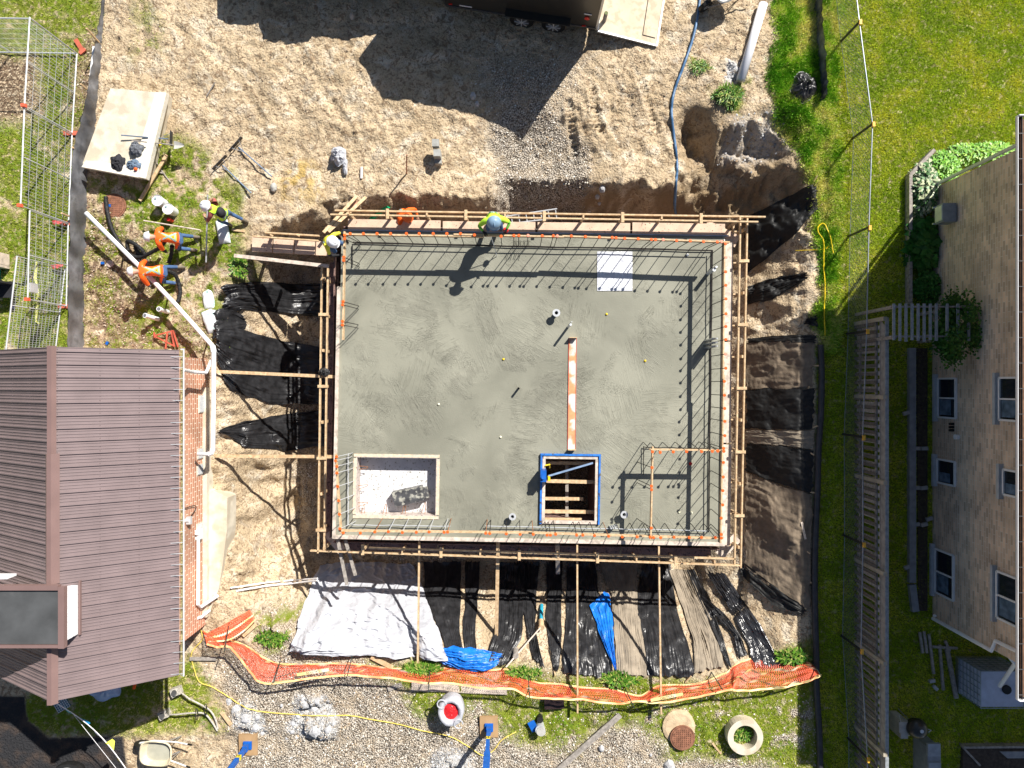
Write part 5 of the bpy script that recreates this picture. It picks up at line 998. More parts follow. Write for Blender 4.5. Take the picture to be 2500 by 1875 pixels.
# ---- ground covers, hoses, cords, caps
def manhole(px, py, label, r=.32, h=0.03, off=.02):
    c = gp(px, py, off); t0 = thing('manhole_cover', label, 'manhole cover', c); part('rim', MB().lathe(c, [(r * 1.1, -.02), (r * 1.1, h * .6), (r, h * .6), (r * .99, h * .2)], 28), rust, t0)
    mb = MB(); q = -5
    for i in range(-5, 6):
        for j in range(-5, 6):
            if i * i + j * j < 24: mb.box(c + Vector((i * r * .18, j * r * .18, h + .008)), (r * .08, r * .08, .016))
    part('lid', mb.cyl(c, c + Vector((0, 0, h)), r * .97, n=28), rust, t0); return t0
manhole(279, 503, 'round rusty cover lying flush in the grass beside black hose')
blackh = M('corrugated_black_sleeve', (.015, .015, .016), .6, var=.3, vs=18, bump=.8, bs=25)
hs = thing('black_hose', 'thick black sleeved hose looping between the two orange vested workers', 'hose', gp(320, 620))
def wav(pts, r, k=8):
    q = catmull([Vector(p) for p in pts], k); return q, [r * (1 + .09 * math.sin(i * 1.9)) for i in range(len(q))]
for pts in ([P(258, 480, .1), P(262, 515, .1), P(272, 555, .1), P(290, 590, .12), P(312, 618, .14), P(340, 628, .16), P(372, 615, .3), P(392, 603, .5), P(402, 590, .75)], [P(313, 612, .12), P(311, 590, .18), P(322, 592, .26), P(338, 602, .3), P(350, 615, .25), P(354, 626, .16), P(340, 618, .14), P(330, 605, .12)], [P(330, 600, .1), P(336, 612, .1), P(338, 630, .1), P(350, 650, .2)], [P(420, 600, .5), P(418, 622, .25), P(412, 642, .12)], [P(402, 660, .5), P(425, 668, .3), P(436, 690, .14), P(440, 715, .1), P(434, 738, .1)]):
    q, r = wav(pts, .055); part('sleeve', MB().tube(q, r, 9), blackh, hs, smooth=True)
solo('utility_cap', MB().lathe(gp(269, 644), [(.1, 0), (.1, .02), (.06, .03), (0, .03)], 14), M('pink_grey_cap', (.5, .4, .36), .8), 'small round pale utility cap in the leaves', 'cap')
for i_, (px, py) in enumerate(((253, 643), (264, 838), (34, 750), (270, 503))): solo('blue_scrap', MB().box(gp(px, py, .04), (.09, .07, .04), i_), bluep, ['blue scrap beside the round utility cap', 'blue scrap in leaves above the brown roof', 'blue scrap on the grass behind the mesh fence', 'blue clip on the rusty cover'][i_], 'scrap')
pg = [((357, 771), (389, 780), 'white pipe stub with open end, nearest the brown roof'), ((390, 755), (412, 762), 'shorter white pipe stub further up')]
for a, b, lb in pg:
    A_, B_ = P(*a, .42), gp(*b, .05); t0 = thing('pipe_stub', lb, 'pipe', B_); part('tube', MB().cyl(A_, B_, .06, n=14), pvc, t0); part('collar', MB().cyl(A_, A_ + (A_ - B_).normalized() * .05, .07, n=14), pvc, t0); part('bore', MB().cyl(A_ + (A_ - B_).normalized() * .05, A_ + (A_ - B_).normalized() * .056, .05, n=14), greycl, t0)
rf = thing('steel_stand', 'rust red angle iron stand lying above the brown roof', 'stand', gp(410, 830)); rr_ = M('rust_red_paint', (.5, .1, .06), .7, var=.3)
for a, b in (((384, 820), (428, 808)), ((384, 822), (432, 846)), ((428, 808), (440, 848)), ((414, 815), (409, 852)), ((424, 812), (430, 846)), ((382, 812), (383, 826))): part('frame_bar', MB().bar(gp(*a, .12), gp(*b, .1), .035, .035), rr_, rf)
def bag(px, py, w_, l_, rz, label, mat, z=0):
    c = gp(px, py, z); A = []; n = 14
    for i in range(n + 1):
        row = []
        for j in range(n + 1):
            u, v = i / n * 2 - 1, j / n * 2 - 1; e = (1 - abs(u) ** 3.5) ** .6 * (1 - abs(v) ** 4) ** .6
            x = u * w_ / 2 * (1 + .06 * mnoise.noise(Vector((v * 2, px, 0)))); y = v * l_ / 2; cr, sr = math.cos(rz), math.sin(rz)
            row.append((c.x + x * cr - y * sr, c.y + x * sr + y * cr, c.z + .11 * e + .02 * mnoise.noise(Vector((u * 4, v * 4, py))) * e))
        A.append(row)
    return solo('cement_bag', MB().grid(A), mat, label, 'bag', 'cement bags', smooth=True)
bgm = M('printed_paper_bag', (.66, .7, .72), .55, var=.1, vs=5, col2=(.35, .5, .5), c2at=(.6, .66), c2s=7)
bag(545, 566, .34, .68, .15, 'cement bag on the grass beneath the striding worker', bgm); bag(510, 731, .32, .62, .15, 'upper cement bag by the black sheets', bgm); bag(513, 785, .33, .66, .35, 'cement bag below the upper one, wrinkled and torn', bgm); bag(527, 783, .26, .6, -.1, 'cement bag lapping over the black sheet edge', bgm, .03)
solo('level_rod', MB().cyl(P(507, 476, 1.0), P(503, 640, .25), .022, n=8), steelp, 'long silver screed rod held by the striding worker', 'rod')
board((430, 1440 + 0), (431, 1441), 0, 0, .01, .01, 'tiny wood chip by the brick wall', wood_w) if 0 else None
board((568, 562), (600, 566), .05, .06, .06, .03, 'short pale stake on the sand above the walkway')
# ============================================================ TOP
tr = thing('trailer', 'dark enclosed twin axle trailer with its rear ramp down', 'trailer', P(1275, 20, 0))
a = P(1092, 36, 0); b = P(1450, 91, 0); tdir = (b - a).normalized(); tn = Vector((-tdir.y, tdir.x, 0)); TZ = .42; TH = 2.75; TW = 2.1
def tp(s_, t_, z): return a + tdir * s_ + tn * t_ + Vector((0, 0, z))
TL_ = (b - a).length; tm = M('dark_trailer_paint', (.03, .027, .022), .3, var=.15, vs=1, spec=.6)
pl_ = [tp(0, 0, 0), tp(TL_, 0, 0), tp(TL_, TW, 0), tp(0, TW, 0), tp(-.9, TW / 2, 0)]
part('body', MB().prism([(p.x, p.y) for p in pl_], TZ, TH), tm, tr)
part('trim', MB().bar(tp(0, -.012, TZ + .08), tp(TL_, -.012, TZ + .08), .02, .06), M('dark_alloy_trim', (.12, .12, .12), .4, .5), tr); part('trim', MB().bar(tp(0, -.012, TH - .05), tp(TL_, -.012, TH - .05), .03, .08), M('dark_alloy_trim', (.12, .12, .12), .4, .5), tr)
part('corner_post', MB().bar(tp(TL_ + .01, .02, TZ), tp(TL_ + .01, .02, TH), .06, .06), steel, tr)
for s_ in (1.95, 2.85):
    c = tp(s_ + .2, -.04, .33); w0 = part('wheel', MB().cyl(c + tn * .2, c, .34, n=24), black_rb, tr); part('rim', MB().cyl(c, c - tn * .02, .22, n=20), M('gunmetal_rim', (.12, .12, .12), .4, .6), w0)
    mb = MB(); [mb.bar(c - tn * .03, c - tn * .03 + tdir * .2 * math.cos(k * .785) + Vector((0, 0, .2 * math.sin(k * .785))), .03, .015) for k in range(8)]; part('spokes', mb, steelp, w0)
part('mudguard', MB().bar(tp(1.7, -.1, .78), tp(3.5, -.1, .78), .22, .04), tm, tr)
part('tail_lamp', MB().cyl(tp(TL_ - .3, 0, .95), tp(TL_ - .3, -.03, .95), .07, n=16), M('red_lamp_lens', (.7, .03, .02), .25), tr); part('marker_lamp', MB().box(tp(TL_ - .35, -.015, .55), (.1, .02, .04)), M('red_lamp_lens', (0, 0, 0)), tr); part('marker_lamp', MB().box(tp(.15, -.02, .62), (.1, .02, .04)), M('red_lamp_lens', (0, 0, 0)), tr)
part('number_strip', MB().bar(tp(.4, -.015, .62), tp(.75, -.015, .62), .01, .04).bar(tp(TL_ - .4, -.015, 1.15), tp(TL_ - .2, -.015, 1.15), .01, .04), pvc, tr)
ra = MB().add([tp(TL_ + .05, .02, .38), tp(TL_ + 1.78, .02, .07), tp(TL_ + 1.78, TW, .07), tp(TL_ + .05, TW, .38), tp(TL_ + .05, .02, .33), tp(TL_ + 1.78, .02, .02), tp(TL_ + 1.78, TW, .02), tp(TL_ + .05, TW, .33)], [(0, 1, 2, 3), (4, 7, 6, 5), (0, 4, 5, 1), (1, 5, 6, 2), (2, 6, 7, 3), (3, 7, 4, 0)])
rp = part('ramp_door', ra, M('plywood_deck', (.62, .52, .38), .75, var=.12, vs=2.5, col2=(.5, .4, .28), c2s=5), tr)
part('ramp_trim', MB().bar(tp(TL_ + .05, -.01, .38), tp(TL_ + 1.8, -.01, .07), .04, .06).bar(tp(TL_ + 1.8, 0, .07), tp(TL_ + 1.8, TW, .07), .05, .04), steelp, rp); part('ramp_seam', MB().bar(tp(TL_ + 1.35, .2, .157), tp(TL_ + 1.35, TW, .157), .018, .01).bar(tp(TL_ + 1.35, .2, .157), tp(TL_ + 1.72, .2, .09), .018, .01), M('dark_gap', (.06, .05, .04), .8), rp)
part('hinge_bar', MB().bar(tp(TL_ + .06, 0, .42), tp(TL_ + .06, TW, .42), .03, .03), steel, rp)
cup = thing('paper_tube', 'dark topped cardboard tube on the trailer ramp', 'tube', tp(TL_ + .2, .3, .36)); part('tube', MB().cyl(tp(TL_ + .2, .32, .36), tp(TL_ + .2, .32, .75), .055, n=12), wood_w, cup); part('top', MB().cyl(tp(TL_ + .2, .32, .75), tp(TL_ + .2, .32, .76), .05, n=12), M('olive_green', (.12, .15, .04), .6), cup)
pk = thing('pickup_truck', 'dark pickup truck parked at the top edge with one wheel in view', 'truck', (-5.2, 12.2, 0))
tb = M('dark_truck_paint', (.04, .045, .05), .3, var=.1); Y0 = 11.25; 
mb = MB()
prof = [(-7.8, .5), (-7.85, .85), (-7.5, 1.05), (-6.5, 1.15), (-6.1, 1.5), (-3.9, 1.62), (-2.9, 1.4), (-2.35, 1.1), (-2.3, .5)]
mb.add([(x, Y0, z) for x, z in prof] + [(x, Y0 + 1.9, z) for x, z in prof], [tuple(range(9)), tuple(range(17, 8, -1))] + [(i, 9 + i, 9 + (i + 1) % 9, (i + 1) % 9) for i in range(9)]); part('body', mb, tb, pk)
part('window', MB().box((-5.3, Y0 - .005, 1.52), (1.2, .02, .4)), glass, pk)
for x in (-7.1, -3.62):
    c = Vector((x, Y0 - .01, .38)); w0 = part('wheel', MB().cyl(c + Vector((0, .25, 0)), c, .38, n=24), black_rb, pk); part('rim', MB().cyl(c, c - Vector((0, .02, 0)), .24, n=20), steel, w0)
    mb = MB(); [mb.bar(c - Vector((0, .03, 0)), c + Vector((.22 * math.cos(k * .9), -.03, .22 * math.sin(k * .9))), .03, .02) for k in range(7)]; part('spokes', mb, steelp, w0)
part('mirror', MB().box((-6.15, Y0 - .14, 1.25), (.16, .22, .2)), tb, pk)
def wheelbarrow(px, py, rz, label, tray, fill=None, tilt=0):
    c = gp(px, py); t0 = thing('wheelbarrow', label, 'wheelbarrow', c); R = Matrix.Rotation(rz, 3, 'Z'); L = lambda x, y, z: c + R @ Vector((x, y, z))
    def ring(s_, z, bx): return [L(bx + s_ * (.42 * math.copysign(abs(math.cos(k * math.tau / 24)) ** .6, math.cos(k * math.tau / 24))) * 1.0, s_ * .33 * math.copysign(abs(math.sin(k * math.tau / 24)) ** .6, math.sin(k * math.tau / 24)), z) for k in range(24)]
    mb = MB(); rs = [ring(1.08, .61, 0), ring(1.0, .62, 0), ring(.66, .36, .03), ring(.62, .34, .03), ring(.01, .34, .03)]; rs[0] = ring(1.08, .60, 0)
    vs_ = [p for r in rs for p in r]; mb.add(vs_, [(i * 24 + k, (i + 1) * 24 + k, (i + 1) * 24 + (k + 1) % 24, i * 24 + (k + 1) % 24) for i in range(4) for k in range(24)]); part('tray', mb, tray, t0, smooth=False)
    if fill: part('liquid', MB().add(ring(.80, .46, .02), [tuple(range(24))]), fill, t0)
    for s_ in (-1, 1): part('handle', MB().tube([L(-.62, s_ * .08, .26), L(-.2, s_ * .2, .3), L(.5, s_ * .28, .45), L(.92, s_ * .31, .58)], .02, 7), wood_w if not fill else pvc, t0); part('grip', MB().cyl(L(.86, s_ * .305, .56), L(.98, s_ * .315, .6), .024, n=8), black_rb, t0); part('leg', MB().tube([L(.35, s_ * .22, .4), L(.42, s_ * .22, 0), L(.2, s_ * .22, .3)], .014, 6), steel, t0)
    w0 = part('wheel', MB().cyl(L(-.6, -.05, .2), L(-.6, .05, .2), .2, n=20), black_rb, t0); part('hub', MB().cyl(L(-.6, -.055, .2), L(-.6, .055, .2), .08, n=12), steel, w0)
    return t0
wheelbarrow(1762, 0, .5, 'grey steel wheelbarrow at the top edge beside the blue hose', M('scratched_grey_steel', (.35, .35, .34), .5, .3, var=.3))
wheelbarrow(407, 1812, math.radians(-4), 'cream wheelbarrow full of cloudy water at the bottom left', M('cream_tray', (.62, .54, .38), .6, var=.15), M('cloudy_water', (.42, .41, .33), .12, var=.1, spec=.6))
pp = thing('white_pipe', 'thick white plastic pipe lying by the weeds at the top right', 'pipe', gp(1830, 110)); A_, B_ = gp(1858, 18, .16), gp(1804, 202, .14)
part('tube', MB().cyl(A_, B_, .125, n=20), M('scuffed_white_pipe', (.78, .79, .84), .35, var=.1, vs=2), pp, smooth=True)
solo('blue_hose', gtube(MB(), [(1712, -40), (1705, 20), (1692, 90), (1665, 170), (1648, 215), (1639, 258), (1640, 300), (1648, 360), (1652, 410), (1649, 450), (1646, 500), (1650, 530)], .05, .038, 10, 9), M('blue_hose_rubber', (.07, .16, .30), .4, var=.2), 'long blue hose trailing down over the bank to the slab', 'hose', smooth=True)
cloth('white_sack', 826, 380, .05, .2, .24, .28, white_pl, 'crumpled white sack with blue print on the sand', 'sack', 12, 26); cloth('sack_tail', 843, 408, .03, .07, .2, .12, white_pl, 'pale flap of plastic hanging from the white sack', 'sack', 13, 14)
solo('white_tube', MB().cyl(gp(884, 410, .05), gp(883, 437, .04), .035, n=10), M('pinkish_plastic', (.7, .66, .66), .6), 'short pale tube on the sand right of the white sack', 'tube')
mb = MB().box(gp(1068, 366, .2), (.18, .38, .2), .05); blk = M('cinder_block', (.36, .36, .34), .9, var=.2, bump=.3)
gk = 'stacked cinder blocks'
solo('cinder_block', MB().box(gp(1068, 364, .42), (.19, .2, .2), .02), blk, 'upper cinder block of the small stack on the sand', 'cinder block', gk); solo('cinder_block', MB().box(gp(1071, 386, .28), (.19, .2, .38), .0), blk, 'middle cinder block of the small stack on the sand', 'cinder block', gk); solo('cinder_block', MB().box(gp(1071, 392, .1), (.19, .3, .19), .04), blk, 'lowest cinder block at the front of the small stack', 'cinder block', gk)
solo('survey_stake', MB().bar(gp(992, 425, -.05), P(993, 378, .95), .035, .02), M('pinkish_stake', (.5, .24, .15), .8), 'tall reddish survey stake at the bank edge', 'stake')
solo('pale_stone', MB().lathe(gp(860, 41), [(.11, 0), (.1, .06), (.05, .1), (0, .11)], 7, sx=.7), M('pale_rock', (.6, .5, .4), .9), 'pale stone in the shade of the parked truck', 'stone')
lad = thing('ladder', 'silver ladder lying in the trench behind the top guard rail', 'ladder', gp(1300, 520))
for (a, b) in (((1225, 530), (1360, 510)), ((1228, 548), (1365, 532))): part('rail', MB().bar(P(*a, -.7), P(*b, -.5), .03, .07), steelp, lad)
mb = MB(); [mb.cyl(P(1230 + 18 * k, 530 - 2.6 * k, -.68 + .025 * k), P(1233 + 18 * k, 547 - 2.2 * k, -.68 + .025 * k), .015, n=6) for k in range(8)]; part('rungs', mb, steelp, lad)
solo('green_pipe', MB().cyl(P(949, 503, -.3), P(900, 540, -.9), .06, n=12), greenm, 'bright green pipe slanting out of the trench by the orange worker', 'pipe')
solo('clay_disc', MB().cyl(gp(866, 500, .05), gp(866, 500, .1), .12, n=18), M('clay_lid', (.55, .3, .2), .8), 'round clay coloured lid at the bank above the corner braces', 'lid')
for i_, (px, py, s_) in enumerate(((1458, 480, .1), (1463, 497, .07), (1470, 462, .13), (1155, 235, .12), (1165, 255, .09))): solo('pale_stone', MB().lathe(gp(px, py), [(s_, 0), (s_ * .9, s_ * .6), (s_ * .5, s_), (0, s_ * 1.1)], 6, sx=.8), stone_w, ['pale stone lowest on the wet bank beside the gravel ramp', 'small pale stone in the gully right of the gravel ramp', 'largest pale stone at the top of the gully', 'pale stone in the trailer shadow, upper of two', 'pale stone in the trailer shadow, lower of two'][i_], 'stone')
tuft = [(.04, .13, .01), (.08, .2, .015), (.15, .28, .03), (.3, .33, .08)]
leafy('grass_tuft', 1775, 238, 900, (.38, .3), .25, .16, tuft, 'bushy green tuft at the foot of the white pipe', 'plant', 4, .08, up=1.4)
leafy('grass_tuft', 1706, 166, 260, (.3, .18), .12, .10, tuft, 'sparse little tuft on the sand right of the blue hose', 'plant', 5, .1, up=1.2)
leafy('grass_tuft', 582, 652, 420, (.24, .3), .14, .12, tuft, 'green tuft under the side walkway', 'plant', 6, .14, up=1.0)
leafy('grass_tuft', 665, 1555, 500, (.45, .2), .16, .12, tuft, 'green weed patch between bank and white tarpaulin', 'plant', 7, .14, up=1.0)
leafy('weed_clump', 1510, 1656, 700, (.5, .2), .16, .13, tuft, 'leafy weed clump at the foot of the taupe fabric', 'plant', 8, .16, up=.8); leafy('weed_clump', 1030, 1630, 700, (.6, .16), .15, .13, tuft, 'leafy weeds by the foot of the white tarpaulin', 'plant', 9, .16, up=.8); leafy('weed_clump', 1275, 1640, 500, (.5, .16), .15, .12, tuft, 'leafy weeds below the sandy gap', 'plant', 10, .16, up=.8)
leafy('weed_clump', 1930, 1600, 500, (.5, .2), .25, .14, tuft, 'weeds behind the right end of the orange net', 'plant', 11, .16, up=.8)
cloth('black_plastic_heap', 1962, 213, gp(1962, 213).z + .08, .32, .34, .3, black_pl, 'heap of crumpled black plastic in the weeds', 'plastic sheet', 15, 30)
ribbon_fence('black_barrier', [(1988, -20), (1990, 40), (1992, 90), (1998, 150), (2001, 210), (2002, 250)], .45, 'short black fabric barrier standing in the tall weeds', M('grey_black_silt_fabric', (0, 0, 0)), wav=.06, cat='silt fence')
solo('black_drain_tube', MB().tube([gp(1999, 842, .08), gp(2002, 900, .1), gp(2000, 1000, .1), gp(1994, 1100, .1), gp(1991, 1200, .1), gp(1987, 1300, .1), gp(1985, 1400, .1), gp(1985, 1500, .12), gp(1988, 1600, .12), gp(1990, 1680, .1), gp(1996, 1780, .1), gp(1999, 1900, .1)], .085, 10, smooth=6), M('black_sock', (.045, .045, .05), .5, var=.3), 'long black filter sock along the lawn edge', 'drain tube', smooth=True)
solo('yellow_rope', gtube(MB(), [(2030, 620), (2022, 580), (2008, 549), (1994, 555), (1994, 570), (2006, 590), (2007, 620), (2007, 660), (2010, 700), (2008, 760), (2010, 820)], .1, .016, 6, 5).tube([gp(1938, 614, .1), gp(1970, 612, .06), gp(2012, 609, .05), gp(2020, 600, .05)], .012, 5, smooth=4), yelp, 'thin yellow rope looped over the upper right bank', 'rope')
# ============================================================ RIGHT SIDE
cl = [(2098, 54), (2130, 303), (2121, 555), (2116, 808), (2106, 1067), (2107, 1328), (2102, 1588), (2118, 1852)]
fen = thing('chain_link_fence', 'thin chain link fence with orange capped posts across the lawn', 'fence', P(2116, 937, 0)); HT = 1.1
tops = [P(2078, -120, HT)] + [P(x, y, HT) for x, y in cl] + [P(2118, 2000, HT)]
mb = MB(); mt = MB(); ms = MB()
for q, r in zip(tops, tops[1:]):
    mt.cyl(q, r, .018, n=6); d = r - q; L_ = d.length; n = int(L_ / .11)
    mb.cyl(q - Vector((0, 0, HT - .08)), r - Vector((0, 0, HT - .08)), .008, n=4)
    for k in range(n):
        for m_ in range(0, 9):
            z0 = -HT + .08 + m_ * .112; p0 = q + d * (k / n); p1 = q + d * ((k + 1) / n)
            mb.bar(p0 + Vector((0, 0, z0)), p1 + Vector((0, 0, z0 + .112)), .0028, .0028); mb.bar(p1 + Vector((0, 0, z0)), p0 + Vector((0, 0, z0 + .112)), .0028, .0028)
part('top_rail', mt, M('dark_galvanised', (.25, .28, .32), .4, .4), fen); part('chain_link', mb, M('dark_galvanised', (0, 0, 0)), fen)
for q in tops[1:-1]:
    part('post', MB().cyl(q - Vector((0, 0, HT)), q + Vector((0, 0, .03)), .034, n=8), M('black_post', (.03, .03, .03), .5), fen); part('post_cap', MB().box(q + Vector((.01, -.02, .04)), (.07, .13, .05)), M('orange_yellow_cap', (.85, .45, .05), .5), fen)
# wooden fence with lattice
wf = thing('wooden_fence', 'long weathered timber fence with slats and lattice top', 'fence', (9.9, -4.7, 0)); FX = 9.85; y = 1.72; pw_ = wood_w; k = 0; mbp = MB()
while y > -11.9:
    mbp.box((FX, y, .62), (.022, .105, 1.2)); y -= .205
part('slats', mbp, M('silvered_slat_wood', (.5, .46, .42), .85, var=.35, vs=14), wf)
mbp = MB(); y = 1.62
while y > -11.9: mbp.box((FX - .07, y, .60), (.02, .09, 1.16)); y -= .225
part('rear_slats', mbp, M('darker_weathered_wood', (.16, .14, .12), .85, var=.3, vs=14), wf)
for z in (.25, 1.1): part('rail', MB().bar((FX - .035, 1.75, z), (FX - .035, -12, z), .04, .08), pw_, wf)
lm = MB(); y = 1.7
while y > -11.9: lm.bar((FX + .01, y, 1.25), (FX + .01, y - .22, 1.47), .012, .03); y -= .052
part('lattice', lm, M('lattice_wood', (.36, .33, .3), .85, var=.25), wf); part('lattice_rail', MB().bar((FX + .02, 1.75, 1.23), (FX + .02, -12, 1.23), .05, .05), pw_, wf); part('cap_rail', MB().bar((FX + .03, 1.75, 1.5), (FX + .03, -12, 1.5), .09, .035), M('blue_grey_weathered_cap', (.27, .29, .31), .8, var=.25, vs=10), wf)
for y in (1.72, -.35, -2.6, -5.0, -7.35, -9.75): part('post', MB().bar((FX - .04, y, 0), (FX - .04, y, 1.56), .1, .1), M('post_wood', (.4, .35, .27), .8, var=.2), wf)
ab = thing('garden_arbour', 'small grey slatted arbour joining the timber fence to the house', 'arbour', (10.4, 1.6, 0)); AZ_ = 2.0
for x, yy in ((9.82, 1.98), (9.82, 1.2), (11.6, 1.98), (11.6, 1.2)): part('post', MB().bar((x, yy, 0), (x, yy, AZ_), .08, .08), pw_, ab)
for yy in (1.98, 1.22): part('beam', MB().bar((9.7, yy, AZ_), (11.95, yy, AZ_), .04, .1), pw_, ab)
for k in range(11): x = 9.74 + k * .155 + (.12 if k > 7 else 0) * (k - 7); part('slat', MB().bar((x, 2.05, AZ_ + .08), (x, 1.12 - .02 * (k % 3), AZ_ + .08), .065, .03), M('blue_grey_weathered_cap', (0, 0, 0)), ab)
# brick house
bh = thing('brick_house', 'tall tan brick house with dark gutter and small windows', 'building', (14, -.7, 0))
GXX = 11.12; RZ = 4.47; X0R = GXX + .07; HX = 12.0; tan = brickmat('tan_brick', (.74, .56, .41), (.42, .32, .24), (.66, .6, .53), .25, .085)
part('wall', MB().box((HX + .15, -.53, 2.13), (.3, 12.2, 4.6)), tan, bh)
tg = brickmat('tan_brick_gable', (.55, .41, .29), (.34, .25, .18), (.5, .46, .4), .25, .085, 'X')
for yy in (5.45, -6.5):
    pl_ = [(HX + .3, -.2), (HX + .3, RZ + .42), (X0R + 3.9, RZ + 1.78), (X0R + 7.6, RZ + .1), (X0R + 7.6, -.2)]; part('wall', MB().add([(x, yy - .12, z) for x, z in pl_] + [(x, yy + .12, z) for x, z in pl_], [(0, 1, 2, 3, 4), (9, 8, 7, 6, 5)] + [(i, 5 + i, 5 + (i + 1) % 5, (i + 1) % 5) for i in range(5)]), tg, bh)
GXX = 11.12; RZ = 4.47
part('soffit', MB().box((GXX + .5, -.53, RZ - .1), (.9, 12.7, .03)), M('dark_soffit', (.1, .08, .07), .7), bh)
part('gutter', MB().bar((GXX + .04, 5.88, RZ - .04), (GXX + .04, -6.93, RZ - .04), .08, .03).bar((GXX + .08, 5.88, RZ), (GXX + .08, -6.93, RZ), .01, .1), M('black_gutter', (.025, .022, .022), .4), bh)
part('gutter_lip', MB().bar((GXX - .01, 5.9, RZ + .01), (GXX - .01, -6.95, RZ + .01), .012, .07).bar((GXX, 5.9, RZ + .01), (GXX + .4, 5.9, RZ + .01), .02, .12).bar((GXX, -6.95, RZ + .01), (GXX + .4, -6.95, RZ + .01), .02, .12), pvc, bh)
y = 5.5
mb = MB()
while y > -6.9: mb.bar((GXX, y, RZ + .05), (GXX + .12, y, RZ + .05), .015, .01); y -= .56
part('gutter_straps', mb, M('dark_strap', (.08, .08, .08), .5), bh)
rf_ = M('brown_shingles', (.28, .15, .085), .85, var=.3, vs=7); mb = MB(); X0 = GXX + .07; 
for k in range(24):
    x0 = X0 + k * .16; z0 = RZ + .03 + k * .075; mb.box((x0 + .09, -.53, z0), (.2, 12.7, .02), mat=Matrix.Rotation(-.42, 3, 'Y'))
part('roof', mb, rf_, bh); part('roof', MB().add([(X0 + 3.9, 5.8, RZ + 1.8), (X0 + 3.9, -6.9, RZ + 1.8), (X0 + 7.8, -6.9, RZ), (X0 + 7.8, 5.8, RZ)], [(0, 1, 2, 3)]), rf_, bh)
def hwin(px0, px1, py0, py1, split, label=None):
    z0 = H - HX * F / (px0 - 1250); z1 = H - HX * F / (px1 - 1250); zm = (z0 + z1) / 2; ya = (937.5 - py0) * (H - zm) / F; yb = (937.5 - py1) * (H - zm) / F; cy = (ya + yb) / 2; hw = abs(ya - yb)
    w0 = part('window', MB().box((HX - .005, cy, zm), (.03, hw, z1 - z0)), glass, bh)
    fr = MB(); fr.bar((HX - .03, ya, z0), (HX - .03, yb, z0), .05, .05).bar((HX - .03, ya, z1), (HX - .03, yb, z1), .05, .05).bar((HX - .03, ya, z0), (HX - .03, ya, z1), .05, .05).bar((HX - .03, yb, z0), (HX - .03, yb, z1), .05, .05)
    if split: fr.bar((HX - .035, cy, z0), (HX - .035, cy, z1), .04, .04)
    part('pane', MB().box((HX - .024, cy - hw * .23, zm - (z1 - z0) * .1), (.008, hw * .4, (z1 - z0) * .62)), M('pale_blue_pane', (.10, .15, .22), .15, var=.5, vs=5), w0)  # lighter bluish panel over part of the glass
    part('frame', fr, wframe, w0); part('sill', MB().box((HX - .05, cy, z0 - .09), (.13, hw + .25, .09)), M('stone_sill', (.42, .45, .48), .8, var=.12), w0)
hwin(2293, 2336, 924, 1020, 1); hwin(2291, 2334, 1124, 1182, 0); hwin(2286, 2330, 1348, 1456, 1); hwin(2443, 2500, 922, 1027, 1); hwin(2453, 2500, 1150, 1212, 0); hwin(2437, 2500, 1406, 1522, 1)
for k in range(3): part('wall_pipe', MB().cyl((HX, (937.5 - 1039 - 8 * k) * .0107, .95), (HX - .12, (937.5 - 1039 - 8 * k) * .0107, .95), .035, n=8), black_rb, bh)
part('wall_lamp', MB().cyl((HX, -1.42, 1.15), (HX - .1, -1.42, 1.15), .07, n=14), pvc, bh)
part('downspout', MB().tube([(HX - .06, -6.3, 4.2), (HX - .1, -6.32, 2.7), (HX - .1, -6.62, 2.55), (HX - .1, -6.63, .2)], .05, 8), pvc, bh); part('downspout', MB().tube([(HX - .05, -6.55, .2), (HX + .0, -6.68, .1), (HX + .3, -6.7, 2.5), (HX + .6, -7.0, 2.4), (13.0, -8.05, 1.3)], .05, 8), pvc, bh); part('downspout', MB().tube([(HX - .06, 5.62, .3), (HX - .06, 5.66, 4.2)], .05, 8), steelp, bh)
ac = thing('air_conditioner', 'grey box air conditioner fixed to the brick wall', 'air conditioner', (HX - .35, 4.6, .3)); part('casing', MB().box((HX - .22, 4.62, .95), (.36, .5, .36)), M('grey_blue_casing', (.22, .25, .28), .5), ac); part('grille', MB().box((HX - .41, 4.62, .95), (.02, .4, .3)), steelp, ac); part('bracket', MB().bar((HX, 4.4, .7), (HX - .45, 4.4, .75), .04, .04).bar((HX, 4.84, .7), (HX - .45, 4.84, .75), .04, .04), steelp, ac)
# beds and edging
solo('bed_edging', MB().bar(gp(2212, 432, .1), gp(2212, 745, .1), .09, .25).bar(gp(2212, 432, .1), gp(2270, 372, .1), .1, .25), wood_w, 'weathered timber edging round the planting bed', 'edging')
hosta = [(.45, .5, .28), (.55, .58, .4), (.08, .2, .06), (.05, .15, .04)]; dk = [(.02, .11, .015), (.035, .16, .02), (.05, .2, .03)]
leafy('variegated_hosta', 2250, 465, 1500, (.42, .85), .4, .14, hosta, 'white edged hosta clump at the corner of the brick house', 'plant', 21, .26); leafy('broad_leaf_hosta', 2245, 600, 420, (.42, .8), .45, .26, dk, 'dark broad leaved hosta below the variegated one', 'plant', 22, .36)
leafy('garden_shrub', 2255, 705, 1800, (.45, .55), .5, .08, dk, 'fine leaved dark shrub in the shade beside the arbour', 'shrub', 23, .35)
leafy('ground_cover_plants', 2400, 378, 3400, (1.25, .3), .3, .11, [(.12, .34, .02), (.2, .42, .04), (.3, .5, .06)], 'bright leafy plants along the gable of the brick house', 'plant', 24, .22); leafy('ground_cover_plants', 2300, 410, 1400, (.45, .5), .3, .11, [(.12, .34, .02), (.2, .42, .04)], 'bright leafy plants behind the variegated hosta', 'plant', 25, .22)
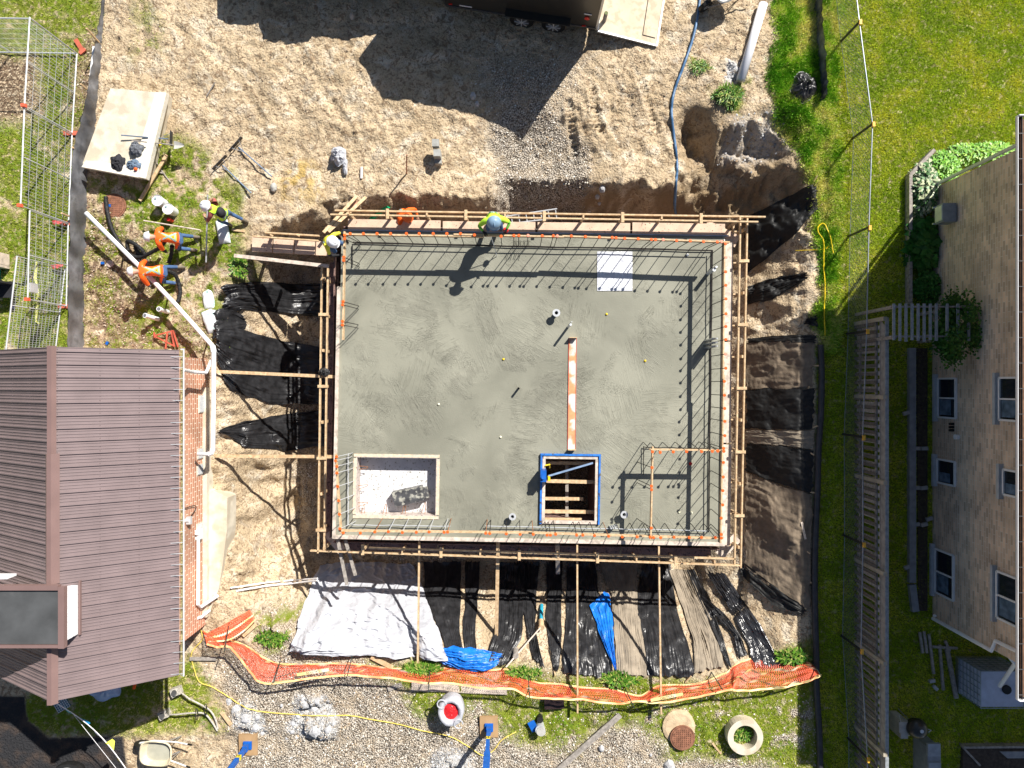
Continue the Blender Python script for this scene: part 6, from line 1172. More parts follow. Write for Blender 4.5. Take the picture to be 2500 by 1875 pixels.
sh_ = thing('climbing_shrub', 'loose green shrub climbing the arbour against the brick wall', 'shrub', (11.55, 1.3, 0)); part('trunk', MB().tube([(11.55, 1.3, 0), (11.5, 1.35, 1.0), (11.6, 1.4, 2.0)], [.05, .04, .02], 7), wood_w, sh_)
def crown(t0, c, rad, n, ls, cols, seed):
    rr = np.random.RandomState(seed); k = 26; cc = rr.normal(0, 1, (k, 3)); cc /= np.linalg.norm(cc, axis=1)[:, None]; cc = np.array(c) + cc * np.array(rad) * rr.uniform(.4, .95, (k, 1)); i = rr.randint(0, k, n)
    p = cc[i] + rr.normal(0, .36, (n, 3)) * np.array(rad) * .55; a = rr.uniform(0, math.tau, n); s_ = ls * rr.uniform(.5, 1.3, n); dx, dy = np.cos(a) * s_, np.sin(a) * s_; tz = rr.uniform(-.6, .6, n) * s_
    x, y, z = p.T; V = np.stack([np.stack([x, y, z], -1), np.stack([x + dx * .5 - dy * .35, y + dy * .5 + dx * .35, z + tz * .5 + .02], -1), np.stack([x + dx, y + dy, z + tz], -1), np.stack([x + dx * .5 + dy * .35, y + dy * .5 - dx * .35, z + tz * .5 + .02], -1)], 1) - np.array(list(absloc(t0)))
    c0 = np.array(cols)[rr.randint(0, len(cols), n)] * rr.uniform(.7, 1.3, (n, 1)); c4 = np.concatenate([c0, np.ones((n, 1))], -1)
    o = npmesh('crown', V.reshape(-1, 3), np.arange(n * 4).reshape(-1, 4), [MC['leafm']], False, {'tint': ('POINT', np.repeat(c4, 4, 0))}); o.parent = t0
crown(sh_, (11.45, 1.45, 1.9), (.55, .8, .4), 5200, .085, [(.03, .12, .015), (.06, .18, .02), (.1, .22, .03)], 31)
solo('stone_edging', MB().bar(gp(2222, 850, .06), gp(2222, 1420, .06), .19, .14).bar(gp(2222, 1425, .06), gp(2230, 1490, .06), .19, .14), M('grey_stone_kerb', (.26, .27, .29), .85, var=.2), 'grey stone kerb between timber fence and house', 'kerb')
solo('soil_bed', MB().prism(W([(2236, 850), (2262, 850), (2262, 1490), (2240, 1490)]), -.05, .05), M('dark_garden_soil', (.06, .045, .035), .95, var=.4, vs=12, bump=.5), 'dark soil strip beside the house foundation', 'soil bed')
for i_, (px, py) in enumerate(((2232, 1094), (2251, 1094), (2232, 1190), (2251, 1190), (2232, 1279), (2251, 1279), (2264, 1265), (2208, 1008), (2211, 1382))): solo('paving_stone', MB().box(gp(px, py, .09), (.19, .1, .07), .05 * i_), M('pale_paver', (.36, .35, .34), .9), ['left', 'right'][i_ % 2 if i_ < 6 else 0] + ' paver ' + ['in the pair nearest the arbour', 'in the pair nearest the arbour', 'in the middle pair on the soil strip', 'in the middle pair on the soil strip', 'in the lowest pair on the soil strip', 'in the lowest pair on the soil strip', 'lying alone against the wall', 'tilted on the grass by the kerb, upper one', 'on the grass by the kerb, lowest one'][i_], 'paver', 'concrete pavers by the house')
# water tank, lumber, grill
ib = thing('water_tank', 'white caged water tank under the corner downspout', 'water tank', (13.25, -8.25, 0)); cx, cy = 13.25, -8.25
part('bottle', MB().box((cx, cy, .6), (1.15, .95, .9)), M('milky_plastic', (.5, .54, .66), .4, var=.1), ib); part('pallet', MB().box((cx, cy, .08), (1.2, 1.0, .14)), steel, ib); part('lid', MB().cyl((cx + .1, cy, 1.05), (cx + .1, cy, 1.1), .12), black_rb, ib)
mb = MB()
for k in range(7): z = .2 + .145 * k; mb.tube([(cx - .6, cy - .5, z), (cx + .6, cy - .5, z), (cx + .6, cy + .5, z), (cx - .6, cy + .5, z), (cx - .6, cy - .5, z)], .012, 5)
for k in range(7):
    for s_ in (-1, 1): mb.cyl((cx - .6 + .2 * k, cy + s_ * .5, .15), (cx - .6 + .2 * k, cy + s_ * .5, 1.08), .011, n=5); mb.cyl((cx + s_ * .6, cy - .5 + .166 * k, .15), (cx + s_ * .6, cy - .5 + .166 * k, 1.08), .011, n=5)
part('cage', mb, M('blue_grey_cage', (.3, .36, .42), .4, .5), ib)
lo = [((2240, 1540), (2246, 1590)), ((2250, 1538), (2256, 1590)), ((2262, 1545), (2272, 1640)), ((2288, 1570), (2296, 1680)), ((2306, 1580), (2328, 1700)), ((2312, 1586), (2300, 1560)), ((2270, 1575), (2330, 1578))]
for i_, (a, b) in enumerate(lo): board(a, b, .1, .12, .07 if i_ != 4 else .12, .05, ['shortest old board in the stack left of the water tank', 'second short old board beside the shortest', 'long thin old board leaning from the boards stack', 'old grey board second from the water tank', 'widest old grey board beside the water tank', 'short crossing board on the old stack', 'crosswise board at the head of the old stack'][i_], wood_w, group='old boards by the house', name='old_board')
for i_, (px, py) in enumerate(((2272, 1660), (2279, 1676))): solo('white_brick', MB().box(gp(px, py, .06), (.16, .09, .07), .2 - i_), stone_w, ['pale brick by the old boards, upper', 'pale brick by the old boards, lower'][i_], 'brick')
gr = thing('kettle_grill', 'round black kettle grill with white vent on the shaded grass', 'grill', gp(2202, 1747)); c = gp(2202, 1747); R_ = .27
part('bowl', MB().lathe(c, [(.08, .42), (.2, .5), (R_, .68)], 24), tm, gr, smooth=True); part('lid', MB().lathe(c, [(R_ + .01, .68), (R_, .74), (.22, .85), (.12, .92), (0, .94)], 24), tm, gr, smooth=True)
part('vent', MB().lathe(c + Vector((0, .03, 0)), [(.05, .93), (.05, .945), (0, .945)], 12), steelp, gr); part('plate', MB().box(c + Vector((.03, -.12, .87)), (.1, .05, .06)), pvc, gr); part('handle', MB().tube([c + Vector((.2, .05, .83)), c + Vector((.3, .02, .86)), c + Vector((.26, -.06, .8))], .012, 6), steel, gr)
for k in range(3): a = k * 2.09; part('leg', MB().bar(c + Vector((.1 * math.cos(a), .1 * math.sin(a), .45)), c + Vector((.24 * math.cos(a), .24 * math.sin(a), 0)), .02, .02), steel, gr)
bn = thing('grey_cabinet', 'grey plastic garden cabinet below the kettle grill', 'cabinet', gp(2243, 1835)); part('body', MB().box(gp(2243, 1835, .35), (.36, 1.0, .7)), M('grey_plastic', (.22, .24, .27), .5), bn); part('lid', MB().box(gp(2239, 1795, .74), (.34, .34, .08)).box(gp(2243, 1852, .72), (.33, .6, .04)), M('grey_plastic_lid', (.3, .33, .37), .45), bn)
solo('chiminea_pot', MB().lathe(gp(2205, 1772), [(.12, 0), (.16, .15), (.13, .3), (.1, .32), (.09, .3)], 14), conc, 'small round clay pot left of the kettle grill', 'pot'); solo('stone_post', MB().box(gp(2178, 1755, .3), (.2, .5, .6)).box(gp(2174, 1747, .63), (.26, .3, .06)), concg, 'squat grey stone post against the timber fence', 'post')
solo('garden_hoe', MB().cyl(P(2196, 1748, .9), gp(2203, 1790), .015, n=6), steel, 'thin metal rod with a ring beside the stone post', 'rod')
gb_ = thing('garden_bed', 'raised soil bed with pale board edge in the lower right corner', 'garden bed', gp(2420, 1860)); part('soil', MB().prism(W([(2345, 1820), (2700, 1815), (2700, 2000), (2340, 2000)]), 0, .12), M('dark_garden_soil', (0, 0, 0)), gb_); part('edge_board', MB().bar(gp(2340, 1815, .1), gp(2700, 1812, .1), .06, .22).bar(gp(2340, 1815, .1), gp(2382, 1860, .14), .05, .1), wood_w, gb_); part('slate', MB().prism(W([(2432, 1828), (2700, 1826), (2700, 1842), (2450, 1844)]), .12, .16), M('grey_stone_kerb', (0, 0, 0)), gb_)
cloth('black_bag', 790, 909, .45, .14, .12, .18, black_pl, 'crumpled black bag tied over the left guard rail', 'bag', 33, 22)
# ============================================================ BOTTOM
yc = [(478, 1500), (472, 1512), (490, 1534), (495, 1560), (478, 1580), (468, 1600), (478, 1640), (490, 1665), (520, 1676), (560, 1700), (600, 1725), (650, 1737), (720, 1742), (760, 1746), (850, 1745), (900, 1754), (970, 1766), (1030, 1782), (1100, 1797), (1150, 1825), (1180, 1843), (1205, 1830), (1225, 1805), (1260, 1785)]
solo('extension_cord', gtube(MB(), yc, .03, .015, 7, 6), M('yellow_cord', (.75, .58, .12), .5, var=.15), 'long yellow extension cord snaking across the gravel', 'cord', smooth=True)
def screed(px, py, tail, label, seed):
    c = gp(px, py); t0 = thing('power_screed', label, 'power tool', c, 'engine driven concrete tools'); gm = M('concrete_crusted_metal', (.45, .42, .37), .8, var=.35, vs=16, bump=.4)
    part('engine', MB().box(c + Vector((0, 0, .14)), (.26, .2, .2), .3).cyl(c + Vector((0, 0, .1)), c + Vector((0, 0, .3)), .1, .07, n=10).box(c + Vector((-.06, -.1, .12)), (.14, .12, .16), .5), gm, t0); part('engine_cover', MB().cyl(c + Vector((.02, .03, .3)), c + Vector((.02, .03, .33)), .07, n=10), M('dark_engine', (.08, .08, .08), .6), t0)
    q = catmull([gp(x, y, z) for x, y, z in tail], 8); part('shaft', MB().tube([c + Vector((.12, -.02, .16))] + q, .025, 8), gm, t0, smooth=True)
    m_ = q[len(q) // 3]; part('loop_handle', MB().tube([m_ + Vector((.1 * math.cos(k * .7) * .6, .16 * math.sin(k * .7), .08 + .05 * math.cos(k * .7))) for k in range(10)], .012, 5), black_rb, t0); return t0
screed(437, 1681, [(470, 1697, .2), (505, 1716, .2), (520, 1730, .15), (530, 1750, .1), (534, 1778, .05)], 'upper of two crusted engine tools on the grass', 1); screed(408, 1736, [(440, 1736, .2), (480, 1732, .2), (505, 1736, .15), (520, 1755, .1), (533, 1782, .05)], 'lower of two crusted engine tools on the grass', 2)
board((544, 1735), (566, 1768), .08, .04, .09, .04, 'short timber offcut by the white rubble'); board((466, 1606), (530, 1606), .05, .05, .1, .04, 'board lying under the start of the orange net', wood_w); board((596, 1550), (628, 1522), .08, .06, .1, .03, 'short board at the upper end of the orange net')
board((908, 1600), (960, 1628), .1, .06, .12, .04, 'thick board under the net near the white tarpaulin'); board((1006, 1672), (1238, 1682), .06, .06, .26, .04, 'long wide plank on the grass just below the net', plypale); board((948, 1680), (982, 1668), .05, .05, .12, .03, 'small broken plank left of the long wide one', wood_w); board((1513, 1742), (1358, 1880), .08, .06, .16, .04, 'long weathered plank slanting to the bottom edge', wood_w); board((1738, 1812), (1759, 1838), .03, .03, .05, .03, 'small pale stick between cover and concrete ring', wood)
t_ = MB().tube([gp(566, 1433, .1), gp(650, 1420, .12), gp(720, 1413, .15), P(775, 1412, -.3)], .022, 7, smooth=5); solo('pale_conduit', t_, pvc, 'upper of two pale conduits running under the white tarpaulin', 'conduit'); solo('pale_conduit', MB().tube([gp(580, 1440, .1), gp(650, 1428, .12), gp(720, 1420, .15), P(775, 1417, -.3)], .028, 7, smooth=5), pvc, 'lower of two pale conduits running under the white tarpaulin', 'conduit')
def rubble(name, spots, label, seed):
    rr = random.Random(seed); c = gp(*spots[0][:2]); t0 = thing(name, label, 'rubble', c)
    for (px, py, r) in spots:
        g_ = gp(px, py, -.02); mb = MB(); n = 9; prof = []
        for i in range(6):
            a = i / 5 * math.pi / 2; rr2 = r * math.cos(a); z = r * .75 * math.sin(a)
            prof.append([(g_.x + rr2 * (1 + .7 * mnoise.noise(Vector((k * 1.3, i * .8, px)))) * math.cos(k * math.tau / n), g_.y + rr2 * (1 + .7 * mnoise.noise(Vector((k * 1.3, i * .8, px)))) * math.sin(k * math.tau / n), g_.z + z * (1 + .3 * mnoise.noise(Vector((k, i, py))))) for k in range(n)] )
        mb.v = [p for row in prof for p in row]; mb.f = [(i * n + k, i * n + (k + 1) % n, (i + 1) * n + (k + 1) % n, (i + 1) * n + k) for i in range(5) for k in range(n)]; mb.m = [0] * len(mb.f); part('chunk', mb, stone_w, t0)
    return t0
rubble('rubble_pile', [(745, 1720, .13), (765, 1728, .15), (778, 1738, .07), (740, 1708, .08), (772, 1712, .09)], 'compact upper pile of white concrete rubble', 1)
rubble('rubble_pile', [(770, 1785, .16), (800, 1782, .11), (718, 1765, .13), (712, 1787, .08), (700, 1802, .055), (735, 1790, .06), (815, 1768, .07), (728, 1750, .06), (818, 1750, .06), (724, 1800, .05)], 'spread out lower pile of white concrete rubble', 2)
rubble('rubble_pile', [(560, 1712, .1), (578, 1732, .13), (600, 1755, .14), (624, 1775, .12), (590, 1722, .09), (640, 1790, .07), (628, 1752, .08)], 'long ridge of white rubble by the engine tools', 3)
for i_, (px, py, s_) in enumerate(((1468, 1826, .1), (1633, 1868, .2), (688, 1722, .06), (1588, 1842, .05))): solo('white_stone', MB().lathe(gp(px, py), [(s_, 0), (s_ * .95, s_ * .5), (s_ * .5, s_ * .9), (0, s_)], 7, sx=.85), stone_w, ['small angular white stone on the gravel by the slanting plank', 'big white boulder at the bottom edge', 'tiny white stone above the rubble', 'tiny white stone near the boulder'][i_], 'stone')
bb = thing('bulk_bag', 'open white bulk bag holding red material', 'bag', gp(1105, 1715)); c = gp(1105, 1715); n = 22
rs = [[c + Vector((r * math.cos(k * math.tau / n) * (1 + .1 * mnoise.noise(Vector((k * .5, i, 2)))), r * 1.12 * math.sin(k * math.tau / n) * (1 + .1 * mnoise.noise(Vector((k * .5, i, 5)))), z + .03 * mnoise.noise(Vector((k * .8, i, 1))))) for k in range(n)] for i, (r, z) in enumerate(((.3, 0), (.36, .2), (.37, .5), (.33, .62), (.25, .6), (.2, .5)))]
mb = MB(); mb.add([p for r in rs for p in r], [(i * n + k, i * n + (k + 1) % n, (i + 1) * n + (k + 1) % n, (i + 1) * n + k) for i in range(5) for k in range(n)]); part('sack', mb, white_pl, bb, smooth=True)
mb = MB(); mb.add([c + Vector((.21 * math.cos(k * math.tau / n), .24 * math.sin(k * math.tau / n), .5 + .05 * mnoise.noise(Vector((k, 0, 0))))) for k in range(n)] + [c + Vector((0, 0, .56))], [(k, (k + 1) % n, n) for k in range(n)]); part('red_contents', mb, M('red_goods', (.6, .015, .02), .4, var=.4, vs=10, col2=(.8, .7, .7), c2at=(.66, .68), c2s=9, bump=.6), bb)
for s_ in ((.22, -.3), (-.25, .25)): part('strap', MB().tube([c + Vector((s_[0] + .12 * math.cos(k * .6), s_[1] + .12 * math.sin(k * .6), .62)) for k in range(10)], .02, 6), white_pl, bb)
for b_, lab, up in (((1194, 1772), 'blue outrigger leg on a square pad beside the bulk bag', 2.6), ((608, 1815), 'blue outrigger leg on a square pad left of the rubble', 2.6)):
    c = gp(*b_); t0 = thing('outrigger_leg', lab, 'outrigger', c, 'blue outrigger legs on pads'); part('pad', MB().box(c + Vector((0, 0, .04)), (.52, .6, .07), .02), M('brown_ply_pad', (.38, .24, .12), .8, var=.15), t0)
    part('foot', MB().box(c + Vector((0, 0, .1)), (.24, .22, .05)).box(c + Vector((0, 0, .22)), (.14, .16, .2)), bluep, t0); part('leg', MB().box(c + Vector((0, 0, .3 + up / 2)), (.11, .11, up)), bluep, t0); part('hazard_stripe', MB().box(c + Vector((0, 0, .75)), (.116, .116, .14)), M('yellow_black_stripe', (.8, .65, .03), .5, var=.05, col2=(.02, .02, .02), c2at=(.5, .52), c2s=9), t0)
    part('cylinder', MB().box(c + Vector((0, 0, 1.5 + .6)), (.17, .15, 1.2)), bluep, t0)
bk = thing('mixing_pail', 'grey topped pail with blue trowel in the lower grass', 'bucket', gp(1318, 1768)); c = gp(1318, 1768); part('pail', MB().lathe(c, [(.12, 0), (.14, .34), (.13, .34), (0, .3)], 18), steelp, bk); part('trowel', MB().box(c + Vector((-.2, .05, .2)), (.2, .3, .02), .5), bluep, bk); part('lid', MB().cyl(c + Vector((.02, -.03, .34)), c + Vector((.02, -.03, .36)), .13, n=16), concg, bk); part('dark_tin', MB().cyl(c + Vector((0, .22, 0)), c + Vector((0, .22, .2)), .09), black_rb, bk)
solo('black_tray', MB().box(gp(1352, 1708, .1), (.56, .36, .18), .05), M('black_crate', (.03, .018, .018), .4, var=.5, vs=20), 'dark maroon tray on the grass under the net', 'tray')
solo('round_pad', MB().lathe(gp(1656, 1772, -.05), [(.5, 0), (.49, .12), (.4, .15), (0, .15)], 22, sx=.95), M('sandy_concrete', (.55, .42, .27), .9, var=.2, bump=.4), 'round sandy concrete pad under the rusty lower lid', 'concrete pad')
manhole(1664, 1796, 'rusty lid on a concrete pad in the lower grass', off=.11)
cr = thing('concrete_ring', 'hollow concrete well ring with grass inside', 'concrete ring', gp(1811, 1787)); c = gp(1811, 1787); part('ring', MB().lathe(c, [(.5, 0), (.5, .3), (.335, .3), (.335, 0)], 36, caps=False), conc, cr, smooth=False)
leafy('grass_tuft', 1811, 1787, 420, (.26, .26), .1, .1, tuft, 'weeds growing inside the concrete ring', 'plant', 12, .16, up=1.0)
# bunting
bt = thing('bunting_line', 'string of small coloured pennants running off the lower left roof', 'bunting', P(220, 1790, 1.8)); a = P(112, 1702, 2.5); b = P(310, 1880, 2.2); 
part('string', MB().tube([a + (b - a) * k / 16 - Vector((0, 0, .25 * math.sin(k / 16 * math.pi))) for k in range(17)] , .012, 5), pvc, bt)
part('string', MB().tube([P(180, 1745, 2.0), P(283, 1875, 1.8)], .006, 4), pvc, bt)
cols_ = [((.02, .4, .38), 'teal'), ((.02, .3, .65), 'blue'), ((.6, .6, .75), 'white'), ((.65, .68, .05), 'lime'), ((.85, .55, .03), 'amber')]
for k, (cc, nm) in enumerate(cols_):
    f = .22 + .17 * k; p = a + (b - a) * f - Vector((0, 0, .25 * math.sin(f * math.pi))); q = (b - a).normalized() * .14; dwn = Vector((-.16 if k % 2 == 0 else .02, -.12, -.2)) if k != 3 else Vector((.04, .12, -.1))
    part('pennant', MB().add([p - q, p + q, p + q * .3 + dwn, p - q * .3 + dwn], [(0, 1, 2, 3)]), M('pennant_' + nm, cc, .6), bt, nm + ' pennant')
mb = MB(); c = P(147, 1712, .8); R = Matrix.Rotation(.45, 3, 'Z'); 
sp = thing('wire_crate', 'small blue grid crate under the lower left eave', 'crate', c); part('panel', MB().box(c, (.36, .5, .05), .55), M('crate_blue', (.05, .14, .17), .5), sp)
mb = MB(); R = Matrix.Rotation(.55, 3, 'Z')
for k in range(7): mb.bar(c + R @ Vector((-.18 + .06 * k, -.25, .03)), c + R @ Vector((-.18 + .06 * k, .25, .03)), .008, .008)
for k in range(9): mb.bar(c + R @ Vector((-.18, -.25 + .0625 * k, .034)), c + R @ Vector((.18, -.25 + .0625 * k, .034)), .008, .008)
part('grid', mb, pvc, sp)
cloth('pale_blue_cover', 247, 1672, .5, .52, .34, .25, M('pale_blue_sheet', (.4, .48, .62), .45, bump=.5, bs=8), 'pale blue cover showing from under the brown eave', 'cover', 21, 26)
solo('orange_peg', MB().bar(P(330, 1664, .4), P(327, 1682, .4), .06, .06), orange_v, 'small orange marker under the brown eave', 'marker')
cr_ = thing('parked_car', 'dark car roof corner and wheel hub at the bottom left edge', 'car', P(110, 1930, 0)); cm_ = M('dark_car_paint', (.05, .055, .06), .25); 
part('body', MB().prism(W([(-60, 1868), (60, 1862), (80, 1880), (260, 1884), (260, 2100), (-60, 2100)]), .3, .95), cm_, cr_); c = P(170, 1880, .5); w0 = part('wheel', MB().lathe(c, [(.38, -.1), (.4, .0), (.38, .1), (.25, .12), (0, .1)], 26, sy=.55), black_rb, cr_); part('hub', MB().lathe(c + Vector((0, 0, .1)), [(.24, 0), (.22, .04), (.1, .03), (0, .05)], 20, sy=.55), steelp, w0)
pt_ = thing('patio_furniture', 'dark wicker garden chair behind the mesh fence', 'chair', gp(30, 700)); part('seat', MB().box(gp(38, 712, .4), (.5, .45, .05)), darkcl, pt_); part('backrest', MB().box(gp(36, 698, .65), (.5, .05, .5)), darkcl, pt_)
for q in ((14, 694), (50, 694), (14, 726), (50, 726)): part('leg', MB().bar(gp(*q), gp(*q, .4), .03, .03), darkcl, pt_)
tbx = thing('timber_box', 'pale timber box with open slats at the left edge', 'box', gp(12, 640)); part('frame', MB().box(gp(12, 626, .25), (.35, .08, .4)).box(gp(12, 654, .25), (.35, .08, .4)).box(gp(24, 640, .25), (.08, .25, .4)), plypale, tbx)
solo('blue_water_tub', MB().bar(gp(1, 640, .3), gp(1, 720, .3), .1, .5), M('aqua_plastic', (.02, .4, .5), .4), 'aqua plastic edge of a tub at the left border', 'tub')
# ============================================================ PEOPLE
def person(label, foot, face, pelvis, neck, hands, feet, cols, hat, vest=None, cross=True, elbow_out=.12, knee_f=.06, held=None, tape=None, look=-.35, backpack=False, sc=1.0):
    """foot: world point under the figure; face: heading (rad, 0=+X). pelvis, neck, hands, feet in local (forward, left, up)."""
    F0 = Vector(foot); R = Matrix.Rotation(face, 3, 'Z') * sc; L = lambda v: R @ Vector(v)
    pel = Vector(pelvis); nk = Vector(neck); sp = (nk - pel); sd_ = sp.normalized(); side = Vector((0, 1, 0))
    V, E, Rr, kind = [], [], [], []
    def v(p, r, k): V.append(Vector(p)); Rr.append(r if isinstance(r, tuple) else (r, r)); kind.append(k); return len(V) - 1
    def e(a, b): E.append((a, b))
    p0 = v(pel, (.125, .15), 'leg'); p1 = v(pel + sp * .35, (.115, .135), 'torso'); p2 = v(pel + sp * .68, (.12, .155), 'torso'); p3 = v(pel + sp * .9, (.09, .13), 'torso'); p4 = v(nk, .058, 'skin')
    hd = (sd_ * .6 + Vector((look * -1 if 0 else .35, 0, .3))).normalized(); fw = Vector((1, 0, 0)); hdir = (sd_ + Vector((.25, 0, .0))).normalized()
    h1 = v(nk + hdir * .09, .075, 'skin'); h2 = v(nk + hdir * .16, (.088, .08), 'skin'); h3 = v(nk + hdir * .24, .065, 'hair')
    e(p0, p1); e(p1, p2); e(p2, p3); e(p3, p4); e(p4, h1); e(h1, h2); e(h2, h3)
    hf = (Vector((1, 0, 0)) - hdir * hdir.x); hf = hf.normalized() if hf.length > .1 else Vector((0, 0, -1))
    nz = v(nk + hdir * .15 + hf * .112, .018, 'skin'); e(h2, nz)
    for s_ in (-1, 1):
        er = v(nk + hdir * .16 + side * s_ * .092, .016, 'skin'); e(h2, er)
        sh = v(pel + sp * .88 + side * s_ * .185, .068, 'sleeve'); e(p3, sh)
        hand = Vector(hands[0 if s_ > 0 else 1]); sv = V[sh]; mid = (sv + hand) / 2; d = hand - sv; bend = max(0, .30 ** 2 - (d.length / 2) ** 2) ** .5
        el = mid + (Vector((-.3, s_ * 1.0, -.2))).normalized() * min(.16, bend + .02)
        e1 = v(sv.lerp(el, .5), .053, 'sleeve'); e2 = v(el, .042, 'fore'); e3 = v(el.lerp(hand, .5), .037, 'fore'); wr = v(el.lerp(hand, .88), .026, 'glove'); e(sh, e1); e(e1, e2); e(e2, e3); e(e3, wr)
        hdv = (hand - el).normalized(); pn_ = side * s_; up_ = hdv.cross(pn_).normalized(); pn_ = up_.cross(hdv).normalized()
        pm = v(hand, (.036, .022), 'glove'); e(wr, pm)
        for k, (o_, l_) in enumerate(((-.033, .05), (-.012, .062), (.012, .058), (.032, .045))):
            f1 = v(hand + hdv * .045 + pn_ * o_, .0095, 'glove'); f2 = v(hand + hdv * (.045 + l_ * .6) + pn_ * o_ * 1.05 - up_ * .012, .0085, 'glove'); f3 = v(hand + hdv * (.045 + l_ * .95) + pn_ * o_ - up_ * .034, .0075, 'glove'); e(pm, f1); e(f1, f2); e(f2, f3)
        t1 = v(hand + hdv * .005 - pn_ * .045 - up_ * .012, .011, 'glove'); t2 = v(hand + hdv * .035 - pn_ * .06 - up_ * .03, .009, 'glove'); e(pm, t1); e(t1, t2)
        hp_ = v(pel + side * s_ * .095 + Vector((0, 0, -.07)), (.098, .098), 'leg'); e(p0, hp_)
        ft = Vector(feet[0 if s_ > 0 else 1]); an = ft + Vector((-.02, 0, .09)); hv = V[hp_]; d = an - hv; bend = max(0, .45 ** 2 - (d.length / 2) ** 2) ** .5
        kn = (hv + an) / 2 + Vector((1, s_ * .15, .1)).normalized() * min(.3, bend + .01)
        k1 = v(hv.lerp(kn, .5), .083, 'leg'); k2 = v(kn, .06, 'leg'); k3 = v(kn.lerp(an, .4), .056, 'leg'); k4 = v(an, .045, 'boot'); k5 = v(ft + Vector((.07, 0, .05)), (.045, .038), 'boot'); k6 = v(ft + Vector((.17, 0, .035)), (.04, .028), 'boot'); k7 = v(ft + Vector((-.06, 0, .045)), .036, 'boot')
        e(hp_, k1); e(k1, k2); e(k2, k3); e(k3, k4); e(k4, k5); e(k5, k6); e(k4, k7)
    me = bpy.data.meshes.new('tmp'); me.from_pydata([tuple(L(q)) for q in V], E, []); ob = bpy.data.objects.new('tmp', me); COL.objects.link(ob)
    ob.modifiers.new('s', 'SKIN'); sk = me.skin_vertices[0].data
    for i, r in enumerate(Rr): sk[i].radius = (r[0] * sc, r[1] * sc)
    sk[0].use_root = True; sb = ob.modifiers.new('u', 'SUBSURF'); sb.levels = 2; sb.render_levels = 2
    dg = bpy.context.evaluated_depsgraph_get(); dg.update(); m2 = bpy.data.meshes.new_from_object(ob.evaluated_get(dg)); bpy.data.objects.remove(ob)
    body = bpy.data.objects.new('person', m2); COL.objects.link(body); body.location = F0
    m2.name = 'person'; m2.materials.clear(); kinds = ['torso', 'sleeve', 'fore', 'leg', 'boot', 'skin', 'hair', 'glove']
    for k in kinds: m2.materials.append({'torso': cols['shirt'], 'sleeve': cols.get('sleeve', cols['shirt']), 'fore': cols.get('fore', skinm), 'leg': cols.get('leg', jeans), 'boot': cols.get('boot', boots), 'skin': skinm, 'hair': darkcl, 'glove': cols.get('glove', skinm)}[k])
    VW = np.array([list(L(q)) for q in V]); segs = [(a, b) for a, b in E]; A_ = VW[[s_[0] for s_ in segs]]; B_ = VW[[s_[1] for s_ in segs]]; rad = np.array([(Rr[a][0] + Rr[b][0]) / 2 for a, b in segs])
    mi = []; cen = np.array([list(p.center) for p in m2.polygons])
    for c in cen:
        d = B_ - A_; t_ = np.clip(((c - A_) * d).sum(1) / (d * d).sum(1), 0, 1); dist = np.linalg.norm(c - A_ - d * t_[:, None], axis=1) - rad; i = int(dist.argmin()); a, b = segs[i]
        mi.append(kinds.index(kind[a] if t_[i] < .5 else kind[b]))
    m2.polygons.foreach_set('material_index', mi); m2.polygons.foreach_set('use_smooth', [True] * len(mi)); m2.update()
    tag(body, label, 'person')
    # vest: inflated copy of the torso faces
    if vest:
        m2.calc_loop_triangles(); vn_ = [q.normal.copy() for q in m2.vertices]; keep = []
        pw, nw = L(pel), L(nk)
        for p, k in zip(m2.polygons, mi):
            tt = (p.center - pw).dot((nw - pw)) / (nw - pw).length_squared
            if k == 0 and tt > .05: keep.append(p)
            elif k == 1 and vest[1]: keep.append(p)
            elif k == 3 and tt > -.02: keep.append(p)
        idx = {}; mb = MB()
        for p in keep:
            f = []
            for q in p.vertices:
                if q not in idx: idx[q] = len(mb.v); mb.v.append(tuple(m2.vertices[q].co + vn_[q] * .014 + F0))
                f.append(idx[q])
            mb.f.append(tuple(f)); mb.m.append(0)
        part('safety_vest', mb, vest[0], body, smooth=True)
    bv = BVHTree.FromPolygons([q.co.copy() for q in m2.vertices], [tuple(p.vertices) for p in m2.polygons])
    def stripe(pts, wd, mat, off=.02):  # pts along (t on spine, s sideways) seen from the back
        bk = (sd_.cross(side)); bk = bk if bk.z > 0 or bk.x < 0 else -bk
        if bk.x > 0 and abs(sd_.z) > .9: bk = -bk
        q = []; n = 10; fine = []
        for (a, b) in zip(pts, pts[1:]): fine += [(a[0] + (b[0] - a[0]) * k / n, a[1] + (b[1] - a[1]) * k / n) for k in range(n)]
        fine.append(pts[-1]); Arow = []
        for i, (t_, s_) in enumerate(fine):
            j = min(i + 1, len(fine) - 1); i0 = max(i - 1, 0); dv = Vector((fine[j][0] - fine[i0][0], fine[j][1] - fine[i0][1])).normalized(); nrm = Vector((-dv.y, dv.x)); row = []
            for w_ in (-wd / 2, wd / 2):
                o_ = pel + sp * t_ + side * s_ + sd_ * nrm.x * w_ + side * nrm.y * w_; o2 = L(o_ + bk * .6); hit = bv.ray_cast(o2, -L(bk), 1.0)
                if hit[0] is None: row = None; break
                row.append(hit[0] + L(bk) * off + F0)
            if row: Arow.append(row)
        if len(Arow) > 2: return MB().grid(Arow)
    if tape and vest:
        for pts in tape:
            g1 = stripe(pts, .075, yelt, .020); g2 = stripe(pts, .04, greyt, .026)
            if g1: part('vest_trim', g1, tape_c.get('y'), body)
            if g2: part('reflective_stripe', g2, greyt, body)
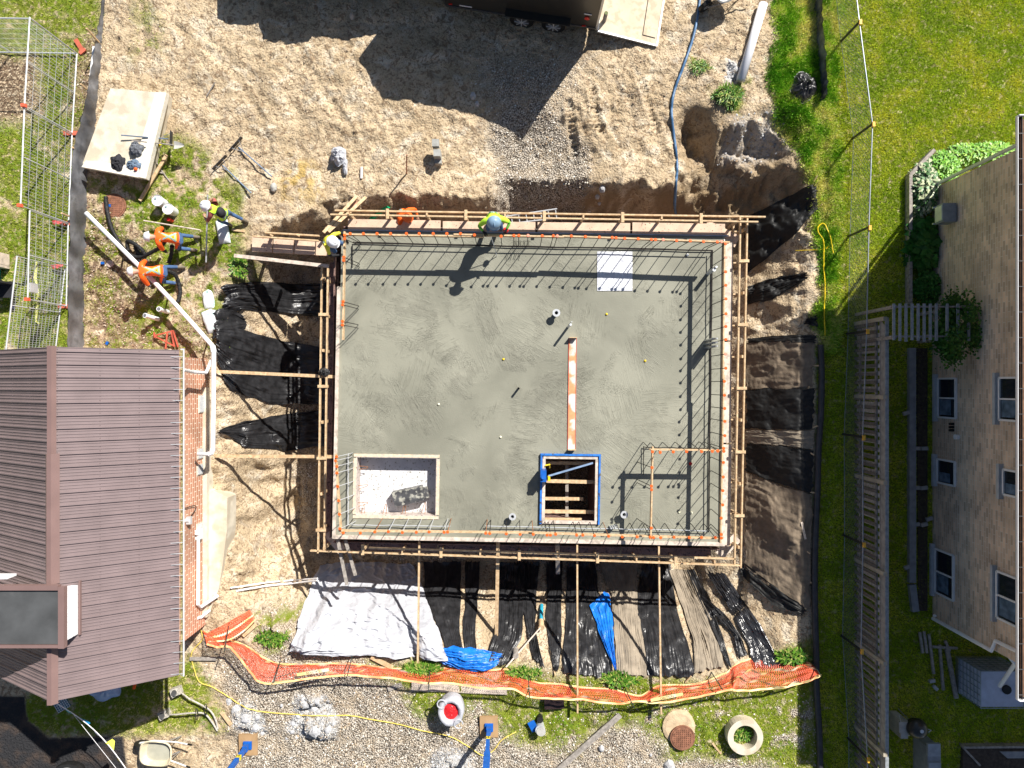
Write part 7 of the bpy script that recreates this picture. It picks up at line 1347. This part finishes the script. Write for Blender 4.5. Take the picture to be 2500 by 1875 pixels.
    if hat:
        hc = L(nk + hdir * .165) + F0; up_ = L(hdir); q = up_.to_track_quat('Z', 'X').to_matrix(); fwd = L(hf); 
        x = fwd; z = up_; y = z.cross(x); Rm = Matrix((x, y, z)).transposed()
        prof = [(.158, .0), (.145, .012), (.133, .03), (.128, .065), (.108, .105), (.065, .13), (0, .138)]
        hh = part('hard_hat', MB().lathe(hc, prof, 26, sx=1.12, R=Rm), hat, body, smooth=True)
        bm = MB().add([hc + Rm @ Vector((.13 + .075 * math.cos(a) * (1 if abs(a) < 1.5 else 0), .115 * math.sin(a), .004)) for a in (-1.4, -.9, -.4, 0, .4, .9, 1.4)] + [hc + Rm @ Vector((.10, .1, .02)), hc + Rm @ Vector((.10, -.1, .02))], [tuple(range(9))]); part('brim', bm, hat, hh)
        part('crown_ridge', MB().tube([hc + Rm @ Vector((.13 * math.cos(a), 0, .142 * math.sin(a))) for a in (.5, .9, 1.3, 1.6, 2.0, 2.4, 2.7)], .011, 6), hat, hh)
    for s_ in (-1, 1):
        c = L(nk + hdir * .172 + hf * .082 + side * s_ * .032) + F0; part('eye', MB().lathe(c, [(0, -.012), (.012, 0), (0, .012)], 8), darkcl, body)
    c = L(nk + hdir * .115 + hf * .082) + F0; part('mouth', MB().box(c, (.012, .045, .01), face), M('lip_tone', (.35, .13, .1), .6), body)
    if backpack: c = L(pel + sp * .6 + Vector((-.16, 0, .05))) + F0; part('backpack', MB().lathe(c + Vector((0, 0, -.12)), [(.06, 0), (.13, .05), (.14, .15), (.12, .24), (0, .28)], 14, sx=.8), darkcl, body, smooth=True)
    return body
tape_c = {'y': yelt}
X_ = [[(.12, -.12), (.9, .12)], [(.12, .12), (.9, -.12)], [(.2, -.15), (.2, .15)]]
def fp(px, py, z=None): g_ = gp(px, py); return Vector((g_.x, g_.y, g_.z if z is None else z))
ov = {'shirt': orange_v, 'sleeve': orange_v, 'fore': darkcl, 'glove': darkcl}
person('person in orange vest and white hard hat bending over the black hose, upper of two', fp(480, 596), math.pi + .05, (.12, 0, .80), (.56, .02, 1.16), ((.62, .30, .55), (.62, -.12, .62)), ((.0, .19, 0), (-.12, -.17, 0)), ov, hatw, (orange_v, True), tape=X_)
person('person in orange vest and blue jeans stooping over the white pipe, lower of two', fp(443, 672), math.pi + .1, (.12, 0, .80), (.58, .02, 1.14), ((.60, .28, .60), (.62, -.30, .55)), ((.0, .26, 0), (-.12, -.20, 0)), {'shirt': orange_v, 'sleeve': orange_v, 'fore': greycl, 'glove': greycl}, hatw, (orange_v, True), tape=X_)
person('person in lime vest and white hard hat striding past with a long rod', fp(582, 545), math.pi - .35, (.02, 0, .93), (.16, 0, 1.42), ((.42, .22, 1.12), (.44, -.10, 1.25)), ((.16, .13, 0), (-.24, -.12, 0)), {'shirt': lime_v, 'sleeve': M('muted_red_sleeve', (.35, .1, .08), .8), 'fore': skinm}, hatw, (lime_v, False), tape=[[(.15, -.15), (.15, .15)], [(.2, -.1), (.9, -.1)], [(.2, .1), (.9, .1)]], backpack=True)
person('person in yellow vest and white hard hat on the side walkway at the slab corner', Vector((-4.98, 3.86, .17)), -.45, (0, 0, .9), (.22, 0, 1.34), ((.46, .22, .85), (.42, -.2, .8)), ((.05, .12, 0), (-.1, -.12, 0)), {'shirt': M('yellow_safety_cloth', (.75, .72, .06), .7), 'sleeve': M('yellow_safety_cloth', (0, 0, 0)), 'fore': darkcl, 'glove': darkcl}, hatw, (M('yellow_safety_cloth', (0, 0, 0)), False), tape=[[(.2, -.1), (.9, -.1)], [(.2, .1), (.9, .1)]])
person('person in orange work clothes crouched in the trench behind the top rail', Vector((-3.2, 4.90, -.92)), -.7, (0, 0, .85), (.26, 0, 1.28), ((.52, .2, 1.0), (.5, -.2, .95)), ((.05, .13, 0), (-.08, -.13, 0)), {'shirt': orange_v, 'sleeve': orange_v, 'fore': orange_v, 'leg': darkcl}, M('orange_hard_hat', (.85, .14, .02), .35), (orange_v, True), tape=[[(.2, -.14), (.2, .14)], [(.2, .05), (.9, .05)]])
person('person in lime green vest and blue hard hat leaning over the top slab edge', Vector((-.50, 4.46, .27)), -math.pi / 2 + .12, (-.02, 0, .93), (.20, 0, 1.42), ((.42, .26, 1.12), (.40, -.26, 1.10)), ((.0, .16, 0), (-.04, -.16, 0)), {'shirt': lime_v, 'sleeve': lime_v, 'fore': M('green_long_sleeve', (.2, .6, .08), .8), 'glove': darkcl}, hatb, (lime_v, True), tape=X_, sc=1.1)
solo('standing_board', MB().box(Vector((-3.18, 4.98, -.95)), (1.6, .5, .05)).box(Vector((-3.8, 4.98, -1.95)), (.1, .4, 1.7)).box(Vector((-2.5, 4.98, -1.95)), (.1, .4, 1.7)), wood_w, 'timber trestle in the trench under the orange worker', 'trestle')
solo('red_pouch', MB().lathe(P(1235, 563, 1.1), [(.05, 0), (.08, .05), (.06, .12), (0, .13)], 10), redm, 'red pouch hanging beside the lime green worker', 'pouch')
solo('tie_reel', MB().tube([P(1196, 572, 1.2), P(1206, 600, .8), P(1213, 625, ZS + .02)], .01, 5), steelp, 'thin rod the lime green worker holds over the slab', 'rod')
